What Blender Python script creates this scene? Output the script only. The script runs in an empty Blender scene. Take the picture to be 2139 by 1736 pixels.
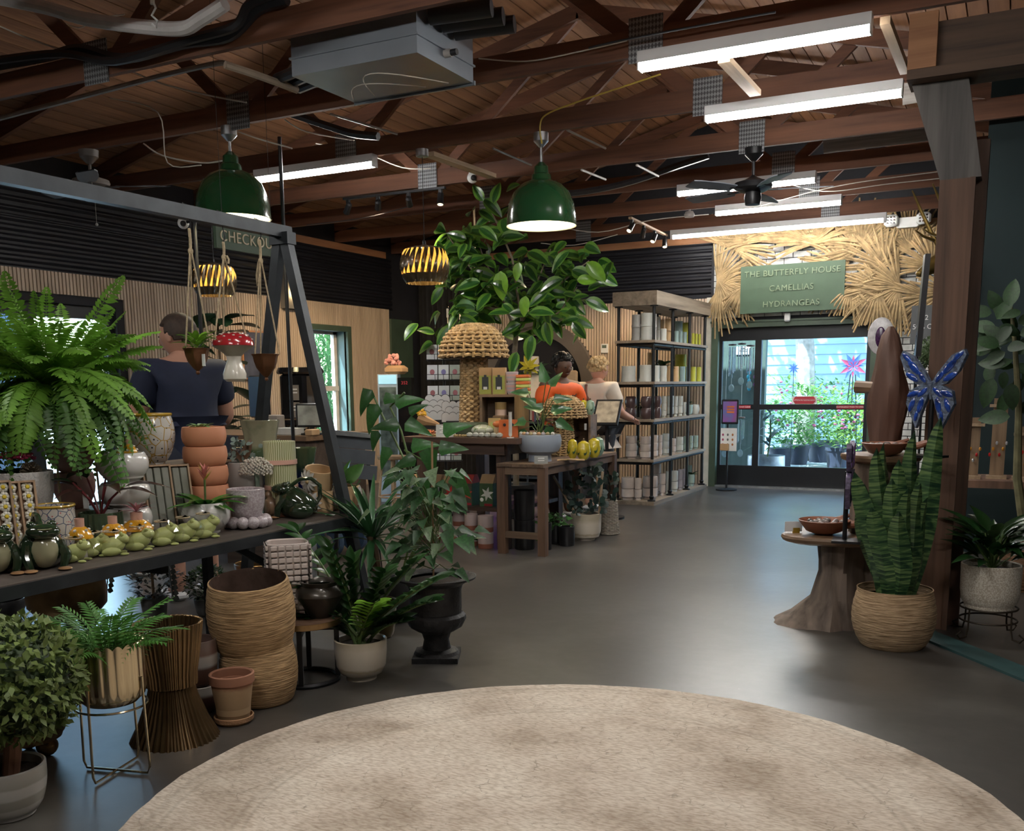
import bpy,bmesh,math,random
import numpy as np
from mathutils import Vector,Matrix,Quaternion

random.seed(7)
SC=bpy.context.scene
COL=SC.collection
PI=math.pi

# ------------------------------------------------------------------ camera, sky, sun, exposure
CAM_H=1.31
FPX=2041.94
PPX,PPY=1059.43,1146.25
_yaw,_pitch,_roll=(math.radians(a) for a in (27.276,9.444,-0.5982))


def _axes():
    fwd0=Vector((-math.sin(_yaw),math.cos(_yaw),0)); right0=Vector((math.cos(_yaw),math.sin(_yaw),0)); up0=Vector((0,0,1))
    fwd=fwd0*math.cos(_pitch)-up0*math.sin(_pitch)
    up=up0*math.cos(_pitch)+fwd0*math.sin(_pitch)
    r=right0*math.cos(_roll)+up*math.sin(_roll)
    u=up*math.cos(_roll)-right0*math.sin(_roll)
    return r,u,fwd


AX_R,AX_U,AX_F=_axes()
EYE=Vector((0,0,CAM_H))
cam_data=bpy.data.cameras.new('camera')
cam=bpy.data.objects.new('camera',cam_data)
COL.objects.link(cam)
cam.matrix_world=Matrix(((AX_R.x,AX_U.x,-AX_F.x,0),(AX_R.y,AX_U.y,-AX_F.y,0),(AX_R.z,AX_U.z,-AX_F.z,CAM_H),(0,0,0,1)))
cam_data.sensor_fit='HORIZONTAL'
cam_data.sensor_width=36.0
cam_data.lens=FPX/2139*36.0
cam_data.shift_x=(1069.5-PPX)/2139
cam_data.shift_y=(PPY-868)/2139
cam_data.clip_start=0.05
cam_data.clip_end=200
SC.camera=cam

world=bpy.data.worlds.new('world')
SC.world=world
world.use_nodes=True
wn=world.node_tree.nodes
bg=wn['Background']
sky=wn.new('ShaderNodeTexSky')
sky.sky_type='NISHITA'
sky.sun_elevation=math.radians(58)
sky.sun_rotation=math.radians(200)
sky.sun_disc=False
world.node_tree.links.new(sky.outputs[0],bg.inputs[0])
bg.inputs[1].default_value=0.9

sun_d=bpy.data.lights.new('sun','SUN')
sun_d.energy=12.0
sun_d.angle=math.radians(0.6)
sun_d.color=(0.72,0.86,1.0)
sun=bpy.data.objects.new('sun',sun_d)
COL.objects.link(sun)
sun.rotation_euler=(math.radians(32),math.radians(-8),math.radians(-20))

SC.view_settings.view_transform='Standard'
SC.view_settings.look='None'
SC.view_settings.exposure=1.2
SC.view_settings.gamma=1.0
SC.view_settings.use_curve_mapping=False
SC.cycles.sample_clamp_indirect=4.0

TUBE_W=42.0      # emission strength of the fluorescent tubes
SPOT_W=70.0       # watts of each track spot
BULB_W=110.0      # emission strength of the pendant bulbs


# ------------------------------------------------------------------ measuring helpers (picture point -> point on a real plane)
def _ray(x,y):
    return AX_R*((x-PPX)/FPX)-AX_U*((y-PPY)/FPX)+AX_F


def P(x,y,z=0.0):
    d=_ray(x,y)
    return EYE+d*((z-CAM_H)/d.z)


def PY(x,y,Y):
    d=_ray(x,y)
    return EYE+d*(Y/d.y)


def PX(x,y,X):
    d=_ray(x,y)
    return EYE+d*(X/d.x)


def PD(x,y,dep):
    return EYE+_ray(x,y)*dep


def depth(p):
    return (Vector(p)-EYE).dot(AX_F)


def m(px,p):
    return px*depth(p)/FPX


def rowof(p):
    v=Vector(p)-EYE
    return PPY-v.dot(AX_U)/v.dot(AX_F)*FPX


def ztop(p,y):
    lo,hi=-1.0,8.0
    for _ in range(40):
        mid=(lo+hi)/2
        if rowof((p[0],p[1],mid)) > y:
            lo=mid
        else:
            hi=mid
    return mid


def away(p):
    v=Vector((p[0],p[1],0))
    return v.normalized()


def stand(x,yb,z=0.0,rpx=0.0):
    """centre of the base of a round thing whose front foot is seen at (x, yb) on height z"""
    p=P(x,yb,z)
    return p+away(p)*m(rpx,p)


# ------------------------------------------------------------------ materials
MATS={}


def _new(name):
    mt=bpy.data.materials.new(name)
    mt.use_nodes=True
    nt=mt.node_tree
    b=nt.nodes['Principled BSDF']
    MATS[name]=mt
    return mt,nt,b


def _noise(nt,scale,detail=3,vec=None,stretch=None,dist=0.0):
    tc=nt.nodes.new('ShaderNodeTexCoord')
    n=nt.nodes.new('ShaderNodeTexNoise')
    n.inputs['Scale'].default_value=scale
    n.inputs['Detail'].default_value=detail
    n.inputs['Distortion'].default_value=dist
    if stretch:
        mp=nt.nodes.new('ShaderNodeMapping')
        mp.inputs['Scale'].default_value=stretch
        nt.links.new(tc.outputs['Object'],mp.inputs[0])
        nt.links.new(mp.outputs[0],n.inputs[0])
    else:
        nt.links.new(tc.outputs['Object'],n.inputs[0])
    return n


def _ramp(nt,src,stops):
    r=nt.nodes.new('ShaderNodeValToRGB')
    e=r.color_ramp.elements
    while len(e) < len(stops):
        e.new(0.5)
    for k,(p,c) in enumerate(stops):
        e[k].position=p
        e[k].color=(*c,1)
    nt.links.new(src,r.inputs[0])
    return r


def _bump(nt,b,src,strength,dist=0.01):
    bp=nt.nodes.new('ShaderNodeBump')
    bp.inputs['Strength'].default_value=strength
    bp.inputs['Distance'].default_value=dist
    nt.links.new(src,bp.inputs['Height'])
    nt.links.new(bp.outputs[0],b.inputs['Normal'])


def mul(c,k):
    return tuple(min(1.0,x*k) for x in c)


def M(name,col,rough=0.5,metal=0.0,var=0.12,scale=9.0,bump=0.0,bscale=60.0,coat=0.0,spec=None,stretch=None,rnd=0.0,trans=0.0):
    if name in MATS:
        return MATS[name]
    mt,nt,b=_new(name)
    n=_noise(nt,scale,4,stretch=stretch)
    r=_ramp(nt,n.outputs[0],[(0.3,mul(col,1-var)),(0.7,mul(col,1+var))])
    out=r.outputs[0]
    if rnd:
        oi=nt.nodes.new('ShaderNodeObjectInfo')
        hs=nt.nodes.new('ShaderNodeHueSaturation')
        mr=nt.nodes.new('ShaderNodeMapRange')
        mr.inputs['To Min'].default_value=1-rnd
        mr.inputs['To Max'].default_value=1+rnd
        nt.links.new(oi.outputs['Random'],mr.inputs[0])
        nt.links.new(mr.outputs[0],hs.inputs['Value'])
        nt.links.new(out,hs.inputs['Color'])
        out=hs.outputs[0]
    nt.links.new(out,b.inputs['Base Color'])
    b.inputs['Roughness'].default_value=rough
    b.inputs['Metallic'].default_value=metal
    b.inputs['Coat Weight'].default_value=coat
    b.inputs['Coat Roughness'].default_value=0.08
    if spec is not None:
        b.inputs['Specular IOR Level'].default_value=spec
    if trans:
        b.inputs['Subsurface Weight'].default_value=0.0
        tl=nt.nodes.new('ShaderNodeBsdfTranslucent')
        mx=nt.nodes.new('ShaderNodeMixShader')
        mx.inputs[0].default_value=trans
        nt.links.new(out,tl.inputs[0])
        nt.links.new(b.outputs[0],mx.inputs[1])
        nt.links.new(tl.outputs[0],mx.inputs[2])
        nt.links.new(mx.outputs[0],nt.nodes['Material Output'].inputs[0])
    if bump:
        n2=_noise(nt,bscale,3,stretch=stretch)
        _bump(nt,b,n2.outputs[0],bump)
    return mt


def WOOD(name,dark,light,axis='Y',scale=3.0,rough=0.6,rings=14.0,bump=0.25):
    if name in MATS:
        return MATS[name]
    mt,nt,b=_new(name)
    st={'X': (0.06,1,1),'Y': (1,0.06,1),'Z': (1,1,0.06)}[axis]
    n=_noise(nt,scale*4,5,stretch=st,dist=0.6)
    n2=_noise(nt,rings*5,3,stretch=st)
    mx=nt.nodes.new('ShaderNodeMath'); mx.operation='MULTIPLY_ADD'
    mx.inputs[1].default_value=0.35
    nt.links.new(n2.outputs[0],mx.inputs[0])
    nt.links.new(n.outputs[0],mx.inputs[2])
    r=_ramp(nt,mx.outputs[0],[(0.42,dark),(0.62,tuple((a+c)/2 for a,c in zip(dark,light))),(0.88,light)])
    oi=nt.nodes.new('ShaderNodeObjectInfo')
    hs=nt.nodes.new('ShaderNodeHueSaturation')
    mr=nt.nodes.new('ShaderNodeMapRange')
    mr.inputs['To Min'].default_value=0.8
    mr.inputs['To Max'].default_value=1.2
    nt.links.new(oi.outputs['Random'],mr.inputs[0])
    nt.links.new(mr.outputs[0],hs.inputs['Value'])
    nt.links.new(r.outputs[0],hs.inputs['Color'])
    nt.links.new(hs.outputs[0],b.inputs['Base Color'])
    b.inputs['Roughness'].default_value=rough
    if bump:
        _bump(nt,b,mx.outputs[0],bump,0.004)
    return mt


def EMIT(name,col,strength):
    if name in MATS:
        return MATS[name]
    mt,nt,b=_new(name)
    b.inputs['Base Color'].default_value=(*col,1)
    b.inputs['Emission Color'].default_value=(*col,1)
    b.inputs['Emission Strength'].default_value=strength
    n=_noise(nt,3.0)
    r=_ramp(nt,n.outputs[0],[(0.0,mul(col,.97)),(1.0,col)])
    nt.links.new(r.outputs[0],b.inputs['Emission Color'])
    return mt


def GLASS(name,col=(1,1,1),tint=0.9,rough=0.02,ior=1.45):
    """thin clear glazing: mostly lets light straight through, with a glossy reflection"""
    if name in MATS:
        return MATS[name]
    mt,nt,b=_new(name)
    nt.nodes.remove(b)
    tr=nt.nodes.new('ShaderNodeBsdfTransparent')
    tr.inputs[0].default_value=(*mul(col,tint),1)
    gl=nt.nodes.new('ShaderNodeBsdfGlossy')
    gl.inputs['Roughness'].default_value=rough
    fr=nt.nodes.new('ShaderNodeFresnel')
    fr.inputs['IOR'].default_value=ior
    mx=nt.nodes.new('ShaderNodeMixShader')
    ge=nt.nodes.new('ShaderNodeNewGeometry')
    fa=nt.nodes.new('ShaderNodeMath'); fa.operation='SUBTRACT'; fa.use_clamp=True   # the exit face adds no second reflection
    nt.links.new(fr.outputs[0],fa.inputs[0])
    nt.links.new(ge.outputs['Backfacing'],fa.inputs[1])
    nt.links.new(fa.outputs[0],mx.inputs[0])
    nt.links.new(tr.outputs[0],mx.inputs[1])
    nt.links.new(gl.outputs[0],mx.inputs[2])
    nt.links.new(mx.outputs[0],nt.nodes['Material Output'].inputs[0])
    return mt


# ------------------------------------------------------------------ mesh builder
def frame(d,up=Vector((0,0,1))):
    d=Vector(d).normalized()
    if abs(d.dot(up)) > 0.98:
        up=Vector((1,0,0)) if abs(d.x) < 0.9 else Vector((0,1,0))
    s=d.cross(up).normalized()
    u=s.cross(d).normalized()
    return d,s,u


class MB:
    def __init__(self):
        self.v=[]; self.f=[]; self.mi=[]

    def add(self,vs,fs,k=0):
        o=len(self.v)
        self.v.extend([tuple(p) for p in vs])
        self.f.extend([tuple(i+o for i in q) for q in fs])
        self.mi.extend([k]*len(fs))
        return self

    def box(self,c,s,k=0,rz=0.0,R=None):
        hx,hy,hz=s[0]/2,s[1]/2,s[2]/2
        vs=[Vector((a*hx,b*hy,d*hz)) for d in (-1,1) for b in (-1,1) for a in (-1,1)]
        if R is None and rz:
            R=Matrix.Rotation(rz,3,'Z')
        if R is not None:
            vs=[R @ p for p in vs]
        c=Vector(c)
        return self.add([p+c for p in vs],[(0,2,3,1),(4,5,7,6),(0,1,5,4),(2,6,7,3),(0,4,6,2),(1,3,7,5)],k)

    def box2(self,lo,hi,k=0):
        return self.box([(a+b)/2 for a,b in zip(lo,hi)],[abs(b-a) for a,b in zip(lo,hi)],k)

    def bbox(self,c,s,bev=0.01,k=0,rz=0.0):
        """box with chamfered edges"""
        hx,hy,hz=s[0]/2,s[1]/2,s[2]/2
        e=min(bev,hx*.9,hy*.9,hz*.9)
        rows=[]
        for zz,ins in ((-hz,e),(-hz+e,0),(hz-e,0),(hz,e)):
            x,y=hx-ins,hy-ins
            cc=e*(0.6 if ins == 0 else 0.6)
            rows.append([(x-cc,-y,zz),(x,-y+cc,zz),(x,y-cc,zz),(x-cc,y,zz),(-x+cc,y,zz),(-x,y-cc,zz),(-x,-y+cc,zz),(-x+cc,-y,zz)])
        vs=[Vector(p) for r in rows for p in r]
        if rz:
            R=Matrix.Rotation(rz,3,'Z'); vs=[R @ p for p in vs]
        c=Vector(c)
        fs=[tuple(reversed(range(8))),tuple(range(24,32))]
        for a in range(3):
            for b in range(8):
                fs.append((a*8+b,a*8+(b+1) % 8,a*8+8+(b+1) % 8,a*8+8+b))
        return self.add([p+c for p in vs],fs,k)

    def bar(self,p,q,w,h,k=0,up=(0,0,1)):
        p=Vector(p); q=Vector(q)
        d,s,u=frame(q-p,Vector(up))
        vs=[b+s*(a*w/2)+u*(c*h/2) for b in (p,q) for a,c in ((-1,-1),(1,-1),(1,1),(-1,1))]
        return self.add(vs,[(0,1,2,3),(7,6,5,4),(0,4,5,1),(1,5,6,2),(2,6,7,3),(3,7,4,0)],k)

    def tube(self,pts,r,n=6,k=0,closed=False):
        pts=[Vector(p) for p in pts]
        N=len(pts)
        rr=r if isinstance(r,(list,tuple)) else [r]*N
        vs=[]; fs=[]
        prev=None
        for i in range(N):
            if closed:
                d=pts[(i+1) % N]-pts[i-1]
            else:
                d=pts[min(i+1,N-1)]-pts[max(i-1,0)]
            if d.length < 1e-9:
                d=Vector((0,0,1))
            d,s,u=frame(d,prev if prev is not None and abs(prev.dot(d.normalized())) < .95 else Vector((0,0,1)))
            prev=u
            for j in range(n):
                a=2*PI*j/n
                vs.append(pts[i]+(s*math.cos(a)+u*math.sin(a))*rr[i])
        for i in range(N if closed else N-1):
            i2=(i+1) % N
            for j in range(n):
                fs.append((i*n+j,i*n+(j+1) % n,i2*n+(j+1) % n,i2*n+j))
        if not closed:
            fs.append(tuple(reversed(range(n))))
            fs.append(tuple(range((N-1)*n,N*n)))
        return self.add(vs,fs,k)

    def lathe(self,prof,n=28,c=(0,0,0),k=0,fn=None,R=None,ks=None):
        """prof: list of (radius, height); fn(theta, radius, z) -> radius"""
        vs=[]; fs=[]; kk=[]
        c=Vector(c)
        L=len(prof)
        for (r,z) in prof:
            for j in range(n):
                a=2*PI*j/n
                q=fn(a,r,z) if fn else r
                if isinstance(q,tuple):
                    q,zz=q
                else:
                    zz=z
                p=Vector((q*math.cos(a),q*math.sin(a),zz))
                if R is not None:
                    p=R @ p
                vs.append(p+c)
        for i in range(L-1):
            for j in range(n):
                fs.append((i*n+j,i*n+(j+1) % n,(i+1)*n+(j+1) % n,(i+1)*n+j))
                kk.append(ks[i] if ks else k)
        if prof[0][0] > 1e-5:
            fs.append(tuple(reversed(range(n)))); kk.append(ks[0] if ks else k)
        if prof[-1][0] > 1e-5:
            fs.append(tuple(range((L-1)*n,L*n))); kk.append(ks[-1] if ks else k)
        o=len(self.v)
        self.v.extend([tuple(p) for p in vs])
        self.f.extend([tuple(i+o for i in q) for q in fs])
        self.mi.extend(kk)
        return self

    def ell(self,c,r,k=0,n=14,h=8,R=None,fn=None):
        r=r if isinstance(r,(tuple,list)) else (r,r,r)
        vs=[]; fs=[]
        c=Vector(c)
        for i in range(h+1):
            t=PI*i/h-PI/2
            for j in range(n):
                a=2*PI*j/n
                p=Vector((math.cos(t)*math.cos(a),math.cos(t)*math.sin(a),math.sin(t)))
                if fn:
                    p=fn(p)
                p=Vector((p.x*r[0],p.y*r[1],p.z*r[2]))
                if R is not None:
                    p=R @ p
                vs.append(p+c)
        for i in range(h):
            for j in range(n):
                fs.append((i*n+j,i*n+(j+1) % n,(i+1)*n+(j+1) % n,(i+1)*n+j))
        return self.add(vs,fs,k)

    def sheet(self,rows,k=0):
        w=len(rows[0])
        vs=[p for r in rows for p in r]
        fs=[(i*w+j,i*w+j+1,(i+1)*w+j+1,(i+1)*w+j) for i in range(len(rows)-1) for j in range(w-1)]
        return self.add(vs,fs,k)

    def prism(self,poly,lo,hi,axis='Z',k=0):
        """poly: list of 2-D points; extruded along axis from lo to hi"""
        def mk(a,b,c):
            return {'Z': (a,b,c),'Y': (a,c,b),'X': (c,a,b)}[axis]
        n=len(poly)
        vs=[mk(a,b,lo) for a,b in poly]+[mk(a,b,hi) for a,b in poly]
        fs=[tuple(reversed(range(n))),tuple(range(n,2*n))]
        fs += [(i,(i+1) % n,n+(i+1) % n,n+i) for i in range(n)]
        return self.add(vs,fs,k)

    def mesh(self,name,mats,smooth=True,angle=35):
        me=bpy.data.meshes.new(name)
        me.from_pydata(self.v,[],self.f)
        mats=mats if isinstance(mats,(list,tuple)) else [mats]
        for q in mats:
            me.materials.append(q)
        if len(mats) > 1:
            me.polygons.foreach_set('material_index',self.mi)
        if smooth:
            me.polygons.foreach_set('use_smooth',[True]*len(me.polygons))
            me.set_sharp_from_angle(angle=math.radians(angle))
        me.update()
        return me

    def build(self,name,mats,parent=None,loc=None,rz=0.0,smooth=True,angle=35,rot=None):
        return link(name,self.mesh(name,mats,smooth,angle),parent,loc,rz,rot)


def link(name,me,parent=None,loc=None,rz=0.0,rot=None):
    o=bpy.data.objects.new(name,me)
    COL.objects.link(o)
    if parent is not None:
        o.parent=parent
    if rot is not None:
        o.rotation_mode='QUATERNION'
        o.rotation_quaternion=rot
    elif rz:
        o.rotation_euler=(0,0,rz)
    if loc is not None:
        o.location=loc
    return o


def tag(o,label=None,cat=None,group=None,kind=None):
    if label: o['label']=label
    if cat: o['category']=cat
    if group: o['group']=group
    if kind: o['kind']=kind
    return o


def thing(name,label,cat,loc=(0,0,0),rz=0.0,group=None):
    o=bpy.data.objects.new(name,None)
    COL.objects.link(o)
    o.empty_display_size=0.05
    o.location=loc
    o.rotation_euler=(0,0,rz)
    return tag(o,label,cat,group)


def struct(o):
    o['kind']='structure'
    return o


def stuff(o):
    o['kind']='stuff'
    return o


def copytree(root,loc,rz=None,label=None,group=None,scale=None):
    r=root.copy(); COL.objects.link(r)
    r.location=loc
    if rz is not None: r.rotation_euler=(0,0,rz)
    if scale is not None: r.scale=(scale,)*3
    if label: r['label']=label
    if group: r['group']=group
    for ch in root.children:
        c=ch.copy(); COL.objects.link(c); c.parent=r
        for g in ch.children:
            d=g.copy(); COL.objects.link(d); d.parent=c
    return r


def qrot(d,normal=(0,0,1)):
    """rotation taking local +Y to d and local +Z near to normal"""
    d=Vector(d).normalized(); nrm=Vector(normal)
    if abs(d.dot(nrm.normalized())) > .97:
        nrm=Vector((0.3,0.9,0.1)) if abs(d.z) > .8 else Vector((0,0,1))
    x=d.cross(nrm).normalized()
    z=x.cross(d).normalized()
    return Matrix(((x.x,d.x,z.x),(x.y,d.y,z.y),(x.z,d.z,z.z))).to_quaternion()


_LEAF={}


def leafmesh(key,mat,W=0.5,curl=0.25,fold=0.15,shape='ovate',n=7,wave=0.0,stalk=0.0,edge=None):
    """a leaf of unit length along +Y, face up +Z"""
    kk=(key,mat.name)
    if kk in _LEAF:
        return _LEAF[kk]
    b=MB()
    rows=[]
    for i in range(n+1):
        t=i/n
        if shape == 'ovate':
            w=math.sin(PI*t ** 0.8) ** 0.75
        elif shape == 'heart':
            w=(1-t) ** 0.75*(min(1,t*7) ** 0.5)*1.15
        elif shape == 'obovate':
            w=math.sin(PI*t ** 1.5) ** 0.7
        elif shape == 'lance':
            w=math.sin(PI*t ** 0.7) ** 1.1
        elif shape == 'strap':
            w=min(1,3*t+.35)*(1-t ** 3) ** 0.8
        elif shape == 'round':
            w=math.sin(PI*t) ** 0.5
        w *= W/2
        y=t
        z=-curl*t*t
        wv=wave*math.sin(t*14)
        zz=fold*w
        rows.append([(-w,y,z+zz+wv),(-w*.5,y,z+zz*.35+wv*.5),(0,y,z),(w*.5,y,z+zz*.35-wv*.5),(w,y,z+zz-wv)])
    if edge is not None:
        for i in range(n):
            a,c=rows[i],rows[i+1]
            for j in range(4):
                b.add([a[j],a[j+1],c[j+1],c[j]],[(0,1,2,3)],1 if j in (0,3) else 0)
        me=b.mesh('leaf',[mat,edge])
    else:
        b.sheet(rows)
        me=b.mesh('leaf',mat)
    _LEAF[kk]=me
    return me


def leaf(parent,me,loc,d,nrm=(0,0,1),s=0.1,w=1.0,name='leaf'):
    o=bpy.data.objects.new(name,me)
    COL.objects.link(o)
    o.parent=parent
    o.location=loc
    o.rotation_mode='QUATERNION'
    o.rotation_quaternion=qrot(d,nrm)
    o.scale=(s*w,s,s)
    return o


def leafinto(b,base,d,nrm,L,W,curl=.2,shape='ovate',n=4,k=0,fold=.1):
    """same leaf written straight into a mesh builder"""
    q=qrot(d,nrm).to_matrix()
    rows=[]
    for i in range(n+1):
        t=i/n
        if shape == 'ovate':
            w=math.sin(PI*t ** 0.8) ** 0.8
        elif shape == 'lance':
            w=math.sin(PI*t ** 0.6) ** 1.1
        else:
            w=math.sin(PI*t) ** 0.5
        w=max(w*W/2,0.0002)
        rows.append([Vector(base)+q @ Vector((x,t*L,-curl*L*t*t+abs(x)*fold)) for x in (-w,0,w)])
    b.sheet(rows,k)


def arc(p,q,sag,n=8):
    p=Vector(p); q=Vector(q)
    return [p.lerp(q,i/n)+Vector((0,0,-sag*4*(i/n)*(1-i/n))) for i in range(n+1)]


def text(s,size,mat,parent,loc,rot,extrude=0.002,name='lettering',align='CENTER',spacing=1.0):
    cu=bpy.data.curves.new(name,'FONT')
    cu.body=s
    cu.size=size
    cu.extrude=extrude
    cu.align_x=align
    cu.align_y='CENTER'
    cu.space_character=spacing
    o=bpy.data.objects.new(name,cu)
    COL.objects.link(o)
    dg=bpy.context.evaluated_depsgraph_get()
    me=bpy.data.meshes.new_from_object(o.evaluated_get(dg))
    bpy.data.objects.remove(o)
    me.materials.clear(); me.materials.append(mat)
    t=bpy.data.objects.new(name,me)
    COL.objects.link(t)
    t.parent=parent
    t.location=loc
    t.rotation_euler=rot
    return t


def pot(name,parent,prof,mat,n=28,fn=None,wall=0.012,depth_=None,ks=None,loc=None,smooth_angle=40):
    """thin-walled vessel from an outer profile (bottom to rim) plus an inner wall"""
    b=MB()
    rt,zt=prof[-1]
    zi=max(prof[0][1]+wall,zt-(depth_ or zt*.8))
    inner=[(max(rt-wall*.5,.001),zt+wall*.25),(max(rt-wall,.001),zt-wall*.2)]
    for r,z in reversed(prof[1:-1]):
        if z > zi:
            inner.append((max(r-wall,.001),z))
    inner.append((max(inner[-1][0]*.96,.001),zi))
    full=list(prof)+inner
    kf=None
    if ks:
        kf=list(ks)+[ks[-1]]*(len(full)-1-len(ks))
    b.lathe(full,n,fn=fn,ks=kf)
    return b.build(name,mat,parent,loc=loc,angle=smooth_angle),zi


def soil(parent,r,z,name='soil'):
    b=MB()
    rows=[(0.001,z+r*.06),(r*.5,z+r*.05),(r,z)]
    b.lathe(list(reversed(rows)),20)
    return b.build(name,M('soil',(0.028,0.018,0.012),.95,var=.5,scale=60,bump=.6,bscale=120),parent)

# =================================================================== SETTING
XL,YB=-7.84,12.48          # left wall face, back wall face
Z_SLAT,Z_TRIM,Z_BEAM=2.375,3.05,3.137
RIDGE_X,RIDGE_Z,EAVE_X,EAVE_Z=-3.46,4.42,-7.93,3.29
XR,YF=4.0,-4.0


def concrete():
    mt,nt,b=_new('concrete_floor')
    n=_noise(nt,0.9,8,dist=0.8)
    n2=_noise(nt,14,4)
    mx=nt.nodes.new('ShaderNodeMath'); mx.operation='MULTIPLY_ADD'; mx.inputs[1].default_value=0.25
    nt.links.new(n2.outputs[0],mx.inputs[0]); nt.links.new(n.outputs[0],mx.inputs[2])
    r=_ramp(nt,mx.outputs[0],[(0.38,(0.036,0.032,0.029)),(0.62,(0.062,0.056,0.050)),(0.85,(0.098,0.090,0.080))])
    vo=nt.nodes.new('ShaderNodeTexVoronoi'); vo.inputs['Scale'].default_value=5.5
    tc=nt.nodes.new('ShaderNodeTexCoord'); nt.links.new(tc.outputs['Object'],vo.inputs[0])
    sp=_ramp(nt,vo.outputs['Distance'],[(0.0,(1,1,1)),(0.035,(0,0,0))])
    mix=nt.nodes.new('ShaderNodeMix'); mix.data_type='RGBA'
    sc2=nt.nodes.new('ShaderNodeMath'); sc2.operation='MULTIPLY'; sc2.inputs[1].default_value=0.4
    nt.links.new(sp.outputs[0],sc2.inputs[0])
    nt.links.new(sc2.outputs[0],mix.inputs[0])
    nt.links.new(r.outputs[0],mix.inputs[6])
    mix.inputs[7].default_value=(0.34,0.30,0.25,1)
    nt.links.new(mix.outputs[2],b.inputs['Base Color'])
    rr=nt.nodes.new('ShaderNodeMapRange')
    rr.inputs['To Min'].default_value=0.25; rr.inputs['To Max'].default_value=0.42
    nt.links.new(_noise(nt,.7,1).outputs[0],rr.inputs[0])
    nt.links.new(rr.outputs[0],b.inputs['Roughness'])
    b.inputs['Specular IOR Level'].default_value=0.75
    _bump(nt,b,n2.outputs[0],0.05,0.01)
    return mt


CONC=concrete()
BLACKPAINT=M('black_wall_paint',(0.012,0.012,0.016),.75,var=.3,scale=3)
SLAT=WOOD('pale_oak_slat',(0.40,0.30,0.21),(0.62,0.49,0.36),'Z',rough=.55,bump=.1)
GREENTRIM=M('sage_green_trim',(0.055,0.085,0.055),.5,var=.12,scale=6)
TIMBER=WOOD('red_brown_timber',(0.060,0.022,0.012),(0.19,0.078,0.040),'X',scale=2.2,rough=.7,rings=9)
TIMBERY=WOOD('plank_timber',(0.11,0.045,0.020),(0.32,0.15,0.068),'Y',scale=1.8,rough=.75,rings=9)
PINE=WOOD('pale_new_pine',(0.22,0.145,0.085),(0.42,0.30,0.19),'Y',rough=.7)
PINEX=WOOD('orange_pine',(0.25,0.105,0.045),(0.42,0.20,0.09),'X',rough=.6)
PINEY=WOOD('orange_pine_long',(0.25,0.105,0.045),(0.42,0.20,0.09),'Y',rough=.6)
BLACKMETAL=M('black_metal',(0.018,0.018,0.02),.42,metal=.5,var=.2)
BLACKPLASTIC=M('black_plastic',(0.014,0.014,0.016),.35,var=.15)
GALV=M('galvanised_steel',(0.42,0.44,0.46),.38,metal=.9,var=.25,scale=14)
GREYPVC=M('grey_conduit',(0.30,0.28,0.26),.5,var=.15)
WHITEPL=M('white_plastic',(0.74,0.74,0.72),.4,var=.04)
CABLE=M('white_cable',(0.55,0.52,0.46),.6)
BLACKRUB=M('black_rubber',(0.014,0.014,0.017),.45,var=.2)
BRASS=M('polished_brass',(0.55,0.46,0.31),.22,metal=1.0,var=.15,scale=5)
ABRASS=M('antique_brass',(0.26,0.17,0.085),.34,metal=1.0,var=.35,scale=8)
CHROME=M('chrome',(0.75,0.76,0.78),.12,metal=1.0,var=.05)

b=MB()
b.box2((-12.0,YF-.2,-.12),(XR+.2,YB+.12,0.0))
floor=struct(b.build('floor',CONC,smooth=False))

# ---- back wall with the doorway
DX0,DX1,DZ=-3.385,-1.555,2.0
b=MB()
b.box2((XL-.3,YB,0),(DX0-.08,YB+.2,4.5))
b.box2((DX0-.08,YB,DZ+.075),(DX1+.08,YB+.2,4.5))
b.box2((DX1+.08,YB,0),(XR,YB+.2,4.5))
wall_back=struct(b.build('wall_back',BLACKPAINT,smooth=False))


def corrugated(u0,u1,z0,z1,axis,fixed,out):
    """corrugated sheet: ridges run along u, waves in z"""
    bb=MB(); rows=[]
    n=int((z1-z0)/0.0105)
    for i in range(n+1):
        z=z0+(z1-z0)*i/n
        ph=(z/0.084) % 1.0
        h=0.020 if .12 < ph < .42 else (0.0 if ph > .55 or ph < .02 else 0.010)
        rows.append([(u,fixed-h,z) if axis == 'X' else (fixed+h,u,z) for u in (u0,u1)])
    bb.sheet(rows)
    return bb


CORR=M('black_corrugated_metal',(0.009,0.009,0.013),.55,metal=.2,var=.25,scale=2)
stuff(corrugated(-7.84,-3.5,Z_SLAT,Z_TRIM,'X',YB-.004,1).build('corrugated_sheet',CORR,wall_back,smooth=False))
bb=MB(); bb.box2((-7.84,YB-.035,Z_TRIM),(-0.3,YB,Z_TRIM+.085)); bb.build('ledger_board',PINEX,wall_back,smooth=False)
# pale vertical battens (too fine to pick apart): one mesh, real depth
ARCH_X,ARCH_R,ARCH_Z=-5.92,0.87,1.30
bb=MB()
x=-7.0
while x <-3.50:
    z0=0.0
    dx=abs(x-ARCH_X)
    if dx < ARCH_R:
        z0=ARCH_Z+math.sqrt(max(ARCH_R ** 2-dx ** 2,0))
    bb.box2((x,YB-.024,z0),(x+.027,YB-.002,Z_SLAT))
    x += .0385
stuff(bb.build('batten',SLAT,wall_back,smooth=False))
bb=MB(); bb.box2((-3.545,YB-.03,0),(-3.475,YB,Z_SLAT+.01)); bb.build('corner_batten',M('cream_paint',(0.55,0.52,0.44),.6),wall_back,smooth=False)
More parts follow.
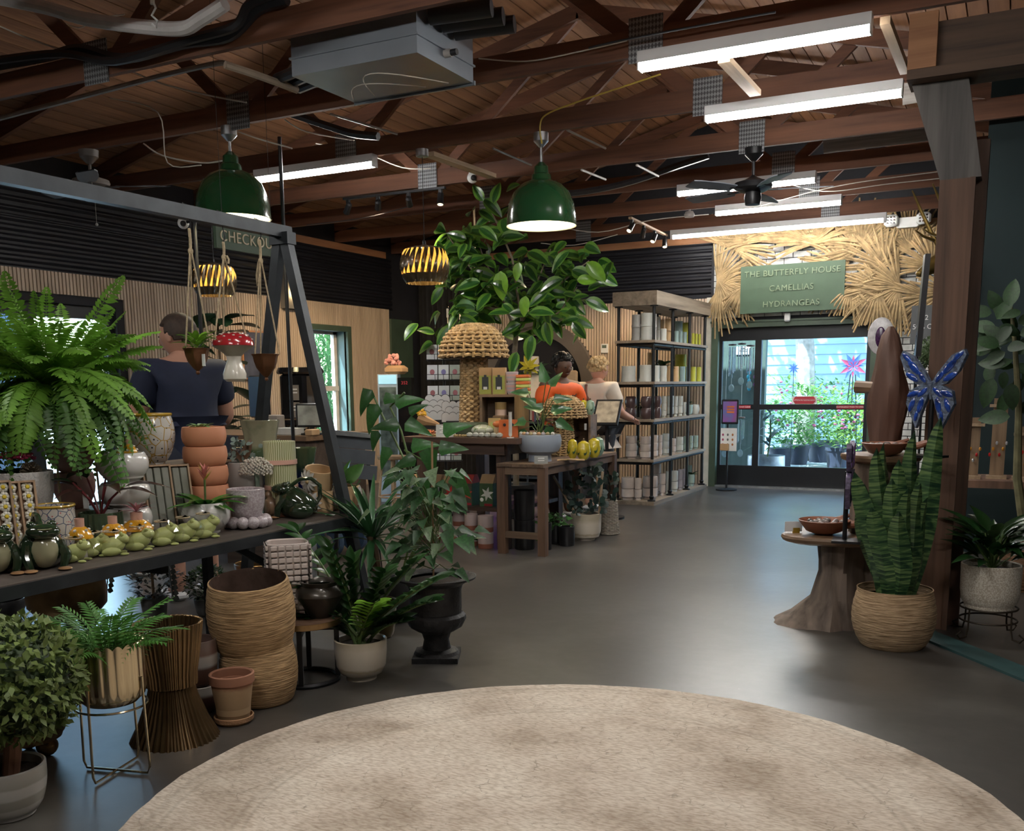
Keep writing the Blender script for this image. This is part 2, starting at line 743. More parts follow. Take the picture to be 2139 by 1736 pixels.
# painted brick around the doorway, joints recessed
bb=MB()
zz=0.0; row=0
random.seed(3)
while zz < 3.0:
    xx=-3.46-(0.11 if row % 2 else 0)
    while xx <-0.35:
        a0,a1=max(xx,-3.46),min(xx+.205,-0.35)
        if a1-a0 > .03 and not (zz < DZ+.06 and a1 > DX0-.07 and a0 < DX1+.07):
            bb.box2((a0,YB-.016-random.random()*.008,zz),(a1,YB,zz+.066))
        xx += .215
    zz += .076; row += 1
BRICKW=M('white_painted_brick',(0.62,0.62,0.60),.8,var=.2,scale=8,bump=.4,bscale=40)
stuff(bb.build('brick',BRICKW,wall_back,smooth=False))

# ---- left wall with window and glazed entrance
WY0,WY1,WZ0,WZ1=9.90,10.66,0.55,2.03
EY0,EY1,EZ=5.05,6.95,2.10
b=MB()
b.box2((XL-.2,YF,0),(XL,EY0,4.5))
b.box2((XL-.2,EY0,EZ),(XL,EY1,4.5))
b.box2((XL-.2,EY1,0),(XL,WY0,4.5))
b.box2((XL-.2,WY0,0),(XL,WY1,WZ0))
b.box2((XL-.2,WY0,WZ1),(XL,WY1,4.5))
b.box2((XL-.2,WY1,0),(XL,YB,4.5))
wall_left=struct(b.build('wall_left',BLACKPAINT,smooth=False))
stuff(corrugated(YF,11.75,Z_SLAT,Z_TRIM,'Y',XL+.004,1).build('corrugated_sheet',CORR,wall_left,smooth=False))
bb=MB(); bb.box2((XL,YF,Z_TRIM),(XL+.035,11.6,Z_TRIM+.085)); bb.build('ledger_board',PINEY,wall_left,smooth=False)
bb=MB()
y=3.0
while y < 11.66:
    for (a,c) in ([(0,Z_SLAT)] if not (y+.027 > WY0-.07 and y < WY1+.08) and not (y+.027 > EY0-.08 and y < EY1+.08) else
                   ([(0,WZ0-.08),(WZ1+.06,Z_SLAT)] if y > 8 else [(EZ+.08,Z_SLAT)])):
        bb.box2((XL+.002,y,a),(XL+.024,y+.027,c))
    y += .0385
stuff(bb.build('batten',SLAT,wall_left,smooth=False))
bb=MB(); bb.box2((XL,11.66,0),(XL+.05,12.2,2.25)); bb.build('green_corner_board',GREENTRIM,wall_left,smooth=False)

# window_1: green casing, white sash
w1=thing('window_1','tall sash window with sage green casing, bamboo outside','window',(XL,0,0)); struct(w1)
for nm,lo,hi in (('casing_head',(-.02,WY0-.07,WZ1),(.035,WY1+.08,WZ1+.07)),('casing_sill',(-.02,WY0-.07,WZ0-.08),(.06,WY1+.08,WZ0)),
                   ('casing_jamb',(-.02,WY0-.07,WZ0),(.035,WY0,WZ1)),('casing_jamb',(-.02,WY1,WZ0),(.035,WY1+.08,WZ1))):
    MB().box2(lo,hi).build(nm,GREENTRIM,w1,smooth=False)
REVEAL=M('blue_green_reveal',(0.10,0.16,0.16),.5)
MB().box2((-.2,WY1-.012,WZ0),(-.02,WY1,WZ1)).build('reveal',REVEAL,w1,smooth=False)
SASH=M('white_sash',(0.62,0.56,0.50),.5)
for nm,lo,hi in (('sash_rail',(-.17,WY0,1.27),(-.13,WY1-.012,1.335)),('sash_rail',(-.19,WY0,WZ1-.035),(-.14,WY1-.012,WZ1)),
                   ('sash_stile',(-.19,WY1-.075,WZ0),(-.14,WY1-.012,WZ1)),('sash_stile',(-.19,WY0,WZ0),(-.14,WY0+.06,WZ1)),('sash_rail',(-.17,WY0,WZ0),(-.13,WY1,WZ0+.06))):
    MB().box2(lo,hi).build(nm,SASH,w1,smooth=False)
PANE=GLASS('clear_glass',(0.93,1.0,0.98),.95)
for (a,c) in ((WZ0+.06,1.27),(1.335,WZ1-.035)):
    MB().box2((-.165,WY0+.06,a),(-.160,WY1-.075,c)).build('pane',PANE,w1,smooth=False)

# door_2: glazed entrance in the left wall (behind the fern)
d2=thing('door_2','black framed glass entrance door behind the big fern','door',(XL,0,0)); struct(d2)
DOORBLACK=M('black_door_frame',(0.012,0.013,0.016),.4,metal=.2)
for (y0,y1) in ((EY0,EY0+.09),((EY0+EY1)/2-.07,(EY0+EY1)/2+.07),(EY1-.09,EY1)):
    MB().box2((-.13,y0,0),(-.05,y1,EZ)).build('stile',DOORBLACK,d2,smooth=False)
for (z0,z1) in ((0,.24),(.99,1.07),(EZ-.12,EZ)):
    MB().box2((-.12,EY0+.09,z0),(-.06,EY1-.09,z1)).build('rail',DOORBLACK,d2,smooth=False)
for y0,y1 in ((EY0+.09,(EY0+EY1)/2-.07),((EY0+EY1)/2+.07,EY1-.09)):
    for z0,z1 in ((.24,.99),(1.07,EZ-.12)):
        MB().box2((-.093,y0,z0),(-.087,y1,z1)).build('pane',PANE,d2,smooth=False)
REDSIGN=M('red_sign',(0.42,0.03,0.045),.5,var=.05)
WHITEINK=M('white_ink',(0.8,0.8,0.78),.5,var=.02)
st=MB().box((-.045,5.82,1.05),(.01,.30,.055)).build('push_sign',REDSIGN,d2,smooth=False)
text('IN EMERGENCY',.034,WHITEINK,st,(-.039,5.82,1.05),(PI/2,0,PI/2),.001)
pn=MB().box((-.08,5.85,.83),(.01,.16,.22)).build('notice',M('paper_white',(0.72,0.72,0.70),.7,var=.04),d2,smooth=False)
for q in range(4):
    MB().box((-.074,5.85,.9-q*.045),(.003,.1,.016)).build('notice_line',BLACKPLASTIC,pn,smooth=False)

# door_1: automatic sliding door in the back wall
d1=thing('door_1','black automatic sliding glass door under the green sign','door',(0,YB,0)); struct(d1)
for nm,lo,hi in (('casing_jamb',(DX0-.085,-.045,0),(DX0,.05,DZ)),('casing_jamb',(DX1,-.045,0),(DX1+.085,.05,DZ)),('casing_head',(DX0-.085,-.045,DZ),(DX1+.085,.05,DZ+.075)),
                   ('casing_moulding',(DX0-.1,-.06,DZ+.06),(DX1+.1,.0,DZ+.085))):
    MB().box2(lo,hi).build(nm,GREENTRIM,d1,smooth=False)
fr=[]
for nm,lo,hi in (('header',(DX0,.04,1.845),(DX1,.12,DZ)),('stile',(DX0,.05,0),(DX0+.035,.10,1.845)),('stile',(-2.935,.04,0),(-2.855,.10,1.845)),('stile',(-1.61,.04,0),(DX1,.10,1.845)),
                   ('rail',(DX0+.035,.05,0),(-2.935,.10,.275)),('rail',(DX0+.035,.05,.985),(-2.935,.10,1.05)),
                   ('rail',(-2.855,.04,0),(-1.61,.10,.275)),('rail',(-2.855,.04,.985),(-1.61,.10,1.05)),('threshold',(DX0,-.04,0),(DX1,.12,.022))):
    MB().box2(lo,hi).build(nm,DOORBLACK if nm != 'threshold' else GALV,d1,smooth=False)
for (x0,x1) in ((DX0+.035,-2.935),(-2.855,-1.61)):
    for z0,z1 in ((.275,.985),(1.05,1.845)):
        MB().box2((x0,.072,z0),(x1,.078,z1)).build('pane',PANE,d1,smooth=False)
st=MB().prism([(-.14,0),(-.11,.045),(.11,.045),(.14,0),(.11,-.045),(-.11,-.045)],-.004,.0,'Y').build('sliding_sign',REDSIGN,d1,loc=(-2.315,.066,1.10),smooth=False)
MB().box((0,.003,0),(.3,.006,.095)).build('backing',M('paper_white',(0.72,0.72,0.70),.7),st,smooth=False)
text('AUTOMATIC SLIDING DOOR',.021,WHITEINK,st,(0,-.006,0),(PI/2,0,0),.0008)
st=MB().box((-1.77,.034,1.018),(.31,.006,.04)).build('push_sign',REDSIGN,d1,smooth=False)
text('IN EMERGENCY PUSH TO OPEN',.022,WHITEINK,st,(-1.77,.029,1.018),(PI/2,0,0),.0008)
st=MB().box((-3.05,.044,1.018),(.16,.006,.04)).build('push_sign',REDSIGN,d1,smooth=False)
text('STAND CLEAR',.024,WHITEINK,st,(-3.05,.039,1.018),(PI/2,0,0),.0008)

# ---- remaining walls (right-hand annex and behind the camera)
TEAL=M('dark_teal_wall',(0.006,0.018,0.020),.8,var=.2,scale=1.5)
b=MB(); b.box2((-.3,8.3,0),(XR,8.5,4.5)); b.box2((-.3,8.5,0),(-.1,YB,4.5))
struct(b.build('wall_right',TEAL,smooth=False))
b=MB(); b.box2((XR,YF,0),(XR+.2,8.5,4.5)); struct(b.build('wall_side',TEAL,smooth=False))
b=MB(); b.box2((XL-.2,YF-.2,0),(XR,YF,4.6)); struct(b.build('wall_front',M('charcoal_wall',(0.05,0.05,0.05),.8),smooth=False))

# ---- roof deck: planks along Y on both slopes
slope=(RIDGE_Z-EAVE_Z)/(RIDGE_X-EAVE_X)
ang=math.atan(slope)
b=MB()
for s in (-1,1):
    xe=EAVE_X if s < 0 else XR+.3
    ze=RIDGE_Z-slope*abs(xe-RIDGE_X)
    b.add([(RIDGE_X,YF-.2,RIDGE_Z+.10),(xe,YF-.2,ze+.10),(xe,YB+.2,ze+.10),(RIDGE_X,YB+.2,RIDGE_Z+.10),
           (RIDGE_X,YF-.2,RIDGE_Z+.14),(xe,YF-.2,ze+.14),(xe,YB+.2,ze+.14),(RIDGE_X,YB+.2,RIDGE_Z+.14)],
          [(0,1,2,3),(7,6,5,4),(0,4,5,1),(2,6,7,3)])
ceiling=struct(b.build('ceiling',M('roof_felt',(0.02,0.013,0.01),.9),smooth=False))
PW=0.135
pm=MB().box((0,0,0),(PW-.010,YB-YF,.022)).mesh('plank',TIMBERY,smooth=False)
for s in (-1,1):
    xe=EAVE_X if s < 0 else XR
    L=abs(xe-RIDGE_X)/math.cos(ang)
    k=0
    while (k+.5)*PW < L:
        dd=(k+.5)*PW
        xx=RIDGE_X+s*dd*math.cos(ang)
        o=link('plank',pm,ceiling,(xx,(YB+YF)/2,RIDGE_Z+.08-dd*math.sin(ang)))
        o.rotation_euler=(0,s*ang,0)
        k += 1

# ---- trusses
TRUSS_Y=[0.68,1.92,3.16,4.40,5.60,6.85,8.10,9.28,10.52,11.80]
GX=(-4.95,-1.97)
MESHP=None


def expanded_metal():
    mt,nt,bs=_new('expanded_metal')
    tc=nt.nodes.new('ShaderNodeTexCoord')
    mp=nt.nodes.new('ShaderNodeMapping'); mp.inputs['Scale'].default_value=(70,70,45)
    ck=nt.nodes.new('ShaderNodeTexChecker'); ck.inputs['Scale'].default_value=1.0
    mp.inputs['Rotation'].default_value=(0,math.radians(45),0)
    nt.links.new(tc.outputs['Object'],mp.inputs[0]); nt.links.new(mp.outputs[0],ck.inputs[0])
    ck.inputs[1].default_value=(0.30,0.31,0.32,1); ck.inputs[2].default_value=(0.10,0.10,0.105,1)
    nt.links.new(ck.outputs[0],bs.inputs['Base Color'])
    bs.inputs['Metallic'].default_value=.6; bs.inputs['Roughness'].default_value=.5
    _bump(nt,bs,ck.outputs[1],.5,.004)
    return mt


XMET=expanded_metal()
TZ=0.038
for i,ty in enumerate(TRUSS_Y):
    lb={4.40: 'nearest timber roof truss, crossing just before the grey duct box',5.60: 'timber roof truss directly behind the grey duct box',6.85: 'third timber roof truss, holding the dome pendant beside the ficus',
          8.10: 'fourth timber roof truss, holding the four-spot black track',9.28: 'fifth timber roof truss, crossing behind the black ceiling fan',10.52: 'sixth timber roof truss from the camera',
          11.80: 'rearmost timber roof truss above the thatched doorway'}.get(ty,{3.16: 'timber roof truss over the far side of the rug',1.92: 'timber roof truss over the middle of the rug'}.get(ty,'timber roof truss over the near side of the rug'))
    t=thing('roof_truss',lb,'roof truss',(0,ty,0),group='timber roof trusses' if ty > 4 else 'roof trusses over the rug')
    MB().box2((EAVE_X,-TZ/2,Z_BEAM),(1.0,TZ/2,Z_BEAM+.142)).build('bottom_chord',TIMBER,t,smooth=False)
    zc=Z_BEAM+.07
    for s in (-1,1):
        xe=EAVE_X if s < 0 else 1.0
        MB().bar((xe,0,EAVE_Z+.0),(RIDGE_X,0,RIDGE_Z-.03),TZ,.12,up=(0,0,1)).build('top_chord',TIMBER,t,smooth=False)
        g=GX[0] if s < 0 else GX[1]
        MB().bar((g+s*-.05,.04,zc),(RIDGE_X+s*.05,.04,RIDGE_Z-.06),.036,.085).build('web',TIMBER,t,smooth=False)
        mx_=(xe+RIDGE_X)/2
        MB().bar((g+s*.05,.04,zc),(mx_,.04,(EAVE_Z+RIDGE_Z)/2-.03),.036,.085).build('web',TIMBER,t,smooth=False)
        MB().box((g,-.026,zc+.01),(.20,.006,.24)).build('gusset_plate',XMET,t,smooth=False)

# sloped cross braces between trusses (pale wood)
brl=['pale pine brace nailed under two trusses right of the first tube light','pale pine brace sloping beside the post and tube lights','pale pine batten beside the pumpkin pendant ceiling box']
for k,(p,q,w,h) in enumerate(((P(1512,124,3.12),P(1578,195,3.12),.07,.035),(P(1849,42,3.125),P(1890,148,3.115),.05,.04),(P(897,322,3.12),P(1028,368,3.12),.085,.035))):
    tag(MB().bar(p,q,w,h).build('cross_brace',PINE,smooth=False),brl[k],'brace','pale braces under the trusses')
for k,(p,q,lb) in enumerate(((PY(1720,302,8.7),PY(1992,268,8.7),'weathered whitish board under the roof behind the fan'),(PY(1885,196,7.5),PY(1990,178,7.5),'weathered whitish board beside the second tube light'))):
    tag(MB().bar(p,q,.03,.14,up=(0,-.5,.8)).build('weathered_board',WOOD('weathered_board_wood',(0.10,0.08,0.07),(0.40,0.37,0.34),'X',rough=.8),smooth=False),lb,'board','weathered boards')

# ---- post, knee brace and header on the right
POSTW=WOOD('dark_stained_post',(0.050,0.026,0.016),(0.19,0.10,0.062),'Z',scale=2.5,rough=.65,rings=8)
GREYW=WOOD('grey_brace_wood',(0.035,0.030,0.028),(0.15,0.135,0.125),'Z',scale=2.0,rough=.55,rings=7)  # brace wood greyer than the brown post
pc=Vector((-.325,5.66,0))
zt=2.31
t=thing('timber_post','dark stained timber post with leaning knee brace beside the snake plant','post',pc)
MB().box2((-.085,-.07,0),(.055,.07,zt)).build('post',POSTW,t,smooth=False)
MB().box2((.055,-.085,0),(.08,-.03,zt)).build('edge_trim',POSTW,t,smooth=False)
MB().box2((.055,.05,0),(.13,.14,zt+.2)).build('rear_post',POSTW,t,smooth=False)
b=MB()
b.add([(-.085,-.07,zt),(.105,-.07,zt),(.105,.07,zt),(-.085,.07,zt),(-.24,-.08,2.78),(.02,-.08,2.78),(.02,.07,2.78),(-.24,.07,2.78)],
      [(3,2,1,0),(4,5,6,7),(0,1,5,4),(1,2,6,5),(2,3,7,6),(3,0,4,7)])
b.build('knee_brace',GREYW,t,smooth=False)
t=thing('header_beam','heavy dark timber header resting on the knee brace top right','beam',(-.58,5.58,2.78))
MB().box2((0,-.06,.04),(2.6,.10,.26)).build('beam',WOOD('dark_header_wood',(0.030,0.016,0.010),(0.13,0.075,0.045),'X',rough=.65,rings=8),t,smooth=False)
MB().box2((0,-.10,0),(2.6,.14,.045)).build('cap_board',WOOD('dark_header_wood',(0,0,0),(0,0,0)),t,smooth=False)
MB().box2((.0,-.105,.045),(.13,-.06,.30)).build('end_block',PINEX,t,smooth=False)

# ---- teal painted strip on the floor
TEALPAINT=M('teal_floor_paint',(0.030,0.075,0.075),.55,var=.25,scale=7)
a,c_=P(1935,1340),P(2150,1430)
dv=(c_-a).normalized(); a=a-dv*.30; c_=a+dv*1.6
sv=Vector((-dv.y,dv.x,0))*.145
b=MB()
b.add([a,c_,c_+sv,a+sv]+[p+Vector((0,0,.012)) for p in (a,c_,c_+sv,a+sv)],[(3,2,1,0),(4,5,6,7),(0,1,5,4),(1,2,6,5),(2,3,7,6),(3,0,4,7)])
tag(b.build('floor_threshold',TEALPAINT,smooth=False),'narrow teal painted threshold strip on the floor under wire plant stand','threshold')

# ---- black curtain in the far corner
b=MB(); rows=[]
for i in range(90):
    u=i/89
    x=-7.78+u*1.05
    yy=YB-.10+.035*math.sin(u*75)+.015*math.sin(u*31)
    rows.append([(x,yy,0.02),(x+.004*math.sin(i),yy,1.2),(x,yy,2.9)])
b.sheet(rows)
tag(b.build('curtain',M('black_cloth',(0.014,0.013,0.013),.9,var=.3)),'black floor-length curtain hanging in the far left corner','curtain')

# =================================================================== OUTDOORS (seen through the door, window and entrance)
PAVE=M('pale_pavement',(0.42,0.43,0.44),.85,var=.12,scale=2)
b=MB(); b.box2((-40,-20,-.3),(25,45,-.12)); b.box2((-14,YB+.12,-.12),(12,45,-.015))
struct(b.build('ground_outside',PAVE,smooth=False))
b=MB(); b.box2((-30,-10,-.12),(-12.0,YB+.12,-.02)); struct(b.build('pavement_outside',PAVE,smooth=False))

SIDING=M('pale_blue_siding',(0.22,0.33,0.46),.7,var=.05,scale=3)
hs=thing('neighbour_house','pale blue house with horizontal siding outside the sliding door','house',(0,19.6,0))
MB().box2((-9,.02,-.1),(4,.3,6.2)).build('wall_core',SIDING,hs,smooth=False)
sm=MB().add([(-9,.02,0),(4,.02,0),(4,-.022,0),(-9,-.022,0),(-9,.0,.185),(4,.0,.185),(4,.02,.185),(-9,.02,.185)],
              [(0,1,2,3),(3,2,5,4),(4,5,6,7),(0,3,4,7),(1,6,5,2)]).mesh('siding_board',SIDING,smooth=False)
for k in range(33):
    link('siding_board',sm,hs,(0,0,k*.185))
MB().box2((-2.33,-.06,0),(-2.18,.0,6)).build('downpipe',M('white_trim_paint',(0.66,0.70,0.74),.6),hs,smooth=False)
wf=MB().box2((-1.75,-.05,1.2),(-.9,0,3.2)).build('window',M('white_trim_paint',(0.66,0.70,0.74),.6),hs,smooth=False)
MB().box2((-1.66,-.056,1.3),(-.99,-.05,3.1)).build('pane',M('window_dark',(0.10,0.16,0.2),.1),wf,smooth=False)

# grey-green screen wall just outside, left half of the doorway
SCREEN=M('grey_green_screen',(0.075,0.105,0.085),.8,var=.1)
sw=MB().box2((-4.6,14.3,-.02),(-3.20,14.42,2.7)); sw=sw.build('screen_wall',SCREEN,smooth=False)
tag(sw,'grey green painted screen wall outside the door, behind the chimes','wall')
nt_=thing('garden_notice','small white notice with black print on the screen wall outside','notice',(-3.52,14.29,1.78))
MB().box((0,0,0),(.20,.008,.115)).build('card',M('paper_white',(0.72,0.72,0.70),.7),nt_,smooth=False)
for q in range(3):
    MB().box((0,-.005,.03-q*.022),(.06 if q == 0 else .11,.003,.012 if q == 0 else .007)).build('print_line',BLACKPLASTIC,nt_,smooth=False)
for k,(dx,cc,nm) in enumerate(((-.30,(0.03,0.30,0.36),'turquoise'),(-.20,(0.30,0.05,0.22),'magenta'))):
    t=thing('hanging_ornament',nm+' twisted ornament hanging on the screen wall rack','ornament',(-3.20+dx+.08,14.26,1.35),group='ornaments on the screen wall')
    b=MB()
    for q in range(5):
        b.ell((0.006*(-1) ** q,0,q*.055-.11),(.028,.025,.034),n=8,h=5)
    b.build('twist',M('ornament_'+nm,cc,.3,coat=.5),t)
    MB().tube([(0,0,.12),(0,0,.19)],.003,5).build('hook',BLACKMETAL,t)

# tree outside, behind the door
BARK=M('pale_bark',(0.26,0.25,0.23),.9,var=.3,scale=12,bump=.4)
LEAFOUT=M('garden_leaf',(0.09,0.22,0.06),.6,var=.4,scale=2,trans=.45)
LEAFOUT2=M('garden_leaf_light',(0.22,0.36,0.08),.6,var=.4,scale=2,trans=.45)
PINKFL=M('pink_blossom',(0.55,0.12,0.30),.6,var=.2,trans=.3)
t=thing('garden_tree','pale barked tree trunk standing outside the sliding door','tree')
base=Vector((PY(1683,800,17.5).x,17.5,0)); t.location=base
MB().tube([(0,0,-.1),(.02,0,.9),(-.03,0,1.9),(-.10,0,2.5),(-.32,0,4.2)],[.19,.16,.155,.14,.10],10).build('trunk',BARK,t)
MB().tube([(-.08,0,2.3),(.25,0,3.0),(.8,0.1,4.2)],[.10,.09,.05],8).build('branch',BARK,t)
b=MB(); random.seed(11)
for k in range(900):
    a=random.random()*2*PI; rr=2.4*math.sqrt(random.random())
    leafinto(b,(rr*math.cos(a)+.2,rr*math.sin(a)*.6,3.6+random.random()*1.6),(random.uniform(-1,1),random.uniform(-1,1),random.uniform(-.6,.4)),(0,0,1),.30,.16,n=2)
stuff(b.build('foliage',LEAFOUT,t))


def flowershrub(name,label,loc,w,h,lm,fm,nl,nf,seed,potted=True,group=None):
    random.seed(seed)
    t=thing(name,label,'shrub',loc,group=group)
    z0=0
    if potted:
        ph=.32
        MB().lathe([(.15,0),(.19,ph-.05),(.205,ph-.05),(.205,ph)],16).build('nursery_pot',M('dark_nursery_pot',(0.03,0.035,0.06),.6),t)
        z0=ph
    b=MB()
    for k in range(nl):
        u=random.random() ** .5
        a=random.random()*2*PI
        zz=z0+h*random.random()
        q=w*.5*u*(1-.5*abs((zz-z0)/h-.45))
        leafinto(b,(q*math.cos(a),q*math.sin(a),zz),(math.cos(a)+random.uniform(-.6,.6),math.sin(a)+random.uniform(-.6,.6),random.uniform(-.2,.9)),(0,0,1),random.uniform(.09,.17),.05,n=2)
    stuff(b.build('foliage',lm,t))
    if nf:
        b=MB()
        for k in range(nf):
            a=random.random()*2*PI; zz=z0+h*(.35+.65*random.random())
            q=w*.52*random.random() ** .4
            b.ell((q*math.cos(a),q*math.sin(a),zz),(.028,.028,.02),n=6,h=4)
        stuff(b.build('blossom',fm,t))
    return t


shr=[(1632,15.8,.8,.75,0,10),(1668,16.6,.9,1.05,0,24),(1712,17.2,1.1,.95,1,30),(1752,16.2,.8,.8,0,40),(1795,15.7,.8,.72,1,50),(1735,18.2,1.4,1.05,0,20),(1790,17.4,1.0,1.0,1,40),(1655,18.0,1.3,1.15,1,8)]
dsc=['leftmost potted shrub','tall leafy potted shrub under the tree','potted shrub in the middle row','pink flowering potted shrub','pink flowering shrub at the door edge','wide rear shrub','pink flowering rear shrub','rear shrub left of the tree']
for k,(px_,yy,w,h,lt,nf) in enumerate(shr):
    p=PY(px_,900,yy)
    flowershrub('flowering_shrub',dsc[k]+' outside the sliding door',(p.x,yy,-.02),w,h,LEAFOUT2 if lt else LEAFOUT,PINKFL,520,nf // 2,100+k,group='potted shrubs outside')

# metal flower sculpture on stalks
p=PY(1778,860,16.0)
t=thing('flower_sculpture','tall metal flower sculpture with red and blue petals outside','sculpture',(p.x,16.0,0))
zc=PY(1778,765,16.0).z
for k in range(3):
    MB().tube([((k-1)*.12,0,0),((k-1)*.03,0,zc)],.008,5).build('stalk',BLACKMETAL,t)
pr=leafmesh('sculpt',M('red_enamel',(0.30,0.05,0.10),.4),.32,.1,.2,'lance')
pb=leafmesh('sculpt',M('blue_enamel',(0.05,0.10,0.40),.4),.32,.1,.2,'lance')
for k in range(12):
    a=2*PI*k/12
    leaf(t,pr if k % 2 else pb,(0,0,zc),(math.cos(a),-.2,math.sin(a)),(0,-1,0),.22-.05*(k % 3 == 0),name='petal')
p=PY(1658,770,15.2)
t=thing('star_ornament','small blue star flower ornament on a stake outside','ornament',(p.x,15.2,0))
MB().tube([(0,0,0),(0,0,p.z)],.005,5).build('stake',BLACKMETAL,t)
for k in range(8):
    a=2*PI*k/8
    leaf(t,pb,(0,0,p.z),(math.cos(a),-.1,math.sin(a)),(0,-1,0),.09,name='petal')

# corrugated planter with a dark cordyline just outside the glass
p=PY(1600,975,13.5)
t=thing('corrugated_planter','ribbed silver planter with strap-leaved plant outside the door','potted plant',(p.x,13.5,-.02))
MB().lathe([(.24,0),(.25,.02),(.25,.36),(.235,.36),(.235,.30)],48,fn=lambda a,r,z: r+.005*math.sin(z*150)).build('planter',GALV,t)
MB().tube([(0,0,.25),(.05,0,.6),(.03,.02,.95)],.012,6).build('stem',M('green_stem',(0.10,0.14,0.05),.6),t)
DKLEAF=M('dark_broad_leaf',(0.030,0.055,0.032),.35,var=.3,coat=.3,rnd=.2)
lmx=leafmesh('out_strap',DKLEAF,.22,.35,.2,'lance')
random.seed(5)
for k in range(26):
    a=random.random()*2*PI
    leaf(t,lmx,(.03,0,random.uniform(.45,.98)),(math.cos(a),math.sin(a),random.uniform(.1,.9)),(0,0,1),random.uniform(.25,.42))

# wind chimes behind the left glass
for k,(px_,py_,n_,L,lb) in enumerate(((1530,720,5,.42,'silver wind chime at the upper left pane'),(1550,718,4,.34,'long dark wind chime in the upper pane'),(1568,722,4,.36,'silver wind chime beside the door mullion'),(1548,872,5,.33,'silver wind chime in the lower pane'),(1515,878,3,.3,'silver wind chime behind the tablet stand'))):
    p=PY(px_,py_,12.95)
    t=thing('wind_chime',lb+' of the sliding door','wind chime',p,group='wind chimes outside the glass')
    MB().lathe([(.05,-.012),(.055,0),(.05,.008)],16).build('top_disc',M('chime_wood',(0.12,0.055,0.03),.6),t)
    MB().tube([(0,0,0),(0,0,.0+2.25-p.z)],.002,4).build('cord',CABLE,t)
    for q in range(n_):
        a=2*PI*q/n_
        MB().tube([(.04*math.cos(a),.04*math.sin(a),-.03),(.04*math.cos(a),.04*math.sin(a),-.03-L*(.75+.25*q/n_))],.007,6).build('chime_tube',CHROME,t)
    MB().tube([(0,0,-.02),(0,0,-L-.1)],.0015,4).build('cord',CABLE,t)
    MB().ell((0,0,-L-.14),(.038,.004,.05),n=14,h=8).build('wind_catcher',M('glass_disc',(0.45,0.55,0.60),.15,metal=.3),t)

b=MB(); b.bar((-3.42,12.95,2.26),(-2.95,12.95,2.26),.03,.03)
for x in (-3.40,-2.98): b.bar((x,YB+.19,2.26),(x,12.95,2.26),.025,.025)
tag(b.build('chime_rail',BLACKMETAL,smooth=False),'black bracket rail the wind chimes hang from outside','rail')
b=MB(); b.box2((-11.9,2.5,-.1),(-11.7,9.0,2.35)); tag(b.build('dimming_wall',M('blue_grey_wall',(0.16,0.21,0.28),.8),smooth=False),'blue grey wall added outside the entrance to dim the view behind the fern','wall')  # wall added to dim the view through the entrance and tint the floor
# bamboo outside the tall window
t=thing('bamboo_hedge','bright green bamboo hedge outside the tall window','bamboo',(XL-1.9,12.2,0))
BAML=M('bamboo_leaf',(0.14,0.30,0.10),.5,var=.4,scale=1.5,trans=.5)
random.seed(21)
for k in range(16):
    x0,y0=random.uniform(-.8,.4),random.uniform(-1.2,1.9)
    MB().tube([(x0,y0,0),(x0+random.uniform(-.1,.1),y0+random.uniform(-.15,.15),3.6)],.016,6).build('cane',M('bamboo_cane',(0.16,0.26,0.08),.5),t)
b=MB()
for k in range(9000):
    p=(random.uniform(-.9,.4),random.uniform(-1.3,2.0),random.uniform(.2,2.9))
    leafinto(b,p,(random.uniform(-1,1),random.uniform(-1,1),random.uniform(-.9,.3)),(random.uniform(-.5,.5),random.uniform(-.5,.5),1),random.uniform(.13,.24),.045,n=2,shape='lance')
stuff(b.build('foliage',BAML,t))

# =================================================================== LAMPS AND CEILING
TUBEMAT=EMIT('tube_glow',(1.0,0.975,0.93),TUBE_W)
FIXW=M('white_fixture',(0.62,0.62,0.62),.4,var=.03)


def tube_light(label,x0,x1,y,z,bare=False):
    L=x1-x0
    t=thing('tube_light',label,'tube light',((x0+x1)/2,y,z),group='fluorescent tube lights')
    MB().box2((-L/2,-.035,.035),(L/2,.035,.095)).build('housing',FIXW,t,smooth=False)
    if bare:
        MB().tube([(-L/2+.03,0,.012),(L/2-.03,0,.012)],.019,10).build('tube',TUBEMAT,t)
        for s in (-1,1):
            MB().box((s*(L/2-.015),0,.02),(.03,.05,.055)).build('end_cap',FIXW,t,smooth=False)
    else:
        MB().prism([(-.034,.036),(-.03,.0),(.03,.0),(.034,.036)],-L/2+.004,L/2-.004,'X').build('diffuser',TUBEMAT,t,smooth=False)
        for s in (-1,1):
            MB().box((s*(L/2),0,.045),(.008,.074,.098)).build('end_cap',FIXW,t,smooth=False)
    return t


tube_light('nearest bright tube light, highest at the right of the ceiling',-1.99,-.766,5.54,3.042)
tube_light('second bright tube light at the right, below the nearest one',-1.965,-.74,6.79,3.042)
tube_light('tube light partly hidden behind the ceiling fan',-2.92,-1.68,9.22,3.042)
tube_light('shorter-looking tube light just below the ceiling fan',-2.90,-1.65,10.46,3.042)
tube_light('longest tube light, directly above the thatched sign',-3.82,-1.38,11.80,3.042,True)
tube_light('single tube light beside the left green dome pendant',-5.86,-4.65,6.79,3.042)
# same fittings over the rug, plus an unseen aisle tube added as right-hand fill
for k,(x0,y) in enumerate(((-2.4,3.16),(-2.4,0.68),(-5.6,1.92),(.2,1.92))):
    tube_light(['tube light over the rug','tube light over the near edge of the rug','tube light over the near end of the pottery display','unseen tube light added over the aisle to brighten the right side'][k],x0,x0+1.22,y,3.042)

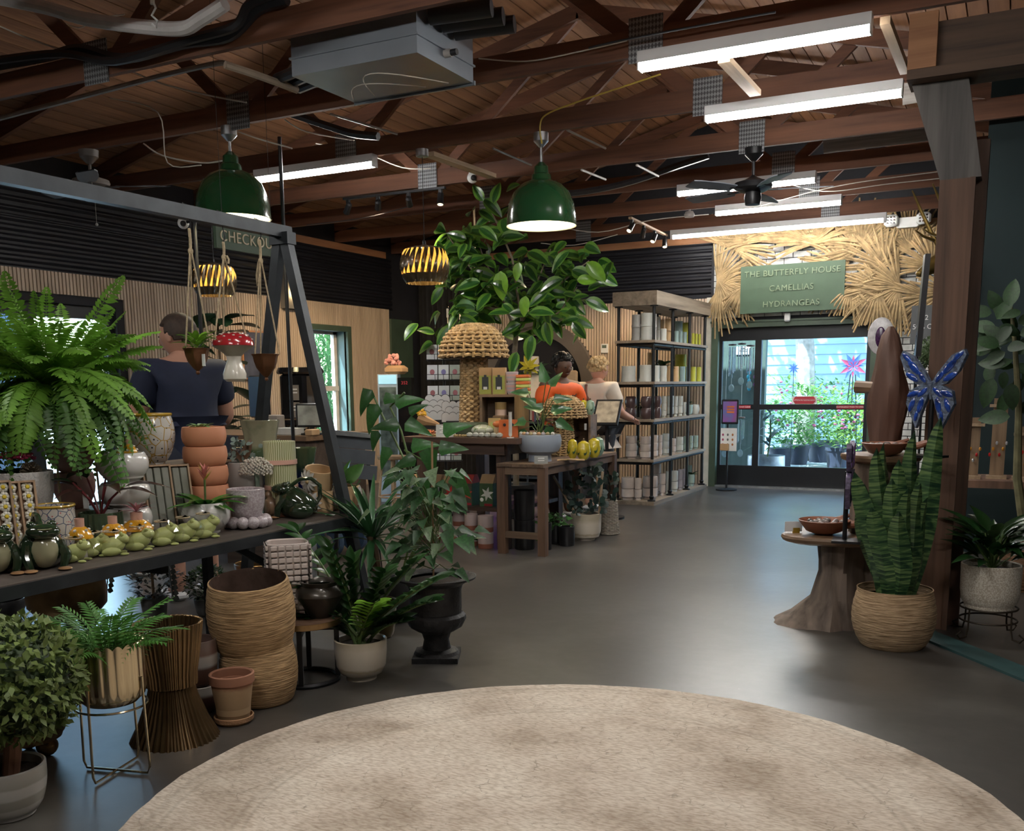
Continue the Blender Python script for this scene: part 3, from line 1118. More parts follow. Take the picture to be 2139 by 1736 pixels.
GREENEN=M('green_enamel',(0.012,0.062,0.022),.18,var=.08,coat=.6)
ENAMELW=M('white_enamel_inside',(0.82,0.80,0.68),.4,var=.03)
BULBW=EMIT('warm_bulb',(1.0,0.86,0.55),BULB_W)


def dome(label,px_,y_rim,Y,rpx,beamz=Z_BEAM):
    p=PY(px_,y_rim,Y)
    r=m(rpx,p)
    t=thing('dome_pendant',label,'pendant lamp',p,group='green dome pendants')
    prof=[(r,0),(r*1.02,.004),(r*1.0,.012),(r*.985,r*.30),(r*.93,r*.62),(r*.80,r*.92),(r*.58,r*1.14),(r*.34,r*1.24),(r*.27,r*1.27)]
    b=MB()
    b.lathe(prof+[(r*.25,r*1.25),(r*.55,r*1.11),(r*.77,r*.90),(r*.90,r*.61),(r*.955,r*.30),(r*.97,.006),(r,0)],36,ks=[0]*8+[1]*7)
    b.f=[q for q in b.f if len(q) == 4]; b.mi=b.mi[:len(b.f)]
    b.build('shade',[GREENEN,ENAMELW],t)
    MB().lathe([(r*.29,r*1.24),(r*.27,r*1.40),(r*.21,r*1.44),(r*.20,r*1.62),(r*.12,r*1.70),(.02,r*1.74)],24).build('neck',GREENEN,t)
    ztp=beamz-p.z
    MB().tube([(0,0,r*1.7),(0,0,ztp-.06)],.010,8).build('rod',GALV,t)
    MB().lathe([(.016,ztp-.10),(.05,ztp-.065),(.055,ztp-.06),(.055,ztp),(.0,ztp)],16).build('ceiling_box',GALV,t)
    b=MB(); b.ell((0,0,r*.55),(.045,.045,.06),n=12,h=8); b.build('bulb',BULBW,t)
    MB().tube([(0,0,r*.6),(0,0,r*1.2)],.022,8).build('socket',M('porcelain',(0.7,0.7,0.66),.4),t)
    return t


dome('green dome pendant lamp hanging beside the ficus tree',1131,473,6.85,73)
dome('green dome pendant lamp above the checkout sign',488,458,5.60,77)

# pumpkin shaped ribbed pendants
CERAM=M('bronze_glaze',(0.075,0.055,0.030),.28,metal=.35,var=.5,scale=9,coat=.4)
AMBER=M('amber_shell',(0.80,0.50,0.16),.5,var=.15,trans=.6)
AMBULB=EMIT('amber_bulb',(1.0,0.66,0.26),36.0)


def pumpkin(label,px_,yc,Y,wpx,hpx,top_z):
    p=PY(px_,yc+hpx/2,Y)
    r=m(wpx/2,p); h=m(hpx,p)
    t=thing('pumpkin_pendant',label,'pendant lamp',p,group='ribbed pumpkin pendants')
    N=22
    prof=[]
    for i in range(13):
        u=i/12
        prof.append((r*(0.70+.30*math.sin(PI*(u*.88+.08)) ** .9)*(1 if u < .93 else .62),h*u))
    b=MB(); n=N*6
    vs=[]; fs=[]; mi=[]
    for (rr,z) in prof:
        for j in range(n):
            a=2*PI*j/n+(z/h)*.35
            rib=.93+.07*math.sin(a*N+.4) if z > 0 else .96
            vs.append((rr*rib*math.cos(a),rr*rib*math.sin(a),z))
    kk=[]
    for i in range(len(prof)-1):
        for j in range(n):
            fs.append((i*n+j,i*n+(j+1) % n,(i+1)*n+(j+1) % n,(i+1)*n+j))
            gap=(j % 6) in (0,1) and 3 <= i <= 10
            kk.append(1 if gap else 0)
    b.v=vs; b.f=fs; b.mi=kk
    b.build('shade',[CERAM,AMBER],t)
    MB().lathe([(r*.45,h*.98),(r*.2,h*1.02),(.015,h*1.06),(.012,h*1.16)],16).build('cap',BLACKMETAL,t)
    MB().tube([(0,0,h*1.1),(0,0,top_z-p.z-.03)],.003,5).build('cord',BLACKPLASTIC,t)
    MB().lathe([(.045,top_z-p.z-.055),(.05,top_z-p.z-.05),(.05,top_z-p.z),(0,top_z-p.z)],14).build('ceiling_box',GALV,t)
    MB().ell((0,0,h*.5),(.04,.04,.05),n=10,h=6).build('bulb',AMBULB,t)
    MB().tube([(0,0,h*.55),(0,0,h)],.018,8).build('socket',BLACKPLASTIC,t)
    return t


pumpkin('ribbed bronze pumpkin pendant lamp above the wicker mushroom',888,555,6.85,104,74,Z_BEAM)
pumpkin('ribbed bronze pumpkin pendant lamp behind the hanging mushroom planter',450,586,6.85,92,64,Z_BEAM)

# ceiling fans
FANB=M('fan_blade_grey',(0.17,0.18,0.21),.5,var=.12)


def fan(label,px_,y_can,Y,y_hub,rpx,nb,rot,mb_,mbl,cap):
    p=PY(px_,y_hub,Y)
    t=thing('ceiling_fan',label,'ceiling fan',p,group='ceiling fans')
    r=m(rpx,p)
    ztp=Z_BEAM-p.z
    MB().lathe([(.02,ztp-.10),(.07,ztp-.05),(.075,ztp),(0,ztp)],18).build('canopy',mb_,t)
    MB().tube([(0,0,r*.3),(0,0,ztp-.06)],.012,8).build('downrod',mb_,t)
    MB().lathe([(0.0,-r*.30),(r*.62,-r*.28),(r*.96,-r*.12),(r,.0),(r*.95,r*.16),(r*.5,r*.3),(r*.2,r*.45),(.014,r*.55)],24).build('motor_housing',mb_,t)
    MB().lathe([(0,-r*.95),(r*.38,-r*.93),(r*.45,-r*.6),(r*.4,-r*.28)],18).build('switch_housing',cap,t)
    for k in range(nb):
        a=rot+2*PI*k/nb
        d=Vector((math.cos(a),math.sin(a),0)); s=Vector((-math.sin(a),math.cos(a),0))
        rows=[]
        for i in range(9):
            u=i/8; w=(.045+.03*min(1,u*2.5))*(1 if u < .9 else .75)
            q=d*(r*1.25+u*.42)+Vector((0,0,-r*.2))
            rows.append([q-s*w+Vector((0,0,-.012)),q+s*w+Vector((0,0,.012)),q+s*w+Vector((0,0,.019)),q-s*w+Vector((0,0,-.005)),q-s*w+Vector((0,0,-.012))])
        bl=MB().sheet(rows).build('blade',mbl,t)
        MB().bar(d*r*.7+Vector((0,0,-r*.2)),d*(r*1.5)+Vector((0,0,-r*.2)),.03,.008).build('blade_iron',mb_,bl)
    return t


fan('black ceiling fan hanging between the tube lights',1573,320,8.10,389,40,5,.3,BLACKMETAL,FANB,BLACKMETAL)
f2=fan('grey ceiling fan at the far left above the fern',190,330,5.60,383,38,5,.5,M('fan_taupe',(0.10,0.085,0.075),.5),M('fan_blade_dark',(0.08,0.085,0.10),.5),M('fan_taupe',(0,0,0)))
MB().tube([(.03,0,-.05),(.03,0,-.30)],.0015,4).build('pull_chain',CABLE,f2)
MB().ell((.03,0,-.31),.012,n=8,h=6).build('pull_knob',GREYPVC,f2)


# track spotlights
def track(label,a,c,n,aims,body=BLACKMETAL,rail=BLACKMETAL):
    a=Vector(a); c=Vector(c)
    t=thing('spotlight_track',label,'track light',(a+c)/2,group='spotlight tracks')
    o=(a+c)/2
    MB().bar(a-o,c-o,.035,.022).build('rail',rail,t,smooth=False)
    for k in range(n):
        q=a.lerp(c,(k+.15)/(n-.7))-o
        h=MB().box(q+Vector((0,0,-.03)),(.03,.03,.05)).build('adapter',body,t,smooth=False)
        s=q+Vector((0,0,-.075))
        d=(Vector(aims[k])-o-s).normalized()
        hd=MB().tube([s-d*.045,s-d*.03,s+d*.05,s+d*.075],[.012,.028,.030,.034],10).build('spot_head',body,t)
        MB().tube([s+d*.074,s+d*.0765],.026,10).build('lens',EMIT('spot_lens',(1.0,0.80,0.55),1.2),hd)
        ld=bpy.data.lights.new('spot_beam','SPOT'); ld.energy=SPOT_W; ld.color=(1.0,0.74,0.46); ld.spot_size=math.radians(62); ld.spot_blend=.8; ld.shadow_soft_size=.03
        lo=bpy.data.objects.new('spot_beam',ld); COL.objects.link(lo); lo.parent=t; lo.location=s+d*.085; lo.rotation_mode='QUATERNION'; lo.rotation_quaternion=d.to_track_quat('-Z','Y')
    return t


track('four-spot black track light beside the right pumpkin pendant',PY(718,416,8.08),PY(930,392,8.08),4,((-7.8,9.3,1.2),(-7.8,11.2,1.3),(-7.3,12.3,.9),(-4.6,7.5,.9)))
track('four-spot track light with pale rail near the sign wall',P(1316,455,3.09),P(1392,492,3.09),4,((-4.4,8.8,.9),(-4.9,12.4,1.2),(-4.2,10.0,1.0),(-3.6,11.0,1.0)),rail=PINE)

# grey plenum box with foam sleeves
DUCTP=M('painted_steel_box',(0.22,0.245,0.28),.34,metal=.55,var=.1,scale=3)
t=thing('duct_box','grey sheet metal box with black foam sleeves under the trusses','duct box',(-3.24,4.86,3.0))
MB().box2((-.41,-.30,0),(.40,.29,.27)).build('box',DUCTP,t,smooth=False)
MB().box2((-.42,-.31,.085),(.41,.30,.095)).build('seam',DUCTP,t,smooth=False)
MB().box2((-.42,.285,-.012),(.41,.30,.012)).build('lip',DUCTP,t,smooth=False)
for k in range(9):
    MB().tube([(-.40+k*.062,-.27,.30+.005*(k % 2)),(-.36+k*.062,.22,.305)],.030,10).build('foam_sleeve',BLACKRUB,t)
for k in range(3):
    MB().tube([(.42,-.20+k*.13,.20),(.74,-.12+k*.13,.21)],.045,12).build('foam_sleeve',BLACKRUB,t)
for k in range(3):
    MB().tube([(-.40,-.1+k*.1,.12),(-.78,.02+k*.1,.12)],.032,10).build('foam_sleeve',BLACKRUB,t)
MB().tube([(.40,-.02,.07),(.44,-.02,.07)],.022,12).build('drain_nut',GREYPVC,t)
MB().tube([(.43,-.02,.07),(.475,-.02,.07)],.017,12).build('drain_plug',BLACKRUB,t)
for k in range(7):
    MB().ell((-.38+k*.126,.302,0),.009,n=8,h=5).build('rivet',BLACKMETAL,t)
for k in range(2):
    MB().tube([(-.36+.5*i/12+.15*k,.2-.45*math.sin(PI*i/12)*(.6+.3*k),-.006-.02*math.sin(PI*i/12)) for i in range(13)],.003,4).build('loose_wire',CABLE,t)


def cable(label,pts,r,mat,cat='cable',name='cable',n=6,group='ceiling cables'):
    c=pts[0]
    q=[Vector(p)-Vector(c) for p in pts]
    # smooth with Catmull-Rom
    out=[]
    for i in range(len(q)-1):
        p0,p1,p2,p3=q[max(i-1,0)],q[i],q[i+1],q[min(i+2,len(q)-1)]
        for s in range(5):
            u=s/5
            out.append(.5*((2*p1)+(p2-p0)*u+(2*p0-5*p1+4*p2-p3)*u*u+(3*p1-p0-3*p2+p3)*u ** 3))
    out.append(q[-1])
    return tag(MB().tube(out,r,n).build(name,mat,loc=c),label,cat,group)


# big cables and pipes upper left
Yc=4.33
cable('thick black cable sagging along the nearest truss',[PY(-20,140,Yc),PY(100,118,Yc),PY(170,102,Yc),PY(260,122,Yc),PY(380,92,Yc),PY(480,75,Yc),PY(540,20,Yc),PY(600,0,Yc)],.028,BLACKRUB)
cable('second thick black cable on the nearest truss',[PY(-20,128,Yc-.05),PY(130,112,Yc-.05),PY(240,128,Yc-.05),PY(400,82,Yc-.05),PY(490,55,Yc-.05),PY(520,10,Yc-.05),PY(580,-15,Yc-.05)],.024,BLACKRUB)
cable('white flexible duct crossing the top left corner',[PY(-30,-8,4.0),PY(90,15,4.0),PY(180,40,4.0),PY(290,55,4.0),PY(380,60,4.0),PY(420,40,4.0),PY(470,8,4.0)],.035,M('white_duct',(0.48,0.46,0.45),.6),'duct','flexible_duct',10)
cable('grey conduit pipe running below the left trusses',[PY(-30,255,5.05),PY(160,205,5.05),PY(340,158,5.05),PY(450,133,5.05),PY(470,133,5.1)],.018,GREYPVC,'pipe','conduit',8)
cable('beige pipe leading into the grey duct box',[P(470,135,3.12),P(540,158,3.10),P(620,188,3.08)],.022,M('beige_pvc',(0.42,0.34,0.26),.5),'pipe','conduit',8)
for k,(pts,r) in enumerate((([(0,55),(60,80),(150,108),(250,105),(330,112)],.005),([(120,40),(165,58),(200,40),(260,30)],.004),([(273,148),(340,175),(440,200),(515,214)],.006),([(230,205),(330,235),(350,340),(420,345)],.004),
                              ([(300,300),(340,325),(420,340),(470,335)],.006),([(595,250),(640,275),(740,293)],.006),([(490,272),(540,290),(610,310)],.006),([(660,300),(760,320),(840,350),(900,352)],.005),
                              ([(1000,122),(1100,128),(1200,110),(1310,85)],.004),([(1230,100),(1300,84),(1480,50),(1620,25)],.006),([(1590,430),(1700,400),(1800,380),(1990,355)],.004),([(1620,375),(1720,400),(1850,385),(1990,370)],.004),
                              ([(1150,470),(1250,485),(1360,460),(1480,448)],.005),([(1000,460),(1120,470),(1200,450)],.004),([(1130,508),(1200,512),(1290,490)],.005),([(640,470),(760,455),(860,430)],.004))):
    yy=(4.5,4.6,5.3,5.2,5.75,6.6,5.8,7.2,5.55,5.45,9.6,9.5,10.7,9.5,11.2,8.3)[k]
    cable('thin cable %s' % ('strung across the near left trusses','looping over the top left duct','drooping left of the duct box','hooked around the second truss','drooping beside the left green dome','crossing above the left tube light','running from the left green dome box','drooping by the right pumpkin pendant','crossing the second truss right of the duct box','running to the first tube light','sagging right of the ceiling fan','sagging lower right of the ceiling fan','running to the smoke detector','sagging above the ficus','looping above the black corrugated wall','sagging over the checkout corner')[k],
          [PY(a,c,yy) for a,c in pts],r,CABLE if k not in (9,15) else BLACKRUB)
cable('yellow cable leading to the right green dome pendant',[PY(1132,300,6.8),PY(1128,265,6.8),PY(1140,240,6.8),PY(1200,215,6.75),PY(1290,185,6.7),PY(1380,155,6.7)],.006,M('yellow_cable',(0.50,0.36,0.06),.5))
cable('black insulation bundle above the shelf wall',[PY(1080,400,8.8),PY(1180,405,8.8),PY(1300,385,8.8),PY(1420,345,8.8),PY(1480,325,8.8)],.03,BLACKRUB)
cable('black cable bundle under the third truss',[PY(600,235,6.3),PY(690,265,6.3),PY(740,280,6.3),PY(790,285,6.3)],.03,BLACKRUB)
for k,(x0,y0,x1,y1) in enumerate(((1185,272,1265,310),(1030,310,1110,345),(1215,355,1265,375),(1330,345,1375,368),(690,238,830,280))):
    cable(['steel rod right of the green dome pendant','steel rod left of the green dome pendant','short steel rod under the fourth truss','short steel rod left of the fan','steel conduit below the duct box'][k],[PY(x0,y0,7.3 if k < 4 else 6.2),PY(x1,y1,8.0 if k < 4 else 6.7)],.009,GREYPVC,'rod','steel_rod')
# white hook with chain, top left
p=PY(318,0,3.9)
t=thing('chain_hook','white chain hook dangling at the top left edge','hook',p)
MB().tube([(0,0,.25),(0,0,-.02)],.012,6).build('chain',CABLE,t)
MB().tube([(0,0,0),(.02,0,-.04),(-.01,0,-.07),(.025,0,-.10),(.015,0,-.13),(-.01,0,-.11)],.006,6).build('hook',WHITEPL,t)
# smoke detector & cameras
p=PY(1440,448,10.5)
t=thing('smoke_detector','small grey smoke detector under the sixth truss','smoke detector',p)
MB().lathe([(.0,-.03),(.05,-.028),(.055,0),(.04,.03),(.012,.035),(.012,Z_BEAM-p.z)],18).build('body',GREYPVC,t)


def camera_dome(label,px_,py_,Y,r,up_):
    p=PY(px_,py_,Y)
    t=thing('security_camera',label,'security camera',p,group='white security cameras')
    MB().ell((0,0,0),r,n=16,h=10).build('ball',WHITEPL,t)
    MB().ell((r*.55,-r*.62,-r*.2),r*.52,n=12,h=8).build('lens',BLACKPLASTIC,t)
    MB().lathe([(r*.7,r*.5),(r*.7,r*1.0),(r*.3,r*1.1),(.012,r*1.2),(.012,up_)],14).build('mount',WHITEPL,t)
    if px_ == 383:
        MB().tube([(0,0,0),PY(405,460,5.6)-p],.012,8).build('bracket',BLACKMETAL,t)


camera_dome('white ball security camera above the fern, left of the checkout sign',383,466,5.6,.042,.06)
camera_dome('white ball security camera under the fourth truss by the pine batten',987,371,8.1,.05,.09)
p=PY(820,615,11.9)
t=thing('junction_box','white electrical box on the far corner beside the curtain','electrical box',(p.x,12.1,p.z-.15))
MB().box((0,0,.15),(.13,.10,.38)).build('box',WHITEPL,t,smooth=False)
MB().tube([(0,0,.34),(0,0,.75)],.02,8).build('conduit',BLACKPLASTIC,t)
p=PY(1896,466,12.3)
t=thing('emergency_light','white twin-head emergency light above the palm thatch','emergency light',p)
MB().prism([(-.22,.05),(-.10,-.05),(.10,-.05),(.22,.05),(.12,.06),(-.12,.06)],-.03,.05,'Y').build('body',WHITEPL,t,smooth=False)
for s in (-1,1):
    h=MB().bbox((s*.17,-.06,.03),(.15,.06,.13),.03).build('lamp_head',WHITEPL,t)
    for q in range(9):
        MB().ell((s*.17+(q % 3-1)*.035,-.092,.03+(q // 3-1)*.032),(.012,.006,.012),n=6,h=4).build('reflector',CHROME,h)

# =================================================================== LEFT DISPLAY: A-frame with plank shelf
ZS=0.65
STEEL=M('dark_steel_tube',(0.045,0.05,0.055),.45,metal=.6,var=.2)
SHELFW=WOOD('dark_shelf_plank',(0.035,0.026,0.020),(0.12,0.095,0.078),'Y',rough=.6)
SX=P(769,1070,ZS).x                     # front edge of the plank
AX_=SX-.40


def onsh(x,X,z=ZS):
    """point on the shelf height z that lies at depth X and under picture column x"""
    lo,hi=830.0,2400.0
    for _ in range(50):
        mid=(lo+hi)/2
        if P(x,mid,z).x < X:
            lo=mid
        else:
            hi=mid
    return P(x,mid,z)


ap=PX(590,497,AX_)
t=thing('display_stand','dark steel A-frame display with plank shelf and long top bar','display frame',(AX_,ap.y,0))
f0=P(770,1328)-t.location; f1=P(497,1292)-t.location
f0.y=0.05; f1.y=0.05
top=Vector((0,0,ap.z))
MB().bar(top+Vector((.02,0,0)),f0,.05,.05,up=(0,1,0)).build('leg',STEEL,t,smooth=False)
MB().bar(top+Vector((-.02,0,0)),f1,.05,.05,up=(0,1,0)).build('leg',STEEL,t,smooth=False)
for s in (1,-1):
    fx=f0.x if s > 0 else f1.x
    MB().bar(top+Vector((.02*s,-3.0,0)),(fx,-3.05,0),.05,.05,up=(0,1,0)).build('leg',STEEL,t,smooth=False)
MB().bar(top+Vector((0,.05,.03)),top+Vector((0,-3.1,.03)),.05,.06).build('top_bar',STEEL,t,smooth=False)
MB().box(top+Vector((0,0,-.005)),(.12,.07,.06)).build('apex_plate',STEEL,t,smooth=False)
for yy in (-.02,-1.25,-2.9):
    MB().bar((f0.x*.72,yy,ZS-.075),(f1.x*.72,yy,ZS-.075),.04,.05).build('crossbar',STEEL,t,smooth=False)
MB().box2((SX-.80-AX_,-2.95,ZS-.05),(SX-AX_,.26,ZS)).build('shelf',SHELFW,t,smooth=False)
MB().box2((SX-AX_-.002,-2.95,ZS-.052),(SX-AX_+.008,.262,ZS-.004)).build('shelf_edge',STEEL,t,smooth=False)
pb_=onsh(428,SX-.6)-t.location
MB().bar((pb_.x,pb_.y,ZS-.05),(pb_.x,pb_.y,0),.04,.04,up=(0,1,0)).build('support_leg',STEEL,t,smooth=False)
MB().bar((pb_.x,pb_.y,ZS-.06),(pb_.x+.12,pb_.y+.45,.30),.035,.035).build('diagonal_brace',STEEL,t,smooth=False)
# raised rear step of the shelf
ZR=0.94
rs=thing('riser_crate','wooden riser box under the paisley pot on the plank shelf','riser',(SX-.66,0,ZS))
MB().box2((-.13,onsh(272,SX-.66).y,0),(.13,onsh(445,SX-.66).y,ZR-ZS)).build('box',WOOD('riser_wood',(0.06,0.035,0.02),(0.20,0.13,0.08),'Y'),rs,smooth=False)
MB().box2((-.14,onsh(272,SX-.66).y-.01,ZR-ZS),(.14,onsh(445,SX-.66).y+.01,ZR-ZS+.012)).build('top_board',WOOD('riser_wood',(0,0,0),(0,0,0)),rs,smooth=False)
ZR += .012
XB=SX-.66
ZL=.775
rs=thing('riser_crate','low wooden riser box under the fern stand on the plank shelf','riser',(SX-.66,0,ZS))
MB().box2((-.13,onsh(-90,SX-.66).y,0),(.13,onsh(262,SX-.66).y,ZL-ZS)).build('box',WOOD('riser_wood',(0,0,0),(0,0,0)),rs,smooth=False)

# glazes
def SPECK(name,c,d,sc=120,rough=.3,coat=.5):
    if name in MATS: return MATS[name]
    mt,nt,bs=_new(name)
    n=_noise(nt,sc,2); r=_ramp(nt,n.outputs[0],[(0.42,d),(0.58,c)])
    nt.links.new(r.outputs[0],bs.inputs['Base Color']); bs.inputs['Roughness'].default_value=rough; bs.inputs['Coat Weight'].default_value=coat
    return mt


def BAND(name,stops,zscale,rough=.35,coat=.4,wob=.05,nsc=6):
    """glaze that changes with height (object z / zscale)"""
    if name in MATS: return MATS[name]
    mt,nt,bs=_new(name)
    tc=nt.nodes.new('ShaderNodeTexCoord'); sx=nt.nodes.new('ShaderNodeSeparateXYZ')
    nt.links.new(tc.outputs['Object'],sx.inputs[0])
    mr=nt.nodes.new('ShaderNodeMapRange'); mr.inputs['From Max'].default_value=zscale
    nt.links.new(sx.outputs[2],mr.inputs[0])
    n=_noise(nt,nsc,3)
    ad=nt.nodes.new('ShaderNodeMath'); ad.operation='MULTIPLY_ADD'; ad.inputs[1].default_value=wob*2
    nt.links.new(n.outputs[0],ad.inputs[0]); nt.links.new(mr.outputs[0],ad.inputs[2])
    sb=nt.nodes.new('ShaderNodeMath'); sb.operation='SUBTRACT'; sb.inputs[1].default_value=wob
    nt.links.new(ad.outputs[0],sb.inputs[0])
    r=_ramp(nt,sb.outputs[0],stops)
    nt.links.new(r.outputs[0],bs.inputs['Base Color'])
    bs.inputs['Roughness'].default_value=rough; bs.inputs['Coat Weight'].default_value=coat
    return mt


WGLAZE=M('white_gloss_glaze',(0.62,0.60,0.57),.16,var=.06,coat=.7)
PINKGL=M('dusty_pink_glaze',(0.42,0.24,0.21),.3,var=.2,scale=5,coat=.3)
TERRA=M('smooth_terracotta',(0.56,0.235,0.125),.55,var=.08,scale=4)
TERRO=M('aged_terracotta',(0.34,0.185,0.095),.9,var=.35,scale=9,bump=.5,bscale=90)
LAVS=SPECK('lavender_speckle',(0.52,0.47,0.48),(0.38,0.31,0.32))
LEAFG=M('leaf_green',(0.045,0.13,0.022),.35,var=.3,scale=3,rnd=.25,coat=.25,trans=.18)
LEAFD=M('leaf_dark',(0.018,0.060,0.016),.30,var=.3,scale=3,rnd=.3,coat=.12,trans=.12)
LEAFB=M('leaf_bright',(0.16,0.34,0.03),.35,var=.25,scale=3,rnd=.25,coat=.2,trans=.25)
STEMG=M('stem_green',(0.08,0.13,0.035),.5,var=.2)
STEMB=M('stem_brown',(0.12,0.075,0.04),.8,var=.3,scale=20)


def cup(rb,rt,h,foot=.04,bulge=0.0,n=7):
    out=[(rb*.8,0),(rb*.86,0.002),(rb*.86,h*foot),(rb*.96,h*(foot+.02))]
    for i in range(1,n+1):
        u=i/n
        out.append((rb+(rt-rb)*(u ** .7)+bulge*math.sin(PI*u),h*(foot+.02)+h*(1-foot-.02)*u))
    return out


def bowl(r,rt,h,foot=.5):
    out=[(r*foot*.95,0),(r*foot,.004)]
    for i in range(1,9):
        u=i/8
        a=-PI/2+u*(PI/2+math.acos(min(.999,rt/r)))
        rr=r*math.cos(a) if a < 0 or True else r
        rr=max(r*abs(math.cos(a)),r*foot if u < .3 else 0)
        out.append((rr,h*(math.sin(a)+1)/(math.sin(math.acos(min(.999,rt/r)))+1)))
    return out


# ---- big Boston fern in a fluted brass pot on a gilt stand
pc=onsh(137,XB,ZL)
zrim=ztop(pc,812); zbot=ztop(pc,895)
t=thing('boston_fern','huge bright green fern overflowing a brass pot on gilt stand','potted plant',(pc.x,pc.y,ZL))
rp=m(60,pc)
zr_,zb_=zrim-ZL,zbot-ZL
pot('fluted_pot',t,[(rp*.55,zb_),(rp*.85,zb_+.01),(rp*.97,zb_+.04),(rp,zb_+.07),(rp,zr_)],BRASS,72,fn=lambda a,r,z: r*(1+.025*abs(math.sin(a*9))*(1 if z > zb_+.03 else 0)))
for k in range(4):
    a=PI/4+k*PI/2
    MB().tube([(rp*1.05*math.cos(a),rp*1.05*math.sin(a),zb_+.12),(rp*1.15*math.cos(a),rp*1.15*math.sin(a),0.0)],.005,6).build('stand_leg',BRASS,t)
MB().tube([(rp*1.08*math.cos(2*PI*i/24),rp*1.08*math.sin(2*PI*i/24),zb_-.005) for i in range(24)],.004,6,closed=True).build('stand_ring',BRASS,t)
soil(t,rp*.9,zr_-.03)
FERN=M('fern_green',(0.17,0.36,0.045),.45,var=.3,scale=4,rnd=.3,trans=.3)
FERND=M('fern_green_deep',(0.075,0.19,0.030),.45,var=.3,scale=4,rnd=.3,trans=.25)
fr_me=[]
random.seed(31)
for (mt_,aa,bb_) in ((FERN,1.5,.75),(FERN,1.1,.95),(FERN,.8,1.25),(FERND,.5,1.45),(FERND,.25,1.35),(FERN,1.9,.5),(FERND,.9,1.6)):
    b=MB()
    npt=30
    pts=[]
    for i in range(npt+1):
        u=i/npt
        y=u*(1-.12*bb_*u)
        pts.append(Vector((.04*math.sin(3*u),y*.82,(aa*u-bb_*u*u)*.6)))
    b.tube(pts[::3],[.006-.004*i/10 for i in range(len(pts[::3]))],4)
    for i in range(2,npt+1):
        u=i/npt
        L=.125*(math.sin(PI*min(1,u*.93+.07)) ** .6)*random.uniform(.85,1.1)
        d=(pts[i]-pts[i-1]).normalized()
        for s in (-1,1):
            dirn=Vector((s,0,0))+d*.35+Vector((0,0,random.uniform(-.25,.1)))
            leafinto(b,pts[i],dirn,d.cross(Vector((1,0,0)))*-1,L,.036,curl=.25,shape='ovate',n=3)
    fr_me.append(b.mesh('frond',mt_))
random.seed(8)
for k in range(150):
    u=k/150
    a=k*2.39996
    if u < .22:
        me=fr_me[random.choice((0,5,1))]; tilt=random.uniform(.05,.45); s=random.uniform(.36,.50)
    elif u < .6:
        me=fr_me[random.choice((1,2,0))]; tilt=random.uniform(-.15,.25); s=random.uniform(.44,.57)
    else:
        me=fr_me[random.choice((2,3,4,6))]; tilt=random.uniform(-.5,.05); s=random.uniform(.42,.58)
    o=link('frond',me,t,(rp*.35*math.cos(a),rp*.35*math.sin(a),zr_-.01+random.uniform(0,.03)))
    o.rotation_euler=(tilt,random.uniform(-.35,.35),a-PI/2)
    o.scale=(s,s,s)
# paper plant tag
MB().sheet([[(0.02*i,.0,.30+.05*math.sin(i*.5)-.012*i),(0.02*i,.03,.33+.05*math.sin(i*.5)-.012*i)] for i in range(9)]).build('plant_tag',M('paper_white',(0.72,0.72,0.70),.7),t,loc=(-.05,-.1,zr_-.08))

# ---- hanging planters on ropes
ROPE=M('jute_rope',(0.42,0.33,0.21),.9,var=.25,scale=60,bump=.5,bscale=200)
COPPER=M('brown_copper',(0.17,0.075,0.035),.38,metal=.6,var=.25,scale=6)


def hanging(name,label,px_,py_hook,py_knot,py_rim,wpx,X,cat='hanging planter'):
    h=PX(px_,py_hook,X)
    t=thing(name,label,cat,(h.x,h.y,h.z),group='planters hung on jute rope')
    zk=ztop(h,py_knot)-h.z; zr=ztop(h,py_rim)-h.z
    r=m(wpx/2,h)
    bz=ap.z+.06-h.z
    MB().tube([(0,.0,-.01),(.012,0,.02),(0.0,0,bz*.6),(.0,.03,bz),(0,-.03,bz+.01),(0,-.035,bz-.05)],.003,5).build('hook',BLACKMETAL,t)
    MB().tube([(0,0,0),(.003,0,zk*.5),(0,0,zk)],.007,6).build('rope_bundle',ROPE,t)
    MB().ell((0,0,zk),(.013,.013,.016),n=8,h=6).build('knot',ROPE,t)
    for k in range(3):
        a=k*2*PI/3+.5
        MB().tube([(.004*math.cos(a),.004*math.sin(a),zk),(r*math.cos(a),r*math.sin(a),zr)],.0042,5).build('rope',ROPE,t)
    return t,zk,zr,r


def facet(a,r,z):
    q=(a % (PI/3))-PI/6
    return r*math.cos(PI/6)/math.cos(q) if False else r*(.93+.07*math.cos(6*a))


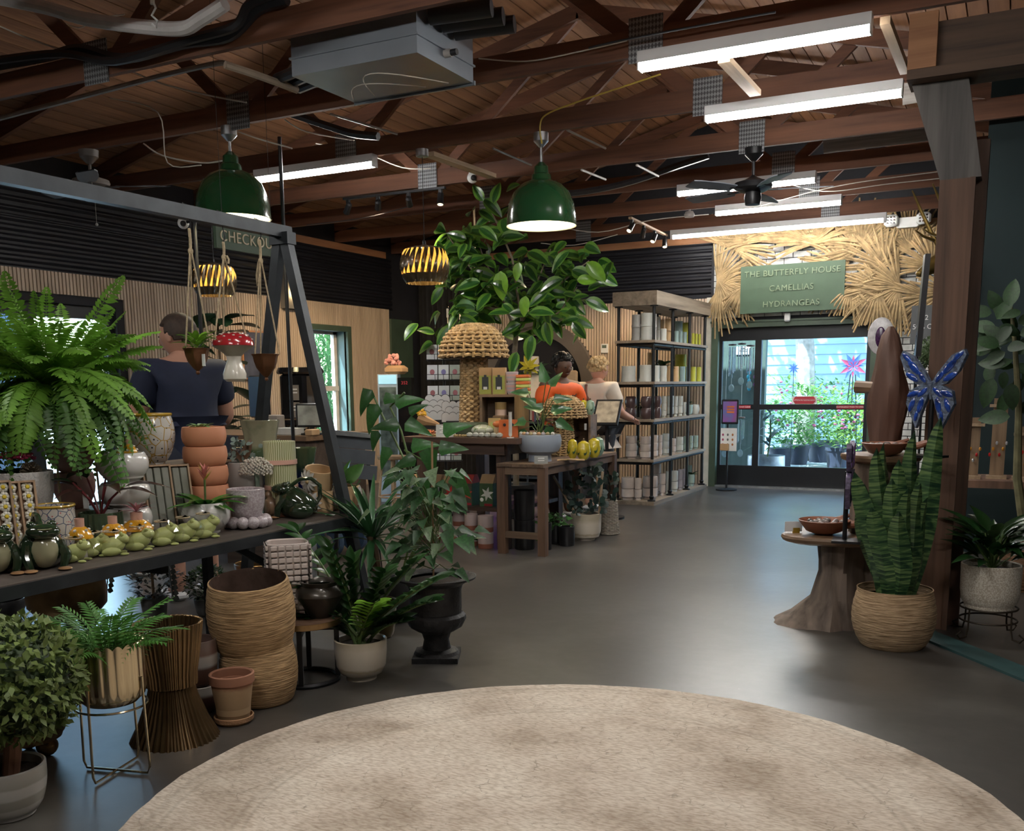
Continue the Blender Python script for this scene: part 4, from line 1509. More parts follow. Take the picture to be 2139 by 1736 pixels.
for (px_,hk,kn,rim,bot,w,lb) in ((395,477,525,728,778,60,'left copper hanging planter with a small green plant'),(542,500,545,740,787,62,'empty copper hanging planter beside the steel A-frame leg')):
    t,zk,zr,r=hanging('rope_planter',lb,px_,hk,kn,rim,w,AX_)
    h=r*1.65
    pot('bell_pot',t,[(.006,zr-h*.96),(r*.35,zr-h*.82),(r*.68,zr-h*.55),(r*.82,zr-h*.3),(r*.88,zr-h*.1),(r,zr)],COPPER,24,fn=facet,wall=.006,depth_=h*.5)
    MB().ell((0,0,zr-h*1.02),.010,n=8,h=6).build('finial',COPPER,t)
    if px_ == 395:
        soil(t,r*.8,zr-.02)
        lm_=leafmesh('hang',LEAFB,.38,.35,.25,'ovate')
        random.seed(4)
        for k in range(26):
            a=k*2.4
            leaf(t,lm_,(.02*math.cos(a),.02*math.sin(a),zr+.0+.002*k),(math.cos(a),math.sin(a),random.uniform(.2,1.3)),(0,0,1),random.uniform(.055,.10))
        MB().box((r*.9,-r*.3,zr-.055),(.018,.003,.055)).build('price_tag',WHITEPL,t,smooth=False)
    else:
        MB().tube([(-.012,0,zk),(-.03,0,zk-.07),(-.035,.01,zk-.12),(-.02,0,zk-.1)],.006,6).build('rope_tail',ROPE,t)
MUSHRED=M('mushroom_red',(0.36,0.015,0.022),.2,var=.15,coat=.7)
MUSHCR=M('mushroom_cream',(0.60,0.56,0.48),.25,var=.06,coat=.5)
t,zk,zr,r=hanging('mushroom_planter','red capped ceramic mushroom with white spots hanging on rope',466,505,538,712,80,AX_)
r=m(43,PX(478,712,AX_))
mz=zr-.02
mo=Vector((m(12,PX(478,712,AX_)),0,0))
cp=MB().lathe([(r,-.005),(r*.985,.012),(r*.86,.035),(r*.6,.052),(r*.3,.058),(.001,.059)],32,c=mo+Vector((0,0,mz))).build('cap',MUSHRED,t)
MB().lathe([(r*.36,-.055),(r*.55,-.035),(r*.9,-.012),(r,-.004)],64,c=mo+Vector((0,0,mz)),fn=lambda a,q,z: q*(1+.015*math.sin(a*32))).build('gills',M('mushroom_gills',(0.40,0.36,0.29),.5),t)
MB().lathe([(r*.36,-.055),(r*.33,-.075),(r*.42,-.10),(r*.56,-.14),(r*.55,-.165),(r*.40,-.178)][::-1],24,c=mo+Vector((0,0,mz))).build('stem',MUSHCR,t)
random.seed(12)
for k in range(34):
    a=k*2.4; q=r*math.sqrt((k+1)/36)
    zc_=float(np.interp(q/r,[0,.3,.6,.86,.985,1],[.059,.058,.052,.035,.012,-.005]))
    MB().ell(mo+Vector((q*math.cos(a),q*math.sin(a),mz+zc_)),(.0075,.0075,.004),n=7,h=4).build('spot',MUSHCR,cp)
MB().tube([(.0,0,zk),(.02,0,zk+.005),(.03,0,zk-.01),(.026,0,zk-.03)],.005,6).build('rope_tail',ROPE,t)


# ---- frog pitchers
FROGG=M('dark_green_glaze',(0.018,0.032,0.016),.12,var=.5,scale=20,coat=.8)
FROGB=M('cream_belly_glaze',(0.30,0.28,0.17),.2,var=.25,scale=8,coat=.7)
FROGF=M('tan_foot_glaze',(0.34,0.19,0.09),.3,coat=.6)


def frog_pitcher(label,loc,H,rz):
    t=thing('frog_pitcher',label,'pitcher',loc,rz,group='glazed frog pitchers')
    s=H; t.scale=(1.2,1.2,1)
    b=MB()
    b.ell((0,0,s*.40),(s*.33,s*.40,s*.42),n=20,h=14,fn=lambda p: Vector((p.x*(1.05-.18*p.z),p.y*(1.05-.22*p.z)+(.30*max(p.z,0)),p.z)))
    b.build('body',FROGG,t)
    MB().ell((0,s*.20,s*.38),(s*.24,s*.27,s*.36),n=18,h=12).build('belly',FROGB,t)
    MB().ell((0,s*.30,s*.74),(s*.26,s*.24,s*.15),n=18,h=10).build('head',FROGG,t)
    MB().lathe([(s*.10,0),(s*.12,.02*s),(s*.10,.03*s),(s*.07,0)],14,c=(0,s*.44,s*.79)).build('spout',FROGB,t)
    for q in (-1,1):
        MB().ell((q*s*.15,s*.22,s*.86),s*.075,n=10,h=8).build('eye',FROGG,t)
        MB().tube([(q*s*.24,s*.22,s*.52),(q*s*.29,s*.36,s*.28),(q*s*.24,s*.40,.03*s)],[s*.08,s*.075,s*.06],8).build('front_leg',FROGG,t)
        MB().ell((q*s*.25,s*.47,s*.035),(s*.11,s*.13,s*.035),n=10,h=6).build('front_foot',FROGF,t)
        MB().ell((q*s*.34,-s*.12,s*.20),(s*.13,s*.27,s*.20),n=12,h=8).build('haunch',FROGG,t)
    MB().tube([(0,s*.12,s*.82),(0,-s*.08,s*.98),(0,-s*.32,s*1.0),(0,-s*.50,s*.82),(0,-s*.50,s*.52),(0,-s*.38,s*.30)],s*.05,8).build('handle',FROGG,t)
    return t


p=stand(90,1190,ZS,30)
frog_pitcher('dark green frog pitcher with looped handle, second from the left edge',p,m(108,p),math.radians(-118))
p=stand(-8,1200,ZS,30)
frog_pitcher('frog pitcher cut off by the left edge of the picture',p,m(108,p),math.radians(-118))
p=stand(622,1083,ZS,25)
frog_pitcher('dark green frog pitcher beside the daisy pots',p,m(80,p),math.radians(120))

# ---- frog soaps in cellophane
SOAP=M('pale_green_soap',(0.42,0.46,0.16),.5,var=.1)
CELLO=GLASS('cellophane',(1,1,1),.97,.06,1.9)
so=[(157,1177,'nearest the dark frog pitcher'),(196,1165,'behind the first two soaps'),(237,1163,'third from the left, before the small yellow vase'),(290,1152,'below the pink air plant'),(341,1142,'middle right of the row'),(385,1134,'second from the right end'),(427,1126,'at the right end before the white pot')]
for k,(x,y,lb) in enumerate(so):
    p=stand(x,y,ZS,22)
    s=m(46,p)
    t=thing('frog_soap','pale green frog soap in clear wrap, '+lb,'soap',p,math.radians(-60+(k*37) % 25),group='wrapped frog soaps')
    b=MB()
    b.ell((0,0,s*.42),(s*.42,s*.55,s*.42),n=12,h=8,fn=lambda q: Vector((q.x,q.y+.25*q.z,q.z)))
    b.ell((0,s*.42,s*.72),(s*.32,s*.32,s*.25),n=10,h=7)
    for q in (-1,1):
        b.ell((q*s*.20,s*.40,s*.93),s*.10,n=7,h=5)
        b.ell((q*s*.42,-s*.1,s*.22),(s*.16,s*.42,s*.2),n=9,h=6)
        b.ell((q*s*.36,s*.45,s*.07),(s*.13,s*.2,s*.07),n=8,h=5)
    b.build('soap',SOAP,t)
    random.seed(50+k)
    b=MB()
    b.ell((0,.1*s,s*.55),(s*.66,s*.85,s*.60),n=16,h=9,fn=lambda q: q*random.uniform(.86,1.08))
    b.build('wrapper',CELLO,t,smooth=False)
    b=MB()
    for q in range(9):
        a=q*.7
        b.add([(0,0,s*1.05),(.25*s*math.cos(a),.25*s*math.sin(a),s*1.4),(.25*s*math.cos(a+.5),.25*s*math.sin(a+.5),s*1.45),(.0,.02,s*1.1)],[(0,1,2,3)])
    b.build('wrapper_tuft',CELLO,t,smooth=False)
    MB().tube([(.03*math.cos(2*PI*i/10),.03*math.sin(2*PI*i/10),s*1.1) for i in range(10)],.003,5,closed=True).build('ribbon',ROPE,t)

# ---- yellow mushroom bud vases
YCAP=M('amber_mushroom_glaze',(0.62,0.30,0.02),.2,var=.25,scale=8,coat=.7)
PNECK=M('peach_glaze',(0.62,0.36,0.28),.3,coat=.4)
mv=[(172,1140,ZS,.5,'behind the second soap'),(240,1128,ZS,.5,'in the middle of the soap row'),(290,1110,ZS,.62,'holding a pink air plant'),(297,950,None,.5,'standing on the white bowl stack')]
vases=[]
for k,(x,y,z,f,lb) in enumerate(mv):
    if z is None:
        continue
    p=onsh(x,SX-.21)
    r=m(26 if k != 2 else 33,p); h=ztop(p,(1083,1078,1070)[k])-ZS
    vases.append((p,r,h,lb,k))


def mushvase(p,r,h,lb,k):
    t=thing('mushroom_vase','yellow spotted mushroom bud vase '+lb,'vase',p,group='yellow mushroom vases')
    MB().lathe([(r*.4,0),(r*.45,.004),(r*.40,h*.3),(r*.36,h*.56)],18).build('stem',MUSHCR,t)
    c=MB().lathe([(r*.42,h*.50),(r,h*.51),(r*.99,h*.56),(r*.78,h*.69),(r*.45,h*.79),(r*.34,h*.8)],24).build('cap',YCAP,t)
    MB().lathe([(r*.36,h*.78),(r*.38,h),(r*.30,h),(r*.29,h*.85)],18).build('neck',PNECK,t)
    for q in range(10):
        a=q*2*PI/10
        rr,zz=(r*.92,h*.61) if q % 2 else (r*.70,h*.715)
        MB().ell((rr*math.cos(a),rr*math.sin(a),zz),(.007,.007,.006),n=7,h=5).build('spot',MUSHCR,c)
    if k == 2:
        PK=M('pink_air_plant',(0.42,0.17,0.20),.5,rnd=.3,trans=.2)
        lp=leafmesh('air',PK,.13,.55,.4,'lance')
        for q in range(14):
            a=q*2.4
            leaf(t,lp,(0,0,h),(math.cos(a),math.sin(a),random.uniform(.3,1.8)),(0,0,1),random.uniform(.06,.10))
    return t


for v in vases:
    mushvase(*v)

# ---- daisy soap trays leaning on the riser
TRAYW=WOOD('thin_tray_wood',(0.22,0.13,0.07),(0.42,0.28,0.17),'Z')
DAISYW=M('soap_white',(0.66,0.64,0.56),.5,var=.04)
DAISYY=M('soap_yellow',(0.68,0.50,0.02),.5,var=.05)
for k,(x,lb) in enumerate(((8,'cut by the left picture edge'),(58,'right of the other, behind the frog pitcher'))):
    pz=onsh(x,SX-.42)
    h=ztop(pz,1005)-ZS
    t=thing('daisy_soap_tray','wooden tray with rows of daisy soaps, '+lb,'soap tray',pz,math.radians(-25),group='daisy soap trays')
    w=m(62,pz)
    t.rotation_euler=(math.radians(-14),0,math.radians(62))
    MB().box2((-w/2,.0,0),(w/2,.008,h)).build('back',TRAYW,t,smooth=False)
    for x0 in (-w/2,-.004,w/2-.008):
        MB().box2((x0,-.028,0),(x0+.008,0,h)).build('divider',TRAYW,t,smooth=False)
    for z0 in (0,h-.008):
        MB().box2((-w/2,-.028,z0),(w/2,0,z0+.008)).build('rim',TRAYW,t,smooth=False)
    for s in (-1,1):
        for q in range(8):
            zz=h*(q+.55)/8.2
            d=MB(); 
            for a in range(7):
                d.ell((s*w/4+w*.11*math.cos(a*.9),-.012,zz+w*.11*math.sin(a*.9)),(w*.085,.010,w*.085),n=7,h=4)
            d=d.build('daisy_soap',DAISYW,t)
            MB().ell((s*w/4,-.022,zz),(w*.075,.006,w*.075),n=8,h=4).build('soap_centre',DAISYY,d)

# grey soap trays leaning in front of the riser
SOAPG=M('grey_green_soap',(0.16,0.165,0.13),.3,var=.15,coat=.3)
for k,(x,lb) in enumerate(((342,'behind the middle frog soaps'),(380,'beside the terracotta bowl stack'))):
    pz=onsh(x,SX-.42)
    h=ztop(pz,970)-ZS
    t=thing('bar_soap_tray','wooden tray of long grey soap bars '+lb,'soap tray',pz,group='grey soap trays')
    t.rotation_euler=(math.radians(-14),0,math.radians(62))
    w=m(58,pz)
    MB().box2((-w/2,0,0),(w/2,.008,h)).build('back',TRAYW,t,smooth=False)
    for x0 in (-w/2,w/2-.008):
        MB().box2((x0,-.03,0),(x0+.008,0,h)).build('side',TRAYW,t,smooth=False)
    for z0 in (0,h-.01):
        MB().box2((-w/2,-.03,z0),(w/2,0,z0+.008)).build('rim',TRAYW,t,smooth=False)
    for q in range(3):
        MB().bbox((-w/2+.014+(w-.02)*(q+.45)/3,-.012,h/2),((w-.03)/3,.024,h*.93),.006).build('soap_bar',SOAPG,t)

# ---- pots along the shelf
def simple_pot(name,label,loc,prof,mat,cat='pot',group=None,n=32,fn=None,rz=0,wall=.008,part='body',depth_=None):
    t=thing(name,label,cat,loc,rz,group)
    _,zi=pot(part,t,prof,mat,n,fn,wall,depth_)
    return t,zi


FLORAL=None


def floral_mat(name,base,c1,c2,sc=28):
    mt,nt,bs=_new(name)
    tc=nt.nodes.new('ShaderNodeTexCoord')
    v=nt.nodes.new('ShaderNodeTexVoronoi'); v.inputs['Scale'].default_value=sc
    nt.links.new(tc.outputs['Object'],v.inputs[0])
    r1=_ramp(nt,v.outputs['Distance'],[(0.16,(1,1,1)),(0.20,(0,0,0))])
    v2=nt.nodes.new('ShaderNodeTexVoronoi'); v2.inputs['Scale'].default_value=sc*.45
    v2.feature='DISTANCE_TO_EDGE'
    nt.links.new(tc.outputs['Object'],v2.inputs[0])
    r2=_ramp(nt,v2.outputs['Distance'],[(0.02,(1,1,1)),(0.05,(0,0,0))])
    m1=nt.nodes.new('ShaderNodeMix'); m1.data_type='RGBA'
    m1.inputs[6].default_value=(*base,1); m1.inputs[7].default_value=(*c1,1)
    nt.links.new(r1.outputs[0],m1.inputs[0])
    m2=nt.nodes.new('ShaderNodeMix'); m2.data_type='RGBA'
    nt.links.new(r2.outputs[0],m2.inputs[0]); nt.links.new(m1.outputs[2],m2.inputs[6]); m2.inputs[7].default_value=(*c2,1)
    nt.links.new(m2.outputs[2],bs.inputs['Base Color'])
    bs.inputs['Roughness'].default_value=.2; bs.inputs['Coat Weight'].default_value=.6
    return mt


FL1=floral_mat('painted_floral',(0.60,0.56,0.50),(0.50,0.12,0.12),(0.06,0.09,0.16),60)
FL2=floral_mat('painted_paisley',(0.58,0.55,0.50),(0.03,0.035,0.05),(0.42,0.26,0.05),42)
YRIM=M('mustard_rim',(0.48,0.30,0.03),.25,coat=.6)
# painted round pot, lower left
p=onsh(120,SX-.42); r=m(40,p); h=ztop(p,1056)-ZS
t,zi=simple_pot('painted_pot','small floral painted pot with mustard rim behind the frog pitcher',p,cup(r*.8,r,h,bulge=r*.08),FL1)
MB().tube([(r*math.cos(2*PI*i/28),r*math.sin(2*PI*i/28),h) for i in range(28)],.006,6,closed=True).build('rim',YRIM,t)
# big paisley pot on the riser
p=onsh(318,XB-.02,ZR); r=m(50,p); h=ztop(p,866)-ZR
t,zi=simple_pot('paisley_pot','large cream pot painted with dark paisley beside the fern',p,cup(r*.62,r*.86,h,bulge=r*.22),FL2)
MB().tube([(r*.87*math.cos(2*PI*i/28),r*.87*math.sin(2*PI*i/28),h) for i in range(28)],.008,6,closed=True).build('rim',YRIM,t)
# white textured pot with pink kalanchoe (far left)
WTEX=M('white_dimpled_glaze',(0.56,0.54,0.52),.4,var=.08,bump=.9,bscale=55,coat=.2)
p=onsh(50,XB+.01,ZL); r=m(64,p); h=ztop(p,985)-ZL
t,zi=simple_pot('dimpled_pot','wide white dimpled pot with pink flowers at the left edge',p,cup(r*.75,r,h,bulge=r*.06),WTEX,'potted plant')
soil(t,r*.88,zi)
b=MB(); random.seed(77)
for k in range(90):
    a=k*2.4; q=r*.7*math.sqrt(k/90)
    b.ell((q*math.cos(a)-r*.3,q*math.sin(a),h+.05+.03*(1-q/r)+random.uniform(-.008,.008)),(.011,.011,.006),n=6,h=3)
stuff(b.build('blossom',M('kalanchoe_pink',(0.55,0.03,0.12),.5,var=.2),t))
lmk=leafmesh('kal',LEAFD,.7,.2,.2,'ovate')
for k in range(26):
    a=k*2.4
    leaf(t,lmk,(.3*r*math.cos(a)-r*.3,.3*r*math.sin(a),h-.01),(math.cos(a),math.sin(a),random.uniform(.1,.8)),(0,0,1),.07)
# dried moss ball plant right of it
for k in range(1):
    b=MB()
    for q in range(160):
        a=random.random()*2*PI; e=random.uniform(-.2,1.3)
        b.bar((r*.55,0,h+.0),Vector((r*.55,0,h))+Vector((math.cos(a)*math.cos(e),math.sin(a)*math.cos(e),math.sin(e)))*.045,.0025,.0025)
    stuff(b.build('dried_moss',M('dried_moss',(0.16,0.12,0.08),.9,rnd=.2),t))
# pink petal pots (two stacked) behind the gilt stand
p=onsh(160,XB-.05,ZL); r=m(50,p)
p2=Vector((p.x-.06,p.y+.05,ZL))
h1=ztop(p,990)-ZL
t,zi=simple_pot('petal_pot','lower dusty pink petal pot under the other pink one',p2,cup(r*.5,r*.78,h1,bulge=r*.15),PINKGL,group='dusty pink petal pots',fn=lambda a,q,z: q*(1+.04*math.sin(5*a)))
h2=ztop(p,922)-ZL-h1
t,zi=simple_pot('petal_pot','upper dusty pink petal pot with leafy scalloped rim',p2+Vector((0,0,h1)),cup(r*.55,r,h2,bulge=r*.12),PINKGL,group='dusty pink petal pots',fn=lambda a,q,z: (q*(1+.05*math.sin(5*a)),z+(.018*math.sin(5*a+1) if z > h2*.9 else 0)))
for k in range(8):
    a=k*.8
    leaf(t,leafmesh('hang',LEAFB,.38,.35,.25,'ovate'),(0,0,h2*.8),(math.cos(a),math.sin(a),.8),(0,0,1),.09)
# green ribbed pot with dark red philodendron
RIBG=M('ribbed_green_glaze',(0.055,0.085,0.045),.3,var=.35,coat=.5)
p=onsh(215,SX-.42); r=m(42,p); h=ztop(p,1070)-ZS
t,zi=simple_pot('ribbed_pot','green ribbed pot with dark red leaved philodendron on the shelf',p,cup(r*.72,r,h,bulge=r*.1),RIBG,'potted plant',n=96,fn=lambda a,q,z: q*(1+.03*math.sin(24*a)))
soil(t,r*.85,h*.85)
DRED=M('dark_red_leaf',(0.055,0.022,0.018),.3,var=.4,scale=3,rnd=.4,coat=.4,trans=.1)
lmr=leafmesh('philo',DRED,.36,.45,.3,'lance')
lmg=leafmesh('philo',LEAFD,.36,.45,.3,'lance')
for k,(a,e,s) in enumerate(((2.9,.75,.20),(3.4,1.2,.17),(.2,.65,.20),(-.3,.4,.18),(1.6,1.6,.16),(4.4,.5,.15),(5.4,.9,.17),(2.4,1.4,.2))):
    a += _yaw
    st_=Vector((math.cos(a)*.10,math.sin(a)*.10,.10+.05*e))
    MB().tube([(0,0,h*.8),st_*.5+Vector((0,0,h*.8+.02)),st_+Vector((0,0,h*.8))],.004,5).build('petiole',M('red_stem',(0.16,0.025,0.03),.4),t)
    leaf(t,(lmr,lmg)[k % 3 == 1],st_+Vector((0,0,h*.8)),(math.cos(a),math.sin(a),.35),(0,0,1),s)
MB().box((-.06,-.02,h+.045),(.032,.003,.06)).build('price_tag',WHITEPL,t,smooth=False)
# stack of three white bowls
p=onsh(268,SX-.45); r=m(52,p)
zz=ZS
tops=[1000+100,1025,950]
lv=[ZS,ztop(p,1062),ztop(p,1010),ztop(p,948)]
for k in range(3):
    h=lv[k+1]-lv[k]
    t,zi=simple_pot('white_bowl',['bottom','middle','top'][k]+' glossy white bowl of the stack of three',Vector((p.x,p.y,lv[k])),bowl(r,r*.86,h+.004,.6),WGLAZE,'bowl','stacked white bowls')
v=mushvase(Vector((p.x+.03,p.y,lv[3]-.06)),r*.42,m(60,p),'standing in the top white bowl',3)
# terracotta stack of five
p=onsh(437,SX-.5); r=m(45,p)
ys=[1045,1003,978,952,925,890]
lv=[ZS]+[ztop(p,y) for y in ys[1:]]
lv=[ZS,ZS+(ztop(p,892)-ZS)*.2,ZS+(ztop(p,892)-ZS)*.4,ZS+(ztop(p,892)-ZS)*.6,ZS+(ztop(p,892)-ZS)*.8,ztop(p,892)]
for k in range(5):
    h=lv[k+1]-lv[k]
    t,zi=simple_pot('terracotta_bowl',['lowest','second','third','fourth','top'][k]+' bowl in the stack of smooth terracotta bowls'+(', planted with a succulent' if k == 4 else ''),Vector((p.x,p.y,lv[k])),[(r*.80,0),(r*.86,h*.06),(r*.95,h*.25),(r,h*.5),(r*.985,h*.8),(r*.95,h)],TERRA,'bowl','stacked terracotta bowls')
lms=leafmesh('succ',M('pale_succulent',(0.16,0.30,0.10),.45,rnd=.2,trans=.15),.5,.3,.3,'ovate')
for k in range(16):
    a=k*2.4
    leaf(t,lms,(-.02+.02*math.cos(a),.02*math.sin(a),h),(math.cos(a),math.sin(a),random.uniform(.1,.9)),(0,0,1),.05)
# white round pot with bromeliad
p=stand(433,1118,ZS,38); r=m(50,p); h=ztop(p,1050)-ZS
t,zi=simple_pot('round_white_pot','round glossy white pot with pink and yellow bromeliad',p,bowl(r,r*.80,h,.55),WGLAZE,'potted plant')
soil(t,r*.72,h*.88)
lmb=leafmesh('brom',M('bromeliad_leaf',(0.055,0.19,0.025),.3,rnd=.25,coat=.4,trans=.2),.30,.45,.3,'strap')
for k in range(18):
    a=k*2.4
    leaf(t,lmb,(.01*math.cos(a),.01*math.sin(a),h*.85),(math.cos(a),math.sin(a),.35+.10*(k % 6)),(0,0,1),random.uniform(.13,.19))
MB().tube([(0,0,h*.85),(.005,0,h+.12)],.005,6).build('flower_stalk',STEMG,t)
lmp=leafmesh('bract',M('bract_pink',(0.60,0.20,0.17),.5,rnd=.15,trans=.2),.25,.1,.4,'lance')
lmy=leafmesh('bract',M('bract_yellow',(0.55,0.45,0.08),.5,trans=.2),.25,.1,.4,'lance')
for k in range(18):
    a=k*2.4
    leaf(t,lmp if k % 3 else lmy,(.004,0,h+.10+.002*k),(math.cos(a),math.sin(a),1.2+.1*k),(0,0,1),.06,name='bract')
# lavender speckled cup on bead saucer
p=stand(517,1106,ZS,38); r=m(39,p); h=ztop(p,1022)-ZS
bt=.026
t=thing('bead_saucer','lavender saucer made of ceramic beads under the speckled cup','saucer',p)
rb_=r*1.02
for k in range(12):
    a=2*PI*k/12
    MB().ell((rb_*math.cos(a),rb_*math.sin(a),m(13,p)),m(13,p),n=14,h=10).build('bead',LAVS,t)
MB().lathe([(rb_,.012),(rb_,.022),(0.001,.022)],24).build('plate',LAVS,t)
t,zi=simple_pot('speckled_cup','lavender speckled cup pot standing on a bead saucer',p+Vector((0,0,.022)),cup(r*.62,r,h-.02,bulge=r*.1),LAVS)
# bird shaped vase
p=onsh(567,SX-.36); s=m(52,p)
BIRD=M('bird_brown_glaze',(0.20,0.125,0.075),.3,var=.2,coat=.5)
t=thing('bird_vase','small brown ceramic bird between speckled cup and frog','figurine',p,math.radians(70))
MB().ell((0,0,s*.42),(s*.26,s*.30,s*.42),n=14,h=10).build('body',BIRD,t)
MB().ell((.0,s*.12,s*.88),(s*.17,s*.19,s*.17),n=12,h=8).build('head',BIRD,t)
MB().tube([(0,s*.26,s*.9),(0,s*.44,s*.86)],[s*.06,.001],8).build('beak',M('beak_tan',(0.30,0.19,0.09),.4),t)
for q in (-1,1):
    MB().ell((q*s*.24,-.05*s,s*.42),(s*.06,s*.22,s*.32),n=10,h=7).build('wing',BIRD,t)
    MB().ell((q*s*.14,s*.22,s*.93),s*.025,n=6,h=5).build('eye',BLACKPLASTIC,t)
# brown glazed pot with eucalyptus and brown magnolia leaves
p=onsh(513,SX-.52); r=m(40,p); h=ztop(p,965)-ZS
BRG=BAND('brown_grey_glaze',[(0.0,(0.16,0.075,0.03)),(.45,(0.20,0.12,0.06)),(.6,(0.30,0.28,0.26)),(1,(0.34,0.32,0.30))],h)
t,zi=simple_pot('glazed_pot','brown and grey glazed pot with dried eucalyptus and leathery leaves',p,cup(r*.6,r,h,bulge=r*.15),BRG,'potted plant')
EUC=M('eucalyptus_grey',(0.16,0.21,0.18),.6,rnd=.3,var=.2)
lme=leafmesh('euc',EUC,.9,.1,.1,'round',n=5)
for k in range(70):
    a=random.random()*2*PI; q=random.random()
    leaf(t,lme,(.10*q*math.cos(a)-.02,.10*q*math.sin(a),h+.13*random.random()*(1-.4*q)),(math.cos(a),math.sin(a),random.uniform(-.3,1)),(random.uniform(-1,1),-1,random.uniform(0,1)),.028)
lmn=leafmesh('magn',M('magnolia_brown',(0.14,0.075,0.04),.5,rnd=.2,var=.2),.38,.1,.2,'ovate')
for k,(a,e,s) in enumerate(((.3,2.6,.13),(2.8,.9,.11),(1.0,1.4,.10),(5.5,.8,.09))):
    a += _yaw
    leaf(t,lmn,(0,0,h),(math.cos(a),math.sin(a),e),(math.sin(a),-1,.2),s)
# white flower bunch in small glass vase
p=onsh(541,SX-.40)
t=thing('flower_bunch','rounded bunch of tiny cream flowers in a small glass vase','flowers',p)
hz=ztop(p,980)-ZS
MB().lathe([(.022,0),(.026,.03),(.018,hz*.5),(.016,hz*.62),(.014,hz*.62),(.014,.03)],16).build('vase',M('teal_glass',(0.20,0.32,0.30),.1,coat=.5,var=.05),t)
b=MB()
R_=m(34,p)
for k in range(230):
    u=1-1.35*(k+.5)/230; a=k*2.39996
    q=math.sqrt(max(0,1-u*u))
    rr_=R_*random.uniform(.82,1.05)
    b.ell((rr_*q*math.cos(a),rr_*q*math.sin(a),hz-.005+rr_*u*.75),(.0075,.0075,.006),n=5,h=3)
stuff(b.build('floret',M('cream_floret',(0.58,0.54,0.46),.7,var=.15),t))
MB().tube([(0,0,hz*.3),(0,0,hz)],.012,6).build('stem',M('pale_stem',(0.20,0.28,0.22),.6),t)
# three striped cylinders stacked
p=onsh(590,SX-.36); r=m(33,p)


def stripes(name,c1,c2,n=46):
    mt,nt,bs=_new(name)
    tc=nt.nodes.new('ShaderNodeTexCoord'); sx=nt.nodes.new('ShaderNodeSeparateXYZ'); nt.links.new(tc.outputs['Object'],sx.inputs[0])
    at=nt.nodes.new('ShaderNodeMath'); at.operation='ARCTAN2'; nt.links.new(sx.outputs[1],at.inputs[0]); nt.links.new(sx.outputs[0],at.inputs[1])
    nz=_noise(nt,12,2); ad=nt.nodes.new('ShaderNodeMath'); ad.operation='MULTIPLY_ADD'; ad.inputs[1].default_value=.12
    nt.links.new(nz.outputs[0],ad.inputs[0]); nt.links.new(at.outputs[0],ad.inputs[2])
    ml=nt.nodes.new('ShaderNodeMath'); ml.operation='MULTIPLY'; ml.inputs[1].default_value=n; nt.links.new(ad.outputs[0],ml.inputs[0])
    sn=nt.nodes.new('ShaderNodeMath'); sn.operation='SINE'; nt.links.new(ml.outputs[0],sn.inputs[0])
    r=_ramp(nt,sn.outputs[0],[(0.35,c1),(0.55,c2)])
    nt.links.new(r.outputs[0],bs.inputs['Base Color']); bs.inputs['Roughness'].default_value=.4
    return mt


STRP=stripes('green_striped_glaze',(0.55,0.54,0.34),(0.17,0.19,0.05))
lv=[ZS,ztop(p,1013),ztop(p,966),ztop(p,922)]
lv=[ZS,ZS+(lv[3]-ZS)*.36,ZS+(lv[3]-ZS)*.70,lv[3]]
for k in range(3):
    h=lv[k+1]-lv[k]
    t,zi=simple_pot('striped_cylinder',['lowest','middle','top'][k]+' green striped cylinder pot of the tall stack',Vector((p.x,p.y,lv[k])),[(r*.97,0),(r*.97,h*.12),(r,h*.13),(r,h)],STRP,group='stacked striped cylinders',n=40)
    MB().lathe([(r*1.07,-.001),(r*1.07,.022),(r*.9,.022)],40).build('pink_base',PNECK,t)
# ruffled green and blue glazed pots
GB=BAND('green_blue_drip',[(0.0,(0.008,0.012,0.09)),(.42,(0.008,0.014,0.10)),(.62,(0.035,0.075,0.045)),(.9,(0.075,0.11,0.05)),(1,(0.28,0.26,0.17))],.36,rough=.15,coat=.5,wob=.10,nsc=14)
for k,(x,X,yt,wpx,lb) in enumerate(((552,XB+.02,878,78,'large ruffled green and blue glazed pot behind the striped stack'),(640,SX-.52,935,52,'smaller ruffled green and blue glazed pot behind the daisy pots'))):
    p=onsh(x,X); r=m(wpx/2,p); h=ztop(p,yt)-ZS
    simple_pot('ruffled_pot',lb,p,[(r*.55,0),(r*.62,.02),(r*.66,h*.3),(r*.74,h*.6),(r*.86,h*.85),(r,h)],GB,group='ruffled drip-glazed pots',n=60,fn=lambda a,q,z: q*(1+.05*math.sin(8*a)*(z/h)))
# daisy relief pots
TAN=M('tan_stoneware',(0.55,0.37,0.20),.6,var=.08)
PETAL=M('white_petal_glaze',(0.60,0.57,0.54),.2,coat=.7,var=.06)


def daisy_pot(label,p,r,h,rz,tilt=0):
    t=thing('daisy_pot',label,'pot',p,rz,group='tan pots with white daisies')
    if tilt: t.rotation_euler=(tilt,.25,rz)
    pot('body',t,[(r*.92,0),(r*.97,.004),(r,h*.2),(r,h)],TAN,36,wall=.007)
    for aa in (-PI/2-.25,.55,2.6):
        c=Vector((r*math.cos(aa),r*math.sin(aa),h*.52))
        nrm=Vector((math.cos(aa),math.sin(aa),0)); tg=Vector((-math.sin(aa),math.cos(aa),0))
        for q in range(12):
            e=2*PI*q/12
            pm_=leafmesh('daisyp',PETAL,.36,.12,.35,'obovate',n=5)
            leaf(t,pm_,c+nrm*.004,tg*math.cos(e)+Vector((0,0,math.sin(e))),nrm,h*.56,name='petal')
        MB().ell(c+nrm*.008,(h*.09,h*.09,h*.09),n=8,h=6).build('flower_centre',M('daisy_centre',(0.50,0.36,0.18),.6),t)
    return t


